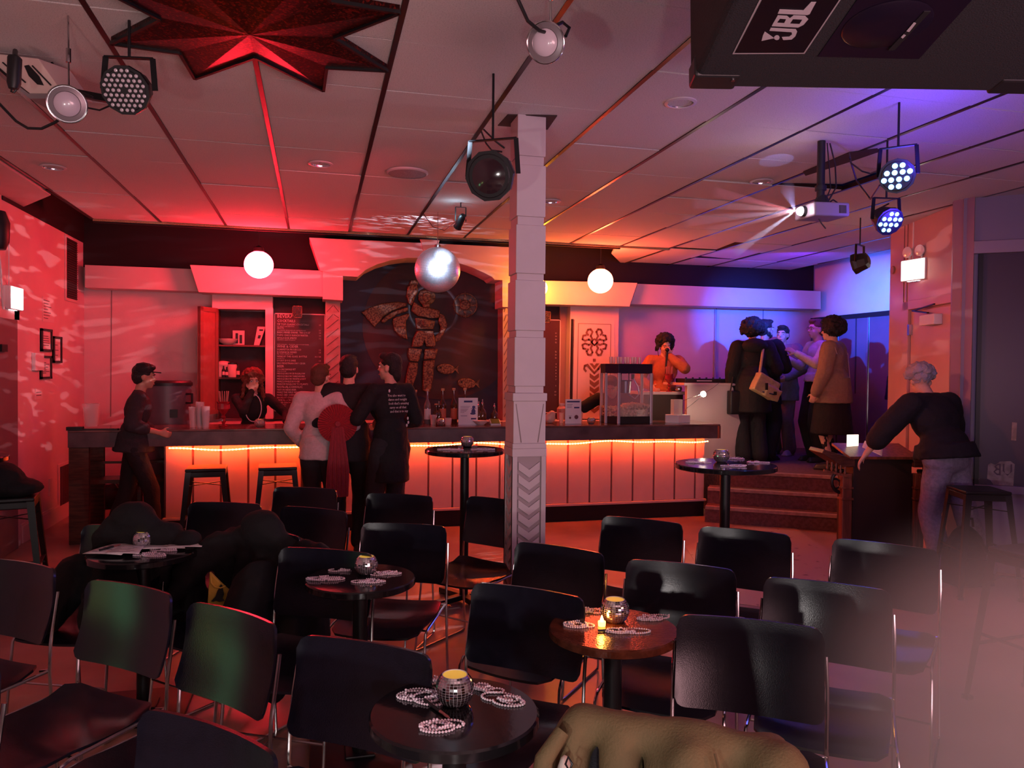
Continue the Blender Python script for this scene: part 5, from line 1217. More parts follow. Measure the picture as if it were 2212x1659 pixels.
for k in range(9):
    t = thing('plastic_cup', ['leftmost', 'second', 'third', 'fourth', 'middle', 'sixth', 'seventh', 'eighth', 'rightmost'][k]+' clear cup, from the left, in the row on the popcorn machine', 'cup', (P0_.x-.19+.042*k, P0_.y+.02*(k % 2), 1.018+ht), 0, 'clear cups on the popcorn machine')
    m = MB(); m.lathe([(.015, 0), (.019, .075), (.018, .075), (.0145, .003)], 12, close=False); m.build('cup', mat('cup_plastic', (.85, .70, .78), .12, alpha=.5, spec=.9), t, True)
# ---- small lit display box with lamp
t = thing('display_box', 'clear acrylic donation box standing on a white plinth at the bar end', 'display box', onbar(1461, 7.80)+Vector((0, 0, .088)))
for a, b_ in (((-.052, -.04, 0), (-.048, .04, .17)), ((.048, -.04, 0), (.052, .04, .17)), ((-.052, .036, 0), (.052, .04, .17)), ((-.052, -.04, .166), (.052, .04, .17)), ((-.05, -.04, 0), (.05, -.037, .17))): m = MB(); m.box(a, b_); m.build('acrylic_pane', mat('acrylic', (.9, .88, .85), .1, alpha=.4, spec=.9), t)
m = MB(); m.sph((-.02, 0, .05), (.012, .012, .03), 8, 6); m.sph((-.018, 0, .10), .014, 8, 6); m.sph((.02, .01, .04), (.015, .01, .03), 8, 6); m.build('trinkets', mat('trinket_red', (.5, .08, .06), .4), t, True)
q = onbar(1463, 7.78); t2 = thing('white_plinth', 'low white box plinth at the right end of the bar', 'plinth', q); m = MB(); m.prism([(-.145, .0, 0), (-.02, -.07, 0), (.15, -.01, 0), (.10, .10, 0), (-.09, .12, 0)], (0, 0, .088)); m.build('plinth_body', WHITEPL, t2, bev=.003)
m = MB(); m.box((-.1, .0, .0881), (.08, .06, .089)); m.build('top_card', WHITEP, t2)
q = PY(1519, 851, 7.95); t = thing('clip_lamp', 'glaring little clip lamp on a thin arm over the bar end', 'lamp', q)
m = MB(); m.rings([((0, 0, 0), .018), ((.005, .01, .0), .034), ((.01, .03, 0), .030)], 16); m.build('lamp_shade', WHITEPL, t, True); m = MB(); m.sph((-.004, -.012, -.004), .030, 14, 10); m.build('bulb', mat('hot_bulb', (1, .9, .7), .4, emit=90, ecol=(1, .82, .50)), t, True)
m = MB(); m.tube([(0, .02, 0), PY(1490, 860, 7.93)-q, PY(1474, 866, 7.9)-q], .003, 6); m.build('lamp_arm', CHROME, t, True)
m = MB(); m.tube([(.01, .02, 0), PY(1540, 838, 8.1)-q, PY(1556, 825, 8.3)-q], .002, 6); m.tube([(0, .02, -.02), PY(1495, 873, 8.0)-q, PY(1483, 882, 7.95)-q, PY(1478, 893, 7.9)-q], .003, 6); m.build('cord', BLACKP, t, True)
light('clip_lamp_glow', 'POINT', q+Vector((-.03, -.06, -.03)), 2.2, (1, .80, .52), size=.03)
# ================================================================ globes and disco ball
def globe(p, col, e, lab, r=.148):
    t = thing('globe_pendant', lab, 'pendant lamp', p, 0, 'white globe pendants glowing over the bar')
    m = MB(); m.sph((0, 0, 0), (r, r, r*.96), 28, 18); g = m.build('glass_globe', mat('globe_'+lab[:6].strip().replace(' ', '_'), (1, .8, .8), .4, emit=e, ecol=col), t, 'all')
    m = MB(); m.lathe([(.05, r*.90), (.055, r*.93), (.05, r+.03), (.015, r+.05)], 20); m.build('fitter_cap', DARKM, t, True)
    m = MB(); m.tube([(0, 0, r+.04), (0, 0, 3.68-p.z)], .004, 6); m.build('cord', BLACKP, t, True)
globe(GL, (1, .018, .035), 92, 'red-lit globe pendant over the left half of the bar')
globe(GR, (1, .085, .030), 70, 'orange-lit globe pendant over the right half of the bar')
globe(GM, (1, .36, .03), 40, 'yellow-orange globe pendant hidden behind the column', .11)
db = thing('mirror_ball', 'mirror ball blazing blue-white in front of the mural', 'disco ball', BALL)
RB = .207
m = MB(); m.sph((0, 0, 0), RB*.985, 32, 20); m.build('core', mat('ball_core', (.2, .2, .24), .4, metal=.8), db, 'all')
m = MB(); rows = 44; rr = random.Random(9)
for j in range(rows):
    a0 = -math.pi/2+math.pi*(j+.05)/rows; a1 = -math.pi/2+math.pi*(j+.95)/rows; nf = max(6, int(88*math.cos((a0+a1)/2)))
    for k in range(nf):
        t0 = 2*math.pi*(k+.05)/nf; t1 = 2*math.pi*(k+.95)/nf
        n_ = Vector((math.cos((a0+a1)/2)*math.cos((t0+t1)/2), math.cos((a0+a1)/2)*math.sin((t0+t1)/2), math.sin((a0+a1)/2))); n2 = (n_+Vector((rr.gauss(0, .012), rr.gauss(0, .012), rr.gauss(0, .012)))).normalized(); q = []
        for (tt, aa) in ((t0, a0), (t1, a0), (t1, a1), (t0, a1)):
            p_ = Vector((RB*math.cos(aa)*math.cos(tt), RB*math.cos(aa)*math.sin(tt), RB*math.sin(aa))); q.append(p_-n2*((p_-n_*RB).dot(n2)))
        m.add(q, [(0, 1, 2, 3)])
tag(m.build('mirror_facets', mat('ball_facet', (.86, .86, .92), .36, metal=1), db), kind='stuff')
m = MB(); m.lathe([(.03, RB-.005), (.03, RB+.02), (.012, RB+.03)], 16); m.build('motor_cap', CHROME, db, True)
m = MB(); m.tube([(0, 0, RB+.02), (0, 0, H-BALL.z)], .003, 6); m.build('cord', CHROME, db, True)
ps = PZ(995, 478, 2.86); t = thing('pin_spot', 'little black pin spot aimed at the mirror ball', 'spotlight', ps); dv = (BALL-ps).normalized()
m = MB(); m.rings([(-dv*.07, .022), (-dv*.05, .032), (dv*.05, .034), (dv*.07, .040)], 14); m.build('housing', BLACKP, t, True); m = MB(); m.rings([(dv*.0695, .035), (dv*.072, .03)], 14); m.build('lens', mat('cold_lens', (.8, .9, 1), .3, emit=12, ecol=(.6, .8, 1)), t, True)
m = MB(); m.bar((-.045, 0, 0), (-.045, 0, .12), .01, .004); m.bar((.045, 0, 0), (.045, 0, .12), .01, .004); m.bar((-.045, 0, .12), (.045, 0, .12), .01, .004); m.bar((0, 0, .12), (0, 0, H-ps.z), .01, .01); m.build('yoke', BLACKP, t)
m = MB(); m.tube([-dv*.07, PZ(960, 498, 2.86)-ps, PZ(935, 490, 2.9)-ps, PZ(915, 462, H-.01)-ps], .003, 6); m.build('cord', BLACKP, t, True)
light('pin_spot_beam', 'SPOT', ps+dv*.09, 60, (.55, .75, 1.0), BALL, .02, spot=34, blend=.4)
light('pin_spot_spill', 'POINT', ps+Vector((-.06, -.06, .04)), .5, (.5, .8, 1), size=.02)
bs = thing('ball_spot', 'x', 'spotlight', (0, 0, 0)); bpy.data.objects.remove(bs)
light('ball_fill_spot', 'SPOT', (.35, 1.6, 2.85), 9000, (.60, .76, 1.0), BALL, .05, spot=4.1, blend=.3)  # unseen spot added on the camera side so the ball blazes
# ================================================================ stage lamps
def par_can(name, lab, p, look, r, body, leds=None, lens=None, yoke_up=.16, grid=None, group=None, sides=12, cables=None):
    t = thing(name, lab, 'stage light', p, 0, group)
    d = Vector(look).normalized(); q = d.to_track_quat('Z', 'Y').to_matrix(); X_, Y_, Z_ = q.col[0], q.col[1], q.col[2]
    W_ = lambda x, y, z: X_*x+Y_*y+Z_*z
    m = MB(); m.rings([(W_(0, 0, -r*1.3), r*.45), (W_(0, 0, -r*1.1), r*.8), (W_(0, 0, -r*.35), r*.95), (W_(0, 0, -.01), r*1.05), (W_(0, 0, .012), r*1.05)], sides); h = m.build('housing', body, t, sides > 12)
    m = MB(); m.rings([(W_(0, 0, .0125), r*.90), (W_(0, 0, .016), r*.86)], 24); m.build('face_plate', BLACKP, t)
    if leds:
        mt, rl = leds
        for (u, v) in grid:
            if u*u+v*v > .80: continue
            c_ = W_(u*r, v*r, .017); m = MB(); m.rings([(c_, rl), (c_+Z_*rl*.35, rl*.85), (c_+Z_*rl*.5, rl*.3)], 12); m.build('led_lens', mt, t, True)
    if lens is not None:
        m = MB(); m.rings([(W_(0, 0, .0165), r*.72), (W_(0, 0, .020), r*.6), (W_(0, 0, .03), r*.2)], 24); m.build('lens', lens, t, True)
    for s in (-1, 1):
        m = MB(); a = X_*s*r*1.12; top = Vector((0, 0, yoke_up)); m.bar(a-Z_*r*.4, a*.9-Z_*r*.4+top, .022, .006); m.build('yoke_arm', DARKM, t)
    m = MB(); m.bar(-X_*r*1.05-Z_*r*.4+Vector((0, 0, yoke_up)), X_*r*1.05-Z_*r*.4+Vector((0, 0, yoke_up)), .022, .006); m.cyl(-Z_*r*.4+Vector((0, 0, yoke_up)), -Z_*r*.4+Vector((0, 0, H-.002-p[2])), .006, n=8); m.build('yoke_bridge', DARKM, t)
    if cables:
        m = MB()
        for pl in cables: m.tube([Vector(c)-Vector(p) for c in pl], .005, 6)
        m.build('power_cable', BLACKP, t, True)
    return t
tocam = lambda p: (CP-Vector(p)).normalized()
BLED = mat('blue_led', (.3, .6, 1), .3, emit=11, ecol=(.10, .34, 1.0))
DLED = mat('dead_led_lens', (.62, .55, .60), .10, coat=1)
PB = mat('par_housing_blue_lit', (.012, .012, .02), .4)
g12 = [(-.25+.5*i+(.0), -.7+.47*j+.23*(i % 2)) for i in range(-1, 4) for j in range(4)]
g12 = []
for row, (y, xs) in enumerate(((.62, (-.1, .32)), (.22, (-.55, -.12, .32, .72)), (-.2, (-.72, -.32, .12, .55)), (-.62, (-.32, .1)))):
    for x_ in xs: g12.append((x_, y))
C1 = [[PD(1905, 365, 4.4), PD(1880, 375, 4.5), PD(1862, 370, 4.5), PD(1838, 352, 4.6), PZ(1835, 330, H-.01)], [PD(1900, 400, 4.4), PD(1880, 430, 4.7), PD(1850, 390, 4.8), PD(1835, 340, 4.7)]]
par_can('led_par_light', 'larger blue-glowing LED stage light hanging beneath the ceiling at right', PAR1, tocam(PAR1)+Vector((-.12, .0, -.1)), .085, PB, (BLED, .0135), None, .15, [(a*1.0, b_) for a, b_ in g12]+[(0, .0)][:0], 'blue LED stage lights', cables=C1)
par_can('led_par_light', 'smaller blue-glowing LED stage light below the larger one', PAR2, tocam(PAR2)+Vector((.55, .0, -.25)), .082, PB, (BLED, .0125), None, .13, g12, 'blue LED stage lights', cables=[[PAR2+Vector((-.08, .02, .02)), PD(1885, 480, 5.2), PD(1890, 455, 5.2), PD(1920, 440, 5.1)]])
par_can('stage_light', 'black eight-sided stage light hung before the far purple ceiling', PAR3, Vector((-.5, .8, -.2)), .095, BLACKP, None, None, .16, None, sides=8)
pl_ = PZ(1058, 380, 2.52)
par_can('stage_light', 'large black faceted stage light hung against the column', pl_, tocam(pl_)+Vector((-.35, 0, -.12)), .115, BLACKP, None, mat('dark_lens', (.03, .015, .02), .06, coat=1), .17, None, sides=10, cables=[[PD(1040, 285, 4.2), PD(1050, 310, 4.1), PD(1062, 325, 4.1), PD(1085, 328, 4.1)], [PD(1045, 280, 4.2), PD(1070, 305, 4.1), PD(1090, 320, 4.1)]])
p6 = PZ(272, 195, 2.72); g30 = []
for j in range(-4, 5):
    for i in range(-4, 5): g30.append((i*.235+(.117 if j % 2 else 0), j*.205))
par_can('stage_light', 'black multi-lens stage light, unlit, beside the clamp lamp at upper left', p6, tocam(p6)+Vector((-.35, 0, -.1)), .092, BLACKP, (DLED, .0075), None, .13, [g for g in g30 if abs(g[0])+abs(g[1]) > .1], sides=12)
def clamp_lamp(lab, p, look, r):
    t = thing('clamp_lamp', lab, 'clamp lamp', p, 0, 'clear-rimmed reflector lamps'); d = Vector(look).normalized(); q = d.to_track_quat('Z', 'Y').to_matrix(); Z_ = q.col[2]; X_ = q.col[0]
    m = MB(); m.rings([(-Z_*r*1.25, r*.30), (-Z_*r*1.1, r*.42), (-Z_*r*.5, r*.62), (Z_*-.01, r), (Z_*.0, r*1.0)], 28, close=True); m.build('reflector', mat('reflector_grey', (.42, .38, .42), .25, metal=.6), t, True)
    m = MB(); m.rings([(Z_*.001, r*.94), (Z_*.004, r*.7), (Z_*.002, r*.66)], 28); m.build('reflector_ring', mat('ring_grey', (.22, .18, .2), .35, metal=.3), t, True)
    m = MB(); m.rings([(Z_*.004, r*.66), (Z_*.014, r*.5), (Z_*.018, r*.2)], 28); m.build('frosted_bulb', mat('frosted_bulb', (.62, .52, .60), .28, coat=.5), t, True)
    m = MB(); m.tube([X_*r*math.cos(k*math.pi/16)+q.col[1]*r*math.sin(k*math.pi/16) for k in range(32)], .003, 6, closed=True); m.build('rim', CHROME, t, True)
    m = MB(); m.cyl(-Z_*r*1.7, -Z_*r*1.2, .018, .022, 12); m.build('socket', BLACKP, t, True)
    m = MB(); m.tube([-Z_*r*.9+Vector((0, 0, r*.5)), Vector((0, 0, (H-p.z)*.5))-Z_*r*.7, Vector((0, 0, H-.002-p.z))-Z_*r*.6], .004, 6); m.cyl(-Z_*r*.7+Vector((0, 0, (H-p.z)*.45)), -Z_*r*.7+Vector((0, 0, (H-p.z)*.6)), .010, n=8); m.build('hanger', CHROME, t, True)
    return t
pc = PD(1178, 92, 2.6); c1 = clamp_lamp('chrome reflector lamp hanging near the top centre of the picture', pc, tocam(pc)+Vector((-.4, 0, -.05)), .066)
m = MB(); m.tube([PD(1115, -10, 2.45)-pc, PD(1140, 45, 2.5)-pc, PD(1165, 66, 2.55)-pc, PD(1178, 70, 2.58)-pc, PD(1192, 60, 2.62)-pc, PD(1215, 48, 2.66)-pc, PD(1230, 60, 2.68)-pc, PD(1222, 78, 2.66)-pc], .006, 8); m.build('cable', BLACKP, c1, True)
pc = PD(145, 225, 3.1); clamp_lamp('pale reflector lamp hanging below the white projector at upper left', pc, tocam(pc)+Vector((-.1, 0, -.05)), .072)
# upper-left white housing and strut
pw = PD(62, 165, 3.5); t = thing('ceiling_unit', 'white ribbed ceiling unit with dark oval slot at upper left', 'ceiling unit', pw)
pts = [(-8, 118), (88, 130), (140, 205), (112, 208), (62, 202), (-8, 145)]
ax = (PD(140, 205, 3.5)-PD(60, 120, 3.5)); ax.normalize()
m = MB(); m.prism([PD(x, y, 3.45)-pw for x, y in [(-40, 112), (82, 126), (136, 202), (64, 202), (-40, 118)]], _F*.25+Vector((0, 0, .05))); m.build('housing', mat('unit_cream', (.80, .62, .55), .45), t, bev=.004)
for a, b_ in (((70, 142), (110, 184)), ((6, 135), (55, 178)), ((-10, 140), (30, 175))):
    m = MB(); m.bar(PD(*a, 3.447)-pw, PD(*b_, 3.447)-pw, .006, .006, up=_F); m.build('rib_groove', BLACKP, t)
m = MB(); m.prism([PD(x, y, 3.446)-pw for x, y in [(52, 142), (62, 140), (84, 164), (94, 184), (80, 182), (62, 164)]], _F*.01); m.build('dark_slot', BLACKP, t)
m = MB(); m.prism([PD(x, y, 3.45)-pw for x, y in [(62, 202), (136, 203), (136, 213), (64, 213), (30, 185), (30, 178)]], _F*.2); m.build('lower_lip', mat('unit_grey', (.30, .24, .25), .5), t)
pk = PD(33, 155, 3.2); t = thing('track_spot', 'black cylindrical spot hanging in front of the white ceiling unit', 'spotlight', pk)
m = MB(); m.rings([(PD(31, 122, 3.2)-pk, .022), (PD(32, 126, 3.2)-pk, .027), (PD(30, 180, 3.2)-pk, .026), (PD(29, 192, 3.2)-pk, .018)], 14); m.build('housing', BLACKP, t, True)
m = MB(); m.tube([PD(26, 190, 3.2)-pk, PD(24, 198, 3.2)-pk, PD(30, 200, 3.2)-pk, PD(35, 194, 3.2)-pk], .004, 6); m.cyl(PD(32, 122, 3.2)-pk, PD(33, 110, 3.25)-pk, .01, n=8); m.build('mount', BLACKP, t, True)
t = thing('lamp_track', 'dark ceiling strut carrying the lamps at upper left', 'strut', PD(150, 130, 3.75))
o_ = PD(150, 130, 3.75); m = MB(); m.bar(PD(-40, 112, 3.7)-o_, PD(262, 142, 3.75)-o_, .04, .03); m.build('strut', mat('strut_grey', (.20, .16, .17), .4, metal=.4), t)
m = MB(); m.bar(PD(150, 198, 3.6)-o_, PD(235, 215, 3.6)-o_, .035, .03); m.build('lower_strut', BLACKP, t)
m = MB(); m.tube([PD(-10, 215, 3.3)-o_, PD(35, 262, 3.3)-o_, PD(60, 277, 3.3)-o_, PD(90, 278, 3.3)-o_, PD(120, 264, 3.3)-o_, PD(150, 240, 3.3)-o_], .006, 8); m.tube([PD(112, 135, 3.6)-o_, PD(125, 165, 3.6)-o_, PD(150, 190, 3.55)-o_, PD(200, 210, 3.5)-o_], .006, 8); m.tube([PD(185, 232, 3.4)-o_, PD(215, 238, 3.4)-o_, PD(238, 228, 3.4)-o_], .004, 6); m.build('cable', BLACKP, t, True)
# ---- projector
pj = PD(1775, 458, 4.75); t = thing('projector', 'grey ceiling projector throwing coloured beams to the left', 'projector', pj)
ex = (_R*-1+_F*-.28+Vector((0, 0, -.04))).normalized(); ez = Vector((0, 0, 1)); ey = ez.cross(ex).normalized(); ez = ex.cross(ey)
PJM = mat('projector_grey', (.30, .26, .32), .45)
m = MB(); m.obox((0, 0, 0), ex*.125, ey*.10, ez*.042); m.build('housing', PJM, t, bev=.012, seg=3)
m = MB(); m.obox(-ex*.127, ex*.003, ey*.08, ez*.03); m.build('rear_panel', BLACKP, t)
for k in range(6): m = MB(); m.obox(-ex*(.05+.009*k)-ey*.101 if ey.y > 0 else -ex*(.05+.009*k)+ey*.101, ex*.002, ey*.001, ez*.024); m.build('vent_slot', BLACKP, t)
sd = -1 if ey.y > 0 else 1
m = MB(); m.cyl(ex*.125, ex*.15, .032, n=24); m.build('lens_barrel', BLACKP, t, True)
m = MB(); m.sph(ex*.150, .026, 16, 10); m.build('lens', mat('projector_lens', (1, .9, .9), .2, emit=70, ecol=(1, .80, .85)), t, True)
m = MB(); m.cyl((0, 0, .04), (0, 0, .10), .055, .03, 10); m.build('mount_plate', BLACKP, t); m = MB(); m.cyl((-.01, 0, .09), (-.01, 0, H-.002-pj.z), .024, n=14); m.cyl((-.01, 0, .13), (-.01, 0, .16), .034, n=14); m.build('drop_pole', BLACKP, t, True)
m = MB(); m.tube([(.04, 0, .06), (.10, .0, .16), (.09, 0, .30), (.05, 0, H-.01-pj.z)], .005, 6); m.tube([(.02, 0, .06), (.06, .0, .15), (.05, 0, .26), (.03, 0, H-.01-pj.z)], .004, 6); m.tube([(.1, 0, .02), (.12, 0, .06), (.08, 0, .08), (.05, 0, .06)], .005, 6); m.tube([(-.02, 0, -.04), (.0, 0, -.07), (.03, 0, -.10)], .004, 6); m.build('cable', BLACKP, t, True)
LB = pj+ex*.19
light('projector_beam', 'SPOT', LB, 14, (1, .55, .62), LB+ex*3+Vector((0, 0, -.5)), .02, spot=60, blend=.3)
light('projector_spill', 'POINT', LB+Vector((0, -.04, .0)), .55, (1, .75, .8), size=.03)
# coloured haze beams of the projector: thin cones of lit fog
def fogmat():
    mt = bpy.data.materials.new('stage_fog'); mt.use_nodes = True; nt = mt.node_tree; nt.nodes.remove(nt.nodes['Principled BSDF'])
    v = nt.nodes.new('ShaderNodeVolumeScatter'); v.inputs['Color'].default_value = (1, 1, 1, 1); v.inputs['Density'].default_value = 1.6; v.inputs['Anisotropy'].default_value = .1
    nt.links.new(v.outputs[0], nt.nodes['Material Output'].inputs['Volume']); return mt
FOG = fogmat()
def beam(tgt, col, r1, pw, lab):
    m = MB(); tg = PD(*tgt)-LB; m.rings([(Vector((0, 0, 0)), .006), (tg, r1)], 16)
    o = m.build('light_beam', FOG, None); o.location = LB; tag(o, lab, 'light beam', 'hazy projector beams', 'stuff')
    light('beam_source', 'SPOT', LB+tg.normalized()*.002, pw, col, LB+tg, .002, spot=2*math.degrees(math.atan2(r1, tg.length))*.98, blend=.2)
for tgt, col, r1, dn_, lab in (((1545, 415, 4.2), (1, .10, .16), .030, 60, 'upper red beam of hazy light from the projector'), ((1500, 438, 4.2), (1, .45, .55), .035, 55, 'pink beam below the red one'), ((1480, 478, 4.2), (.75, .62, 1), .035, 60, 'pale level beam left of the projector'), ((1530, 500, 4.3), (.9, .4, .5), .03, 25, 'faint pink lower beam of hazy light'), ((1590, 545, 4.4), (.4, .65, 1), .030, 60, 'bluish beam slanting down left'), ((1700, 405, 4.9), (.3, .35, 1), .05, 8, 'short blue upward beam')):
    beam(tgt, col, r1, dn_, lab)
# ================================================================ hanging loudspeaker
z_ = 2.15
A = PD(1490, 190, z_); e1 = (PD(2112, 200, z_)-A); Wd = (PD(2225, 199, z_)-A).length; e1.normalize()
e2 = -(ray(1123, 1018).normalized()); e2 = (e2-e1*e2.dot(e1)).normalized(); e3 = e1.cross(e2).normalized()
sp = thing('loudspeaker', 'big black hanging loudspeaker with white brand letters at upper right', 'loudspeaker', A)
rot = Matrix((e1, e2, e3)).transposed(); sp.rotation_euler = rot.to_euler()
SPK = mat('speaker_carpet', (.012, .011, .015), .85, bump=.4, bscale=260)
Dp = .95; Ht = min(.42, .5)
# baffle is z=0 plane looking down; x along, y toward the stage
m = MB(); m.prism([(0, 0, 0), (Wd, 0, 0), (Wd+.0, Dp, 0), (0, Dp, 0)], (0, 0, -Ht)); m.build('cabinet', SPK, sp, bev=.018, seg=3)
Ms = Matrix.Translation(A) @ rot.to_4x4(); Mi = Ms.inverted()
def on_sp(x, y, z=0): # picture direction to baffle plane
    r_ = ray(x, y); n_ = e3; t_ = (A+e3*z-CP).dot(n_)/r_.dot(n_); return Mi @ (CP+r_*t_)
def spoly(name, pl, th, mt, z=0): m = MB(); m.prism([on_sp(x, y, z) for x, y in pl], (0, 0, th)); return m.build(name, mt, sp)
spoly('badge_border', [(1582, 116), (1640, 0), (1660, -40), (1840, -40), (1815, 0), (1738, 115)], .0015, mat('badge_grey', (.30, .26, .28), .5))
spoly('badge', [(1587, 112.5), (1645, 0), (1665, -38), (1830, -38), (1811, 0), (1736, 112)], .0025, mat('badge_black', (.004, .003, .006), .4))
b0 = on_sp(1662, 95, .003); b1 = on_sp(1755, 5, .003); bx = on_sp(1655, 95, .003)
# horn
spoly('horn_plate', [(1766, 121), (1850, 0), (1870, -30), (2110, -30), (2098, 0), (1985, 126)], .002, mat('horn_black', (.008, .005, .014), .3))
hc = on_sp(1915, 55, .003)
m = MB(); m.rings([(hc+Vector((0, 0, .0)), .10), (hc+Vector((0, 0, .003)), .095), (hc+Vector((0, 0, .004)), .03)], 24); m.build('horn_throat', mat('horn_black', (.008, .005, .014), .3), sp, True)
q0 = [on_sp(*a, .004) for a in [(1918, 106), (1932, 106), (2010, 22), (1996, 22)]]
m = MB(); m.prism(q0, (0, 0, .004)); m.build('brand_strip', BLACKP, sp)
SPW = mat('brand_white', (.40, .35, .38), .5)
def sptext(s, pa, pb, size, mt, z=.0035, nm='lettering'):
    a, b_ = on_sp(*pa, z), on_sp(*pb, z); d_ = (b_-a); an_ = math.atan2(d_.y, d_.x)
    c = bpy.data.curves.new(nm, 'FONT'); c.body = s; c.size = size; c.extrude = .0008; o = bpy.data.objects.new(nm, c); COL.objects.link(o); o.parent = sp; o.location = a
    o.rotation_euler = (math.pi, 0, an_); c.materials.append(mt); return o, d_.length
# letters read upward along the badge, baseline on its right side
# block letters modelled on the baffle through their picture corners
BW = mat('brand_white', (.40, .35, .38), .5)
# local frame of badge: u upward (along lean), v rightward
def bd(u, v): # u 0..1 from badge bottom to top, v 0..1 from left to right
    bl, br, tl_, tr_ = (1587, 112), (1736, 112), (1645, 0), (1811, 0)
    x = (bl[0]*(1-v)+br[0]*v)*(1-u)+(tl_[0]*(1-v)+tr_[0]*v)*u; y = 112*(1-u); return (x, y)
def bpoly(pl): return [bd(u, v) for u, v in pl]
L0, L1 = .32, .86    # v range of letter: top of letters at left
def brect(u0, u1, v0, v1): spoly('lettering', bpoly([(u0, v0), (u1, v0), (u1, v1), (u0, v1)]), .0008, BW, .003)
# exclamation mark
spoly('lettering', bpoly([(.15, .26), (.24, .50), (.36, .36)]), .0008, BW, .003) if False else None
spoly('lettering', [(1645, 88), (1648, 76), (1652, 68), (1672, 82)], .0008, BW, .003)
dc = [(1678+6*math.cos(k*math.pi/8), 81+5*math.sin(k*math.pi/8)) for k in range(16)]; spoly('lettering', dc, .0008, BW, .003)
for pl in ([(1662, 66), (1665, 60), (1719, 63), (1722, 68), (1718, 78), (1710, 85), (1692, 86), (1689, 80), (1704, 79), (1711, 74), (1710, 69)],
           [(1667, 56), (1670, 50), (1680, 33), (1700, 34), (1706, 39), (1714, 33), (1739, 34), (1746, 41), (1736, 53), (1724, 59)],
           [(1680, 29), (1684, 20), (1735, 22), (1752, 4), (1763, 4), (1749, 30), (1744, 32)]):
    spoly('lettering', pl, .0008, BW, .003)
for pl in ([(1679, 48), (1685, 40), (1698, 41), (1694, 49)], [(1707, 50), (1713, 41), (1733, 42), (1727, 51)]): spoly('lettering', pl, .0009, mat('badge_black', (.004, .003, .006), .4), .0032)
for pl in ([(1946, 80), (1952, 74), (1957, 76), (1950, 83)], [(1958, 67), (1974, 48), (1979, 50), (1964, 69)]): spoly('lettering', pl, .0006, BW, .0085)
for (x, y) in ((.0, .0), (Wd-.12, 0)): m = MB(); m.box((x-.003, -.003, .004), (x+.123, .075, -.06)); m.build('corner_guard', BLACKP, sp, bev=.008)
for (x, y) in ((.105, .055), (Wd-.03, .05)): m = MB(); m.cyl((x, y, .002), (x, y, .007), .006, n=10); m.build('screw', CHROME, sp)
for k in (.15, Wd-.15): m = MB(); m.bar(Mi @ (Ms @ Vector((k, .4, -Ht))), Mi @ Vector(((Ms @ Vector((k, .4, -Ht))).x, (Ms @ Vector((k, .4, -Ht))).y, H-.003)), .03, .01); m.build('hanging_bracket', DARKM, sp)
# ================================================================ ornate wooden stand
og = thing('wooden_stand', 'ornate dark wooden stand with flared side trays before the steps', 'stand', (4.66, 5.62, 0), R(-12)); og.scale = (.84, .84, .93)
m = MB(); m.box((-.30, -.14, .0), (.30, .20, .93)); m.build('cabinet_body', mat('stand_gap_shade', (.025, .010, .008), .6), og, bev=.006)  # near-black colour stands in for the shaded gap between the legs
for s in (-1, 1):
    m = MB(); m.box((s*.37-.05, -.17, 0), (s*.37+.05, -.09, .80)); lg = m.build('leg', WOOD, og, bev=.008)
    for z in (.56, .66, .10): m = MB(); m.box((s*.37-.06, -.18, z), (s*.37+.06, -.08, z+.02)); m.build('moulding', WOOD, lg, bev=.004)
    m = MB(); m.prism([(s*.30, -.18, .93), (s*.62, -.18, 1.02), (s*.64, -.18, .985), (s*.42, -.18, .86), (s*.30, -.18, .86)], (0, .32, 0)); m.build('flared_tray', DWOOD, og, bev=.006)
    m = MB(); m.tube([(s*(.40+.10*math.cos(a)), -.10, .72+.10*math.sin(a)) for a in [R(-80+20*k) for k in range(10)]], .018, 8); m.build('scroll_bracket', DARKM, og, True)
    m = MB(); m.tube([(s*.46+.045*math.cos(k*math.pi/6), -.10, .70+.045*math.sin(k*math.pi/6)) for k in range(12)], .010, 6, closed=True); m.build('ring_ornament', DARKM, og, True)
    for k in range(5): m = MB(); m.lathe([(.008, 0), (.014, .02), (.006, .04), (.012, .06), (.008, .08)], 8, c=(s*(.40+.045*k), -.17, .79+.012*k)); m.build('spindle', WOOD, og, True)
    m = MB(); m.bar((s*.36, -.18, .775), (s*.62, -.18, .83), .02, .02); m.build('spindle_rail', WOOD, og)
m = MB(); m.prism([(-.36, -.18, .93), (.36, -.18, .93), (.36, .22, 1.02), (-.36, .22, 1.02)], (0, 0, .025)); m.build('sloped_top', WOOD, og, bev=.004)
q = PY(1842, 960, 5.75); t = thing('lit_box', 'bright yellow-white glowing screen standing behind the wooden stand', 'screen', q); m = MB(); m.box((-.055, 0, -.085), (.06, .01, .085)); m.build('lit_panel', mat('screen_lit', (1, .95, .8), .4, emit=1.35, ecol=(1, .86, .66)), t, bev=.003); m = MB(); m.box((-.055, -.003, -.12), (.06, .02, -.085)); m.build('lower_bezel', mat('bezel_amber', (.6, .3, .08), .5, emit=.25, ecol=(1, .5, .1)), t); m = MB(); m.bar((0, .01, -.12), (0, .01, -q.z+.0), .03, .03); m.build('support_post', DARKM, t)
bk = sheet([PY(1862, 966, 5.5), PY(1905, 985, 5.35), PY(1908, 960, 5.55), PY(1868, 952, 5.7)], 'open pale songbook on the wooden stand', .0, 'songbook', 'book', group=None, ink=0)
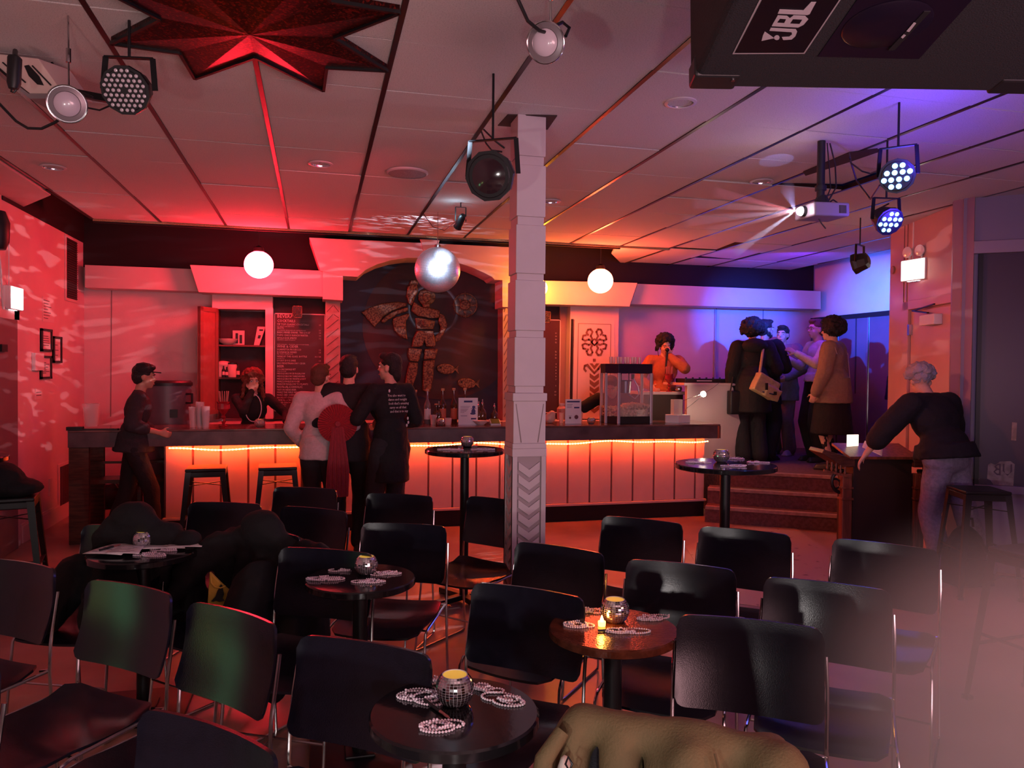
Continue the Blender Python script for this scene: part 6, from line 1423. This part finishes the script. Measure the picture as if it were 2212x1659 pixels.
# ================================================================ floor carpet patch and marks
gr = mat('worn_floor', (.42, .30, .24), .45, noise=.5, nscale=9, col2=(.13, .06, .05), edge=(.30, .38))
a_ = [PZ(1590, 1136, .003), PZ(1720, 1141, .003), PZ(1800, 1200, .003), PZ(1815, 1330, .003), PZ(1560, 1300, .003), PZ(1480, 1180, .003)]
m = MB(); m.prism([Vector((p.x, p.y, .0005)) for p in a_], (0, 0, .0025)); m.build('worn_patch', gr, bpy.data.objects['floor'])
fog = None

# low bank of stage fog at the right front, lit by an added unseen salmon spot
def fogbank():
    o_ = PD(2250, 1590, 1.7); m = MB(); m.sph((0, 0, 0), (.62, .62, .62), 24, 16); o = m.build('stage_fog_bank', None, None); o.location = o_
    mt = bpy.data.materials.new('fog_bank'); mt.use_nodes = True; nt = mt.node_tree; nt.nodes.remove(nt.nodes['Principled BSDF'])
    v = nt.nodes.new('ShaderNodeVolumeScatter'); v.inputs['Color'].default_value = (1, .95, .95, 1)
    tc = nt.nodes.new('ShaderNodeTexCoord'); g = nt.nodes.new('ShaderNodeVectorMath'); g.operation = 'LENGTH'; mr_ = nt.nodes.new('ShaderNodeMapRange')
    mr_.inputs['From Min'].default_value = .56; mr_.inputs['From Max'].default_value = .05; mr_.inputs['To Min'].default_value = 0; mr_.inputs['To Max'].default_value = 2.2; mr_.interpolation_type = 'SMOOTHSTEP'
    nt.links.new(tc.outputs['Object'], g.inputs[0]); nt.links.new(g.outputs['Value'], mr_.inputs['Value']); nt.links.new(mr_.outputs[0], v.inputs['Density']); nt.links.new(v.outputs[0], nt.nodes['Material Output'].inputs['Volume'])
    o.data.materials.append(mt); tag(o, 'pinkish stage fog drifting low across the right front of the room', 'fog', None, 'stuff')
    light('fog_light', 'SPOT', (2.9, .2, 1.9), 85, (1, .27, .17), o_, .1, spot=50, blend=1)
fogbank()
# ================================================================ people
SKIN = mat('skin', (.62, .36, .27), .5, noise=.08, nscale=30)
SKIND = mat('skin_tan', (.48, .27, .19), .5, noise=.08, nscale=30)
HB = mat('hair_black', (.012, .009, .010), .6, bump=.8, bscale=120)
HR = mat('hair_auburn', (.17, .035, .02), .6, bump=.8, bscale=140)
HG = mat('hair_grey_blond', (.40, .35, .39), .7, bump=.9, bscale=120)
HBR = mat('hair_brown', (.10, .035, .02), .6, bump=.8, bscale=120)
def cloth(n, c, nz=.1, r=.85): return mat(n, c, r, noise=nz, nscale=40, bump=.35, bscale=55)
C_BLACK = cloth('black_fabric', (.011, .010, .013)); C_DARK = cloth('charcoal_fabric', (.025, .022, .028))
C_WHITE = cloth('pink_white_fabric', (.55, .44, .46)); C_RED = cloth('dark_red_fabric', (.30, .03, .045)); C_TAN = cloth('tan_corduroy', (.28, .19, .13))
C_ORG = cloth('rust_fabric', (.50, .17, .07)); C_DENIM = cloth('light_denim', (.26, .24, .34), .2); C_GREY = cloth('grey_fabric', (.22, .21, .26)); C_KHAKI = cloth('khaki_fabric', (.20, .15, .11)); C_CREAM = cloth('cream_fabric', (.60, .52, .48))
SHOE = mat('shoe_black', (.02, .02, .022), .4); SHOEL = mat('shoe_pale', (.45, .38, .36), .6)
EYEW = mat('eye_white', (.8, .75, .75), .2); EYED = mat('eye_dark', (.02, .012, .01), .1); LIP = mat('lip', (.42, .10, .10), .4)
V = Vector
def ik(a, t, l1, l2, hint):
    d = t-a; L = min(d.length, (l1+l2)*.998); dn_ = d.normalized(); x = (l1*l1-l2*l2+L*L)/(2*L); h = math.sqrt(max(0, l1*l1-x*x))
    hp = hint-dn_*hint.dot(dn_); hp = hp.normalized() if hp.length > 1e-5 else dn_.orthogonal()
    return a+dn_*x+hp*h, a+dn_*L
def person(lab, loc, face, Ht=1.72, lean=0, twist=0, hy=0, hp=0, hroll=0, hands=None, curl=(.5, .5), feet=None, skin=SKIN, top=('long', C_BLACK, .012, .90), bot=('trousers', C_BLACK, .012), hair=('short', HB), shoes=SHOE, vox=.011, build=1.0, side=0, palm=(None, None)):
    """face: world heading (rad) the figure looks along; local x = its right hand side ... y = forward"""
    s = Ht/1.75; t = thing('person', lab, 'person', loc, face-math.pi/2); t.scale = (s, s, s)
    J = dict(pel=V((0, 0, .95)), waist=V((0, .0, 1.08)), chest=V((0, 0, 1.27)), nb=V((0, -.01, 1.45)), hd=V((0, .025, 1.615)))
    for k, sx in (('R', 1), ('L', -1)): J['sh'+k] = V((sx*.175*build, -.005, 1.415))
    feet = feet or {'R': ((.10, .0), 0), 'L': ((-.10, .0), 0)}
    lr = Matrix.Rotation(-lean, 3, 'X') @ Matrix.Rotation(side, 3, 'Y'); tw = Matrix.Rotation(twist, 3, 'Z'); pv = J['pel'].copy()
    for k in ('waist', 'chest', 'nb', 'hd', 'shR', 'shL'):
        f = .5 if k == 'waist' else 1
        J[k] = pv+(Matrix.Rotation(-lean*f, 3, 'X') @ Matrix.Rotation(side*f, 3, 'Y') @ tw) @ (J[k]-pv)
    up = (lr @ tw) @ V((0, 0, 1)); fw = (lr @ tw) @ V((0, 1, 0)); rt = (lr @ tw) @ V((1, 0, 0))
    hd = J['nb']+(J['hd']-J['nb'])
    Hm = Matrix.Rotation(hy, 3, 'Z') @ Matrix.Rotation(-hp, 3, 'X') @ Matrix.Rotation(hroll, 3, 'Y')
    HX = lambda x, y, z: hd+Hm @ V((x, y, z))
    legs = {}
    for k, sx in (('R', 1), ('L', -1)):
        (fx, fy), fa = feet[k]; an = V((fx, fy-.03, .085)); hip = V((sx*.088, 0, .90)); kn, an2 = ik(hip, an, .425, .42, V((sx*.1, 1, 0))); legs[k] = (hip, kn, an, fa)
    arms = {}
    hands = hands or {}
    for k, sx in (('R', 1), ('L', -1)):
        tg = hands.get(k) or ((sx*.25, .06, .88), (sx*.3, -1, 0)); tgt, hint = V(tg[0]), V(tg[1])
        el, wr = ik(J['sh'+k], tgt, .285, .255, hint); arms[k] = (el, wr, V(tg[2]) if len(tg) > 2 else None)
    def hand(m, k):
        sx = 1 if k == 'R' else -1; el, wr, hdir = arms[k]; d = (hdir.normalized() if hdir is not None else (wr-el).normalized()); c = curl[0 if k == 'R' else 1]
        pn = palm[0 if k == 'R' else 1]; pn = V(pn) if pn is not None else V((-sx, .2, 0)); pn = (pn-d*pn.dot(d)).normalized(); sd = d.cross(pn).normalized()
        if sd.dot(V((0, 1, .2))) < 0: sd = -sd
        for q in (-1, -.33, .33, 1): cap(m, wr+d*.01+sd*q*.014, wr+d*.085+sd*q*.026, .016, .0125, 8)
        for i, (q, L) in enumerate(((1, .070), (.34, .078), (-.34, .072), (-1, .056))):
            b = wr+d*.085+sd*q*.028; a1 = c*1.2; a2 = c*2.3; p1 = b+(d*math.cos(a1)+pn*math.sin(a1))*L*.5; p2 = p1+(d*math.cos(a2)+pn*math.sin(a2))*L*.42; cap(m, b, p1, .0100, .0092, 8); cap(m, p1, p2, .0092, .0080, 8)
        b = wr+d*.03+sd*.028; p1 = b+(d*.6+sd*.75+pn*.3).normalized()*.04; p2 = p1+(d*.85+sd*.2+pn*(.2+c*.5)).normalized()*.032; cap(m, b, p1, .013, .0105, 8); cap(m, p1, p2, .0105, .0088, 8)
    def body(m):
        cap(m, J['nb']-up*.03, J['nb']+(hd-J['nb'])*.55, .056, .050)
        Mh = Hm
        m.sph(HX(0, -.012, .035), (.073, .092, .088), 18, 12, Mh); m.sph(HX(0, .022, -.035), (.056, .066, .075), 16, 12, Mh); m.sph(HX(0, .06, -.085), (.026, .024, .022), 12, 8, Mh)
        m.rings([(HX(0, .080, .018), .010), (HX(0, .102, -.022), .0155), (HX(0, .088, -.032), .012)], 8)
        m.sph(HX(0, .075, .035), (.050, .018, .012), 10, 6, Mh)
        for sx in (-1, 1): m.sph(HX(sx*.074, -.008, -.008), (.011, .020, .032), 8, 6, Mh); m.sph(HX(sx*.035, .055, -.030), (.022, .022, .020), 8, 6, Mh)
        m.sph(HX(0, .084, -.060), (.022, .012, .010), 8, 6, Mh)
        B = build
        m.sph(J['chest']+up*.02, (.150*B, .105, .17), 18, 12, (lr @ tw)); m.sph(J['waist'], (.125*B, .095, .14), 16, 10, lr); m.sph(J['pel'], (.155*B, .11, .11), 16, 10)
        cap(m, J['shR']-rt*.02, J['shL']+rt*.02, .055, .055)
        for k in 'RL':
            el, wr, _ = arms[k]; cap(m, J['sh'+k], el, .050, .038); cap(m, el, wr, .038, .026); cap(m, wr, wr+(wr-el).normalized()*.01, .024, .024); hand(m, k)
            hip, kn, an, fa = legs[k]; cap(m, hip, kn, .078, .052); cap(m, kn, an, .052, .036)
            fd = V((math.sin(fa), math.cos(fa), 0)); cap(m, an-V((0, 0, .04))-fd*.02, V((an.x, an.y, .035))+fd*.15, .036, .026)
    bd = blob('body', body, skin, t, vox, 3)
    # face
    for sx in (-1, 1):
        m = MB(); m.sph(HX(sx*.031, .077, .012), (.0125, .008, .0085), 10, 8, Hm); e = m.build('eye', EYEW, t, 'all'); m = MB(); m.sph(HX(sx*.031, .0835, .012), (.0058, .003, .0058), 8, 6, Hm); m.build('iris', EYED, e, 'all')
        m = MB(); m.tube([HX(sx*.012, .090, .030), HX(sx*.032, .092, .037), HX(sx*.052, .080, .030)], .0035, 6); m.build('eyebrow', hair[1], t, True)
    m = MB(); m.sph(HX(0, .092, -.058), (.021, .007, .0065), 10, 6, Hm); m.build('mouth', LIP, t, 'all')
    # clothes
    if top:
        kind, cm, inf, hem = top[:4]; loose = top[4] if len(top) > 4 else 0
        def tp_(m):
            B = build
            m.sph(J['chest']+up*.02, (.155*B+inf, .108+inf, .165+inf), 18, 12, (lr @ tw)); m.sph(J['waist'], (.135*B+inf+loose, .10+inf+loose, .14), 16, 10, lr)
            cap(m, J['shR']-rt*.03, J['shL']+rt*.03, .058+inf, .058+inf); cap(m, J['nb']-up*.06, J['nb']-up*.005, .075+inf*.5, .060)
            hz = pv+lr @ (V((0, 0, hem))-pv) if hem > .85 else V((0, 0, hem))
            m.rings([(J['waist']-up*.0, .13*B+inf+loose), (hz, .15*B+inf+loose*1.3)], 18)
            m.sph((J['waist']+hz)/2, (.155*B+inf+loose*1.2, .118+inf+loose, max(.06, (J['waist']-hz).length*.55)), 16, 10, lr if hem > .85 else None)
            for k in 'RL':
                el, wr, _ = arms[k]
                if kind == 'long': cap(m, J['sh'+k], el, .058+inf+loose*.3, .048+inf+loose*.3); cap(m, el, wr-(wr-el).normalized()*.01, .048+inf+loose*.3, .034+inf)
                elif kind == 'mid': cap(m, J['sh'+k], el, .060+inf, .056+inf); cap(m, el, el+(wr-el)*.45, .055+inf, .05+inf)
                else: cap(m, J['sh'+k], J['sh'+k]+(el-J['sh'+k])*.72, .060+inf, .062+inf)
        blob('jacket' if loose else 'shirt', tp_, cm, t, .014, 4, bumpf=(.014, .07))
    if bot:
        kind, cm, inf = bot
        def bt_(m):
            m.sph(J['pel'], (.165*build+inf, .12+inf, .12), 16, 10)
            if kind == 'skirt':
                m.rings([(J['pel']+V((0, 0, .05)), .15*build), (J['pel']-V((0, 0, .2)), .20), (V((0, 0, .42)), .24)], 20)
                for k in 'RL': hip, kn, an, fa = legs[k]; cap(m, kn, an, .05, .04)
            else:
                for k in 'RL': hip, kn, an, fa = legs[k]; cap(m, hip+V((0, 0, .02)), kn, .088+inf, .066+inf); cap(m, kn, an, .066+inf, .056+inf*1.6)
        blob('trousers' if kind != 'skirt' else 'dress', bt_, cm, t, .014, 4, bumpf=(.012, .09))
    for k in 'RL':
        hip, kn, an, fa = legs[k]; fd = V((math.sin(fa), math.cos(fa), 0)); base = V((an.x, an.y, 0))
        def sh(m, base=base, fd=fd): cap(m, base-fd*.03+V((0, 0, .045)), base+fd*.155+V((0, 0, .035)), .046, .034); m.obox(base+fd*.06+V((0, 0, .012)), fd*.135, V((0, 0, 1)).cross(fd)*.042, V((0, 0, .012)))
        blob('shoe', sh, shoes, t, .010, 3)
    hk, hm = hair
    def hr(m):
        Mh = Hm
        if hk in ('short', 'fade', 'crop'):
            m.sph(HX(0, -.022, .052), (.082, .098, .086), 18, 12, Mh); m.sph(HX(0, -.05, .0), (.076, .068, .08), 16, 10, Mh); m.sph(HX(0, .05, .105), (.06, .045, .030), 12, 8, Mh)
            if hk == 'fade': m.sph(HX(0, -.075, -.05), (.050, .040, .075), 12, 8, Mh)
        else:
            R0 = {'curly': .105, 'afro': .138, 'long': .112, 'mop': .104}[hk]; rr = random.Random(len(lab)); n = 260
            m.sph(HX(0, -.025, .045), (R0*.85, R0*.95, R0*.85), 18, 12, Mh)
            for i in range(n):
                th = rr.uniform(0, 2*math.pi); ph = rr.uniform(-.5 if hk != 'mop' else -.1, 1.5); x, y, z = math.cos(th)*math.cos(ph), math.sin(th)*math.cos(ph), math.sin(ph)
                if y > .35 and z < .42: continue
                r_ = rr.uniform(.016, .029); m.sph(HX(x*R0*.98, -.022+y*R0*.98, .045+z*R0*.9), r_, 7, 5)
            if hk in ('long', 'curly'):
                Lh = .24 if hk == 'long' else .10
                for i in range(90 if hk == 'long' else 30):
                    th = rr.uniform(math.pi*.93, math.pi*2.07); r_ = rr.uniform(.015, .024); zz_ = -rr.uniform(.0, Lh); w_ = 1+(-zz_)*1.1
                    m.sph(HX(math.cos(th)*.092*w_, -.02+math.sin(th)*.06*w_+.01, zz_+.02), r_, 7, 5)
                for sx in (-1, 1):
                    for z0 in range(6 if hk == 'long' else 2): m.sph(HX(sx*(.085+.006*z0), .01, .03-.04*z0), .026, 7, 5)
    blob('hair', hr, hm, t, .009, 3 if hk in ('short', 'fade') else 1, bumpf=(.012, .03) if hk in ('short', 'fade') else (.03, .022))
    t['_'] = 0; del t['_']
    return t, HX, Hm, J, arms, s
def add(t, name, mb, mt, smooth=True): return mb.build(name, mt, t, smooth)
def glasses(t, HX):
    m = MB()
    for sx in (-1, 1): m.tube([HX(sx*.033+.022*math.cos(k*.52), .094, .012+.018*math.sin(k*.52)) for k in range(12)], .002, 5, closed=True); m.tube([HX(sx*.055, .093, .015), HX(sx*.078, .05, .015), HX(sx*.08, -.01, .01)], .002, 5)
    m.tube([HX(-.011, .096, .014), HX(.011, .096, .014)], .002, 5); add(t, 'glasses', m, mat('glasses_rim', (.3, .05, .06), .3))
camdir = lambda p: math.atan2(-p.y, -p.x)
# 1 bartender, curly auburn hair, elbow on the bar, hand at the mouth
p = PY(545, 900, 8.42); f = camdir(p)
t, HX, Hm, J, arms, s = person('curly auburn-haired bartender in a black turtleneck with pearls, hand at her mouth', (p.x, p.y, 0), f+.05, 1.57, lean=.16, hy=.12, hp=.05, hands={'R': ((.02, .22, 1.50), (.5, .3, -1), (-.1, -.1, 1)), 'L': ((-.34, .42, 1.16), (-.6, -.6, -.2), (-.5, .5, -.1))}, curl=(.85, .5), hair=('long', HR), top=('long', C_BLACK, .006, .92), palm=((0, -1, 0), (0, 0, -1)))
m = MB(); nbp = J['nb']; m.tube([nbp+V((.085*math.sin(k*2*math.pi/22)*(1.05), .095+.02*math.cos(k*2*math.pi/22)+.03, -.135-.155*math.cos(k*2*math.pi/22+math.pi)*-1)) for k in range(22)], .005, 6, closed=True); add(t, 'pearl_necklace', m, PEARL)
# 2 person in dark clothes walking past the left bar end
p = PZ(290, 1168, 0)
t2_ = person('person in dark clothes and dark cap walking past the left end of the bar', (p.x, p.y, 0), R(10), 1.62, lean=.10, hp=.1, hands={'R': ((.22, .22, 1.08), (.4, -1, -.2)), 'L': ((-.2, .24, 1.0), (-.4, -1, 0))}, feet={'R': ((.08, .20), 0), 'L': ((-.08, -.18), 0)}, skin=SKIND, hair=('short', HB), top=('mid', C_DARK, .016, .88, .02), bot=('trousers', C_BLACK, .012))
m = MB(); HX = t2_[1]; m.lathe([(.09, 0), (.088, .04), (.06, .085), (.001, .098)], 20, c=HX(0, -.015, .05)); m.obox(HX(0, .10, .06), (.06, 0, 0), (0, .045, -.005), (0, 0, .005)); add(t2_[0], 'cap', m, C_BLACK)
# 3 person in pinkish white top (the blurred one)
p = PZ(690, 1188, 0)
t3_ = person('person in a loose pale pink top and dark trousers at the bar', (p.x, p.y, 0), R(70), 1.63, hy=-.25, hands={'R': ((.25, .20, 1.12), (.5, -1, 0)), 'L': ((-.22, .12, .98), (-.4, -1, 0))}, hair=('short', HBR), top=('long', C_WHITE, .016, .86, .02), bot=('trousers', C_DARK, .018))
# 4 person in black jacket with the pleated red fan at the back, red dress below
p = PZ(752, 1186, 0)
t4_ = person('dark-haired person in black jacket, a round pleated red fan on the back', (p.x, p.y, 0), R(82), 1.71, hy=-.15, hands={'R': ((.24, .25, 1.10), (.5, -1, 0)), 'L': ((-.24, .05, .92), (-.4, -1, 0))}, hair=('short', HB), top=('long', C_BLACK, .022, .80, .022), bot=('trousers', C_BLACK, .014))
t, s = t4_[0], t4_[5]
fanr = thing('pleated_fan', 'round pleated dark red fan with long tail on the back of the black jacket', 'fan', (p.x-.10, p.y-.21, 1.12)); n = 44
m = MB(); vs = [V((0, -.02, 0))]
for k in range(n*2): a = math.pi*k/n; vs.append(V((.165*math.cos(a), (.012 if k % 2 else -.012), .165*math.sin(a))))
m.add(vs, [(0, 1+k, 1+(k+1) % (2*n)) for k in range(2*n)]); fo = m.build('pleats', mat('fan_red', (.42, .045, .06), .6), fanr); so = fo.modifiers.new('s', 'SOLIDIFY'); so.thickness = .006
m = MB(); m.cyl((0, -.035, 0), (0, .0, 0), .022, n=16); m.build('boss', C_RED, fanr, True)
m = MB(); m.prism([(-.05, -.015, -.02), (.05, -.015, -.02), (.10, -.03, -.40), (.09, -.03, -.62), (-.10, -.03, -.62), (-.09, -.03, -.40)], (0, .02, 0)); tl = m.build('tail', C_RED, fanr, bev=.008)
m = MB()
for k in range(5): m.tube([(-.035+.017*k, -.016, -.03), (-.07+.035*k, -.033, -.35), (-.075+.038*k, -.033, -.61)], .006, 6)
m.build('tail_fold', C_RED, fanr, True)
# 5 man in black T-shirt with lettering on the back, looking left
p = PZ(842, 1192, 0)
t5_ = person('man with a mullet in a long black T-shirt with white handwriting on the back', (p.x, p.y, 0), R(118), 1.73, hy=.55, hands={'R': ((.17, .22, 1.10), (.5, -1, 0)), 'L': ((-.18, .34, 1.24), (-.5, -.3, -.8))}, hair=('fade', HB), top=('mid', C_BLACK, .012, .62, .010), bot=('trousers', C_DARK, .02), build=.96)
t, J = t5_[0], t5_[3]
for k, ln in enumerate(('You also want to', 'dance and tonight', "look that's amazing", 'carry on all that', 'and that is to say')):
    text(ln, .030, (-.135+.006*k, -.158-.003*(k > 2), 1.37-.034*k), t, mat('shirt_print', (.70, .62, .64), .7), rot=(R(94), 0, R(2)), font_scale=.9)
m = MB()
for (x, z) in ((-.12, 1.42), (.07, 1.18), (.075, 1.145), (.06, 1.12)): m.sph((x, -.162, z), (.009, .003, .014), 8, 6)
m.build('printed_blot', mat('shirt_print', (.70, .62, .64), .7), t, True)
m = MB(); HX = t5_[1]; m.tube([J['nb']+V((.07*math.cos(k*.52), .005+.065*math.sin(k*.52), .0+.012*math.sin(k*.52))) for k in range(12)], .003, 6, closed=True); add(t, 'neck_chain', m, CHROME)
# 6 bartender bending behind the popcorn machine
p = PY(1316, 900, 8.42)
person('bartender in black T-shirt bending down behind the popcorn machine', (p.x+.12, p.y+.1, 0), R(-120), 1.66, lean=.62, hp=.5, hands={'R': ((.34, .55, 1.02), (1, -.2, 0)), 'L': ((-.25, .55, .95), (-1, -.2, 0))}, hair=('short', HB), top=('short', C_BLACK, .014, .92), bot=('trousers', C_BLACK, .01))
# 7 man in rust shirt with headphones and microphone
p = PY(1432, 900, 9.0); f = camdir(p)
t7_ = person('man in a rust overshirt and headphones, head bowed over a microphone', (p.x, p.y, .32), f+.15, 1.73, lean=.12, hy=.12, hp=.42, hands={'L': ((-.03, .24, 1.47), (-.9, .2, -.7), (.2, -.1, 1)), 'R': ((.20, .30, 1.08), (.8, -.8, 0))}, curl=(.4, .9), hair=('curly', HB), top=('long', C_ORG, .018, .84, .015), palm=(None, (0, -1, 0)))
t, HX = t7_[0], t7_[1]
m = MB(); m.tube([HX(.098*math.cos(a), -.01, .045+.115*math.sin(a)) for a in [R(-15+15*k) for k in range(15)]], .010, 8)
for sx in (-1, 1): m.sph(HX(sx*.092, -.005, -.01), (.022, .04, .045), 10, 8)
add(t, 'headphones', m, BLACKP)
m = MB(); m.tube([HX(.09, 0, -.05), HX(.06, .08, -.25), HX(.03, .1, -.45), HX(.02, .08, -.6)], .004, 6); add(t, 'headphone_cord', m, BLACKP)
ps_ = Matrix.Translation(t.location) @ Matrix.Rotation(t.rotation_euler.z, 4, 'Z')
wr = t7_[4]['L'][1]; mc = thing('microphone', 'black handheld microphone at the rust-shirted man\'s mouth', 'microphone', ps_ @ (wr*t7_[5]+V((.03, .03, .02)))); mc.rotation_euler = (0, 0, t.rotation_euler.z)
m = MB(); m.rings([((0, 0, .03), .015), ((.015, .02, -.16), .011)], 12); m.build('handle', BLACKP, mc, True); m = MB(); m.sph((-.003, -.004, .055), .026, 14, 10); m.build('grille_ball', DARKM, mc, 'all')
m = MB(); m.tube([(.015, .02, -.16), (.03, .05, -.26), (.06, .03, -.35)], .003, 6); m.build('cable', BLACKP, mc, True)
# 8,9,10 the group by the booth on the platform
p9 = PZ(1622, 998, .5)
t9_ = person('curly-haired person seen from behind in a black hooded coat with beige sling bag', (p9.x, p9.y, .5), R(74), 1.70, hy=-.3, hands={'R': ((.24, .16, 1.0), (.5, -1, 0)), 'L': ((-.26, .05, .90), (-.5, -1, 0))}, hair=('afro', HB), top=('long', C_BLACK, .03, .62, .04), bot=('trousers', C_DARK, .03), build=1.05)
t, J = t9_[0], t9_[3]
blob('hood', lambda m: (m.sph(J['nb']+V((0, -.085, -.01)), (.16, .10, .095)),), C_BLACK, t, .014, 3)
bg = thing('sling_bag', 'beige canvas sling bag with dark straps on the black-coated back', 'bag', (p9.x+.02, p9.y-.24, .5+.86)); BEI = cloth('beige_canvas', (.50, .33, .18), .12)
blob('bag_body', lambda m: (m.obox((0, 0, .06), (.13, 0, -.07), (0, .06, 0), (.05, 0, .10)), m.obox((.06, -.06, -.02), (.09, 0, -.04), (0, .03, 0), (.03, 0, .06))), BEI, bg, .012, 4, bumpf=(.012, .06))
m = MB(); m.tube([(-.06, .02, .2), (-.03, .03, .36), (.02, .08, .50), (.06, .16, .56)], .016, 8); m.build('strap', BEI, bg, True)
m = MB(); m.tube([(-.08, -.05, .0), (.04, -.10, -.03), (.12, -.07, -.04)], .008, 6); m.box((-.05, -.10, .02), (-.02, -.085, .10)); m.box((.06, -.11, -.04), (.09, -.09, .0)); m.build('dark_buckles', BLACKP, bg, True)
sb2 = thing('shoulder_bag', 'black shoulder bag at the left hip of the curly-haired person', 'bag', (p9.x-.22, p9.y-.02, .5+.72)); blob('bag_body', lambda m: (m.box((-.10, -.05, -.14), (.10, .05, .14)),), BLACKP, sb2, .014, 3)
m = MB(); m.tube([(-.08, 0, .13), (0, .02, .52), (.10, .03, .60)], .008, 6); m.build('strap', BLACKP, sb2, True)
p8 = PZ(1662, 996, .5)
t8_ = person('bearded dark-haired man in a black coat looking to the right', (p8.x, p8.y+.15, .5), R(20), 1.74, hy=-.25, hands={'R': ((.10, .28, 1.12), (.7, -.6, -.3)), 'L': ((-.22, .1, .95), (-.5, -1, 0))}, hair=('short', HB), top=('long', C_BLACK, .02, .70, .03), bot=('trousers', C_BLACK, .025), skin=SKIND, build=1.08)
t, HX = t8_[0], t8_[1]
blob('beard', lambda m: (m.sph(HX(0, .045, -.075), (.050, .045, .032)), m.sph(HX(.045, .01, -.05), (.02, .04, .035)), m.sph(HX(-.045, .01, -.05), (.02, .04, .035))), HB, t, .008, 2)
p10 = PZ(1705, 984, .5)
person('person in a grey jacket half hidden behind the bearded man', (p10.x-.05, p10.y+.1, .5), R(215), 1.70, hy=.1, hands={'R': ((.16, .26, 1.05), (.8, -.5, 0)), 'L': ((-.16, .26, 1.05), (-.8, -.5, 0))}, hair=('short', HB), top=('long', C_GREY, .03, .74, .03), bot=('trousers', C_KHAKI, .02), shoes=SHOEL)
# 11 glasses, 12 tan jacket
p11 = PZ(1768, 998, .5)
t11_ = person('person with glasses and auburn hair in a cream top, one hand raised', (p11.x-.0, p11.y+.05, .5), R(175), 1.74, hands={'L': ((-.10, .34, 1.32), (-.6, -.2, -1)), 'R': ((.18, .28, 1.25), (.6, -.2, -1))}, curl=(.3, .35), hair=('short', HBR), top=('long', C_CREAM, .012, .98), bot=('trousers', C_BLACK, .02))
glasses(t11_[0], t11_[1])
p12 = PZ(1795, 1014, .5)
t12_ = person('person with big black curls in a tan corduroy jacket, back to the camera', (p12.x, p12.y, .5), R(128), 1.68, hy=.3, hands={'R': ((.24, .10, .92), (.5, -1, 0)), 'L': ((-.24, .12, .90), (-.6, -1, 0))}, hair=('afro', HB), top=('long', C_TAN, .030, .78, .035), bot=('skirt', C_BLACK, .02))
t, J = t12_[0], t12_[3]
m = MB()
for sx in (-1, 1): m.tube([J['sh'+('R' if sx > 0 else 'L')]+V((sx*.02, -.06, .055)), J['sh'+('R' if sx > 0 else 'L')]+V((sx*.06, -.08, .0)), J['sh'+('R' if sx > 0 else 'L')]+V((sx*.05, -.10, -.07))], .0035, 5)
m.tube([(0, -.165, 1.36), (.01, -.185, 1.1), (0, -.19, .82)], .003, 5); m.build('seam_piping', mat('piping', (.5, .36, .28), .6), t, True)
# 13 grey-haired person leaning on the stand
p13 = PZ(1985, 1252, 0)
t13_ = person('grey-blond person in black top and pale jeans leaning over the wooden stand', (4.75, 4.95, 0), R(100), 1.70, lean=.34, hy=-.55, hp=.5, hands={'L': ((-.50, .34, .98), (-1, -.3, .1)), 'R': ((.40, .34, .94), (1, -.3, .1))}, curl=(.35, .35), feet={'R': ((.30, -.10), .2), 'L': ((.02, .05), 0)}, hair=('mop', HG), top=('mid', C_BLACK, .038, .96, .012), bot=('trousers', C_DENIM, .022), build=1.28, palm=((0, 0, -1), (0, 0, -1)))

# lettering as plain meshes
dg = bpy.context.evaluated_depsgraph_get()
for o in [o for o in bpy.data.objects if o.type == 'FONT']:
    me = bpy.data.meshes.new_from_object(o.evaluated_get(dg)); n_ = bpy.data.objects.new('lettering', me); COL.objects.link(n_); n_.parent = o.parent
    n_.location = o.location; n_.rotation_euler = o.rotation_euler; n_.scale = o.scale
    bpy.data.objects.remove(o)
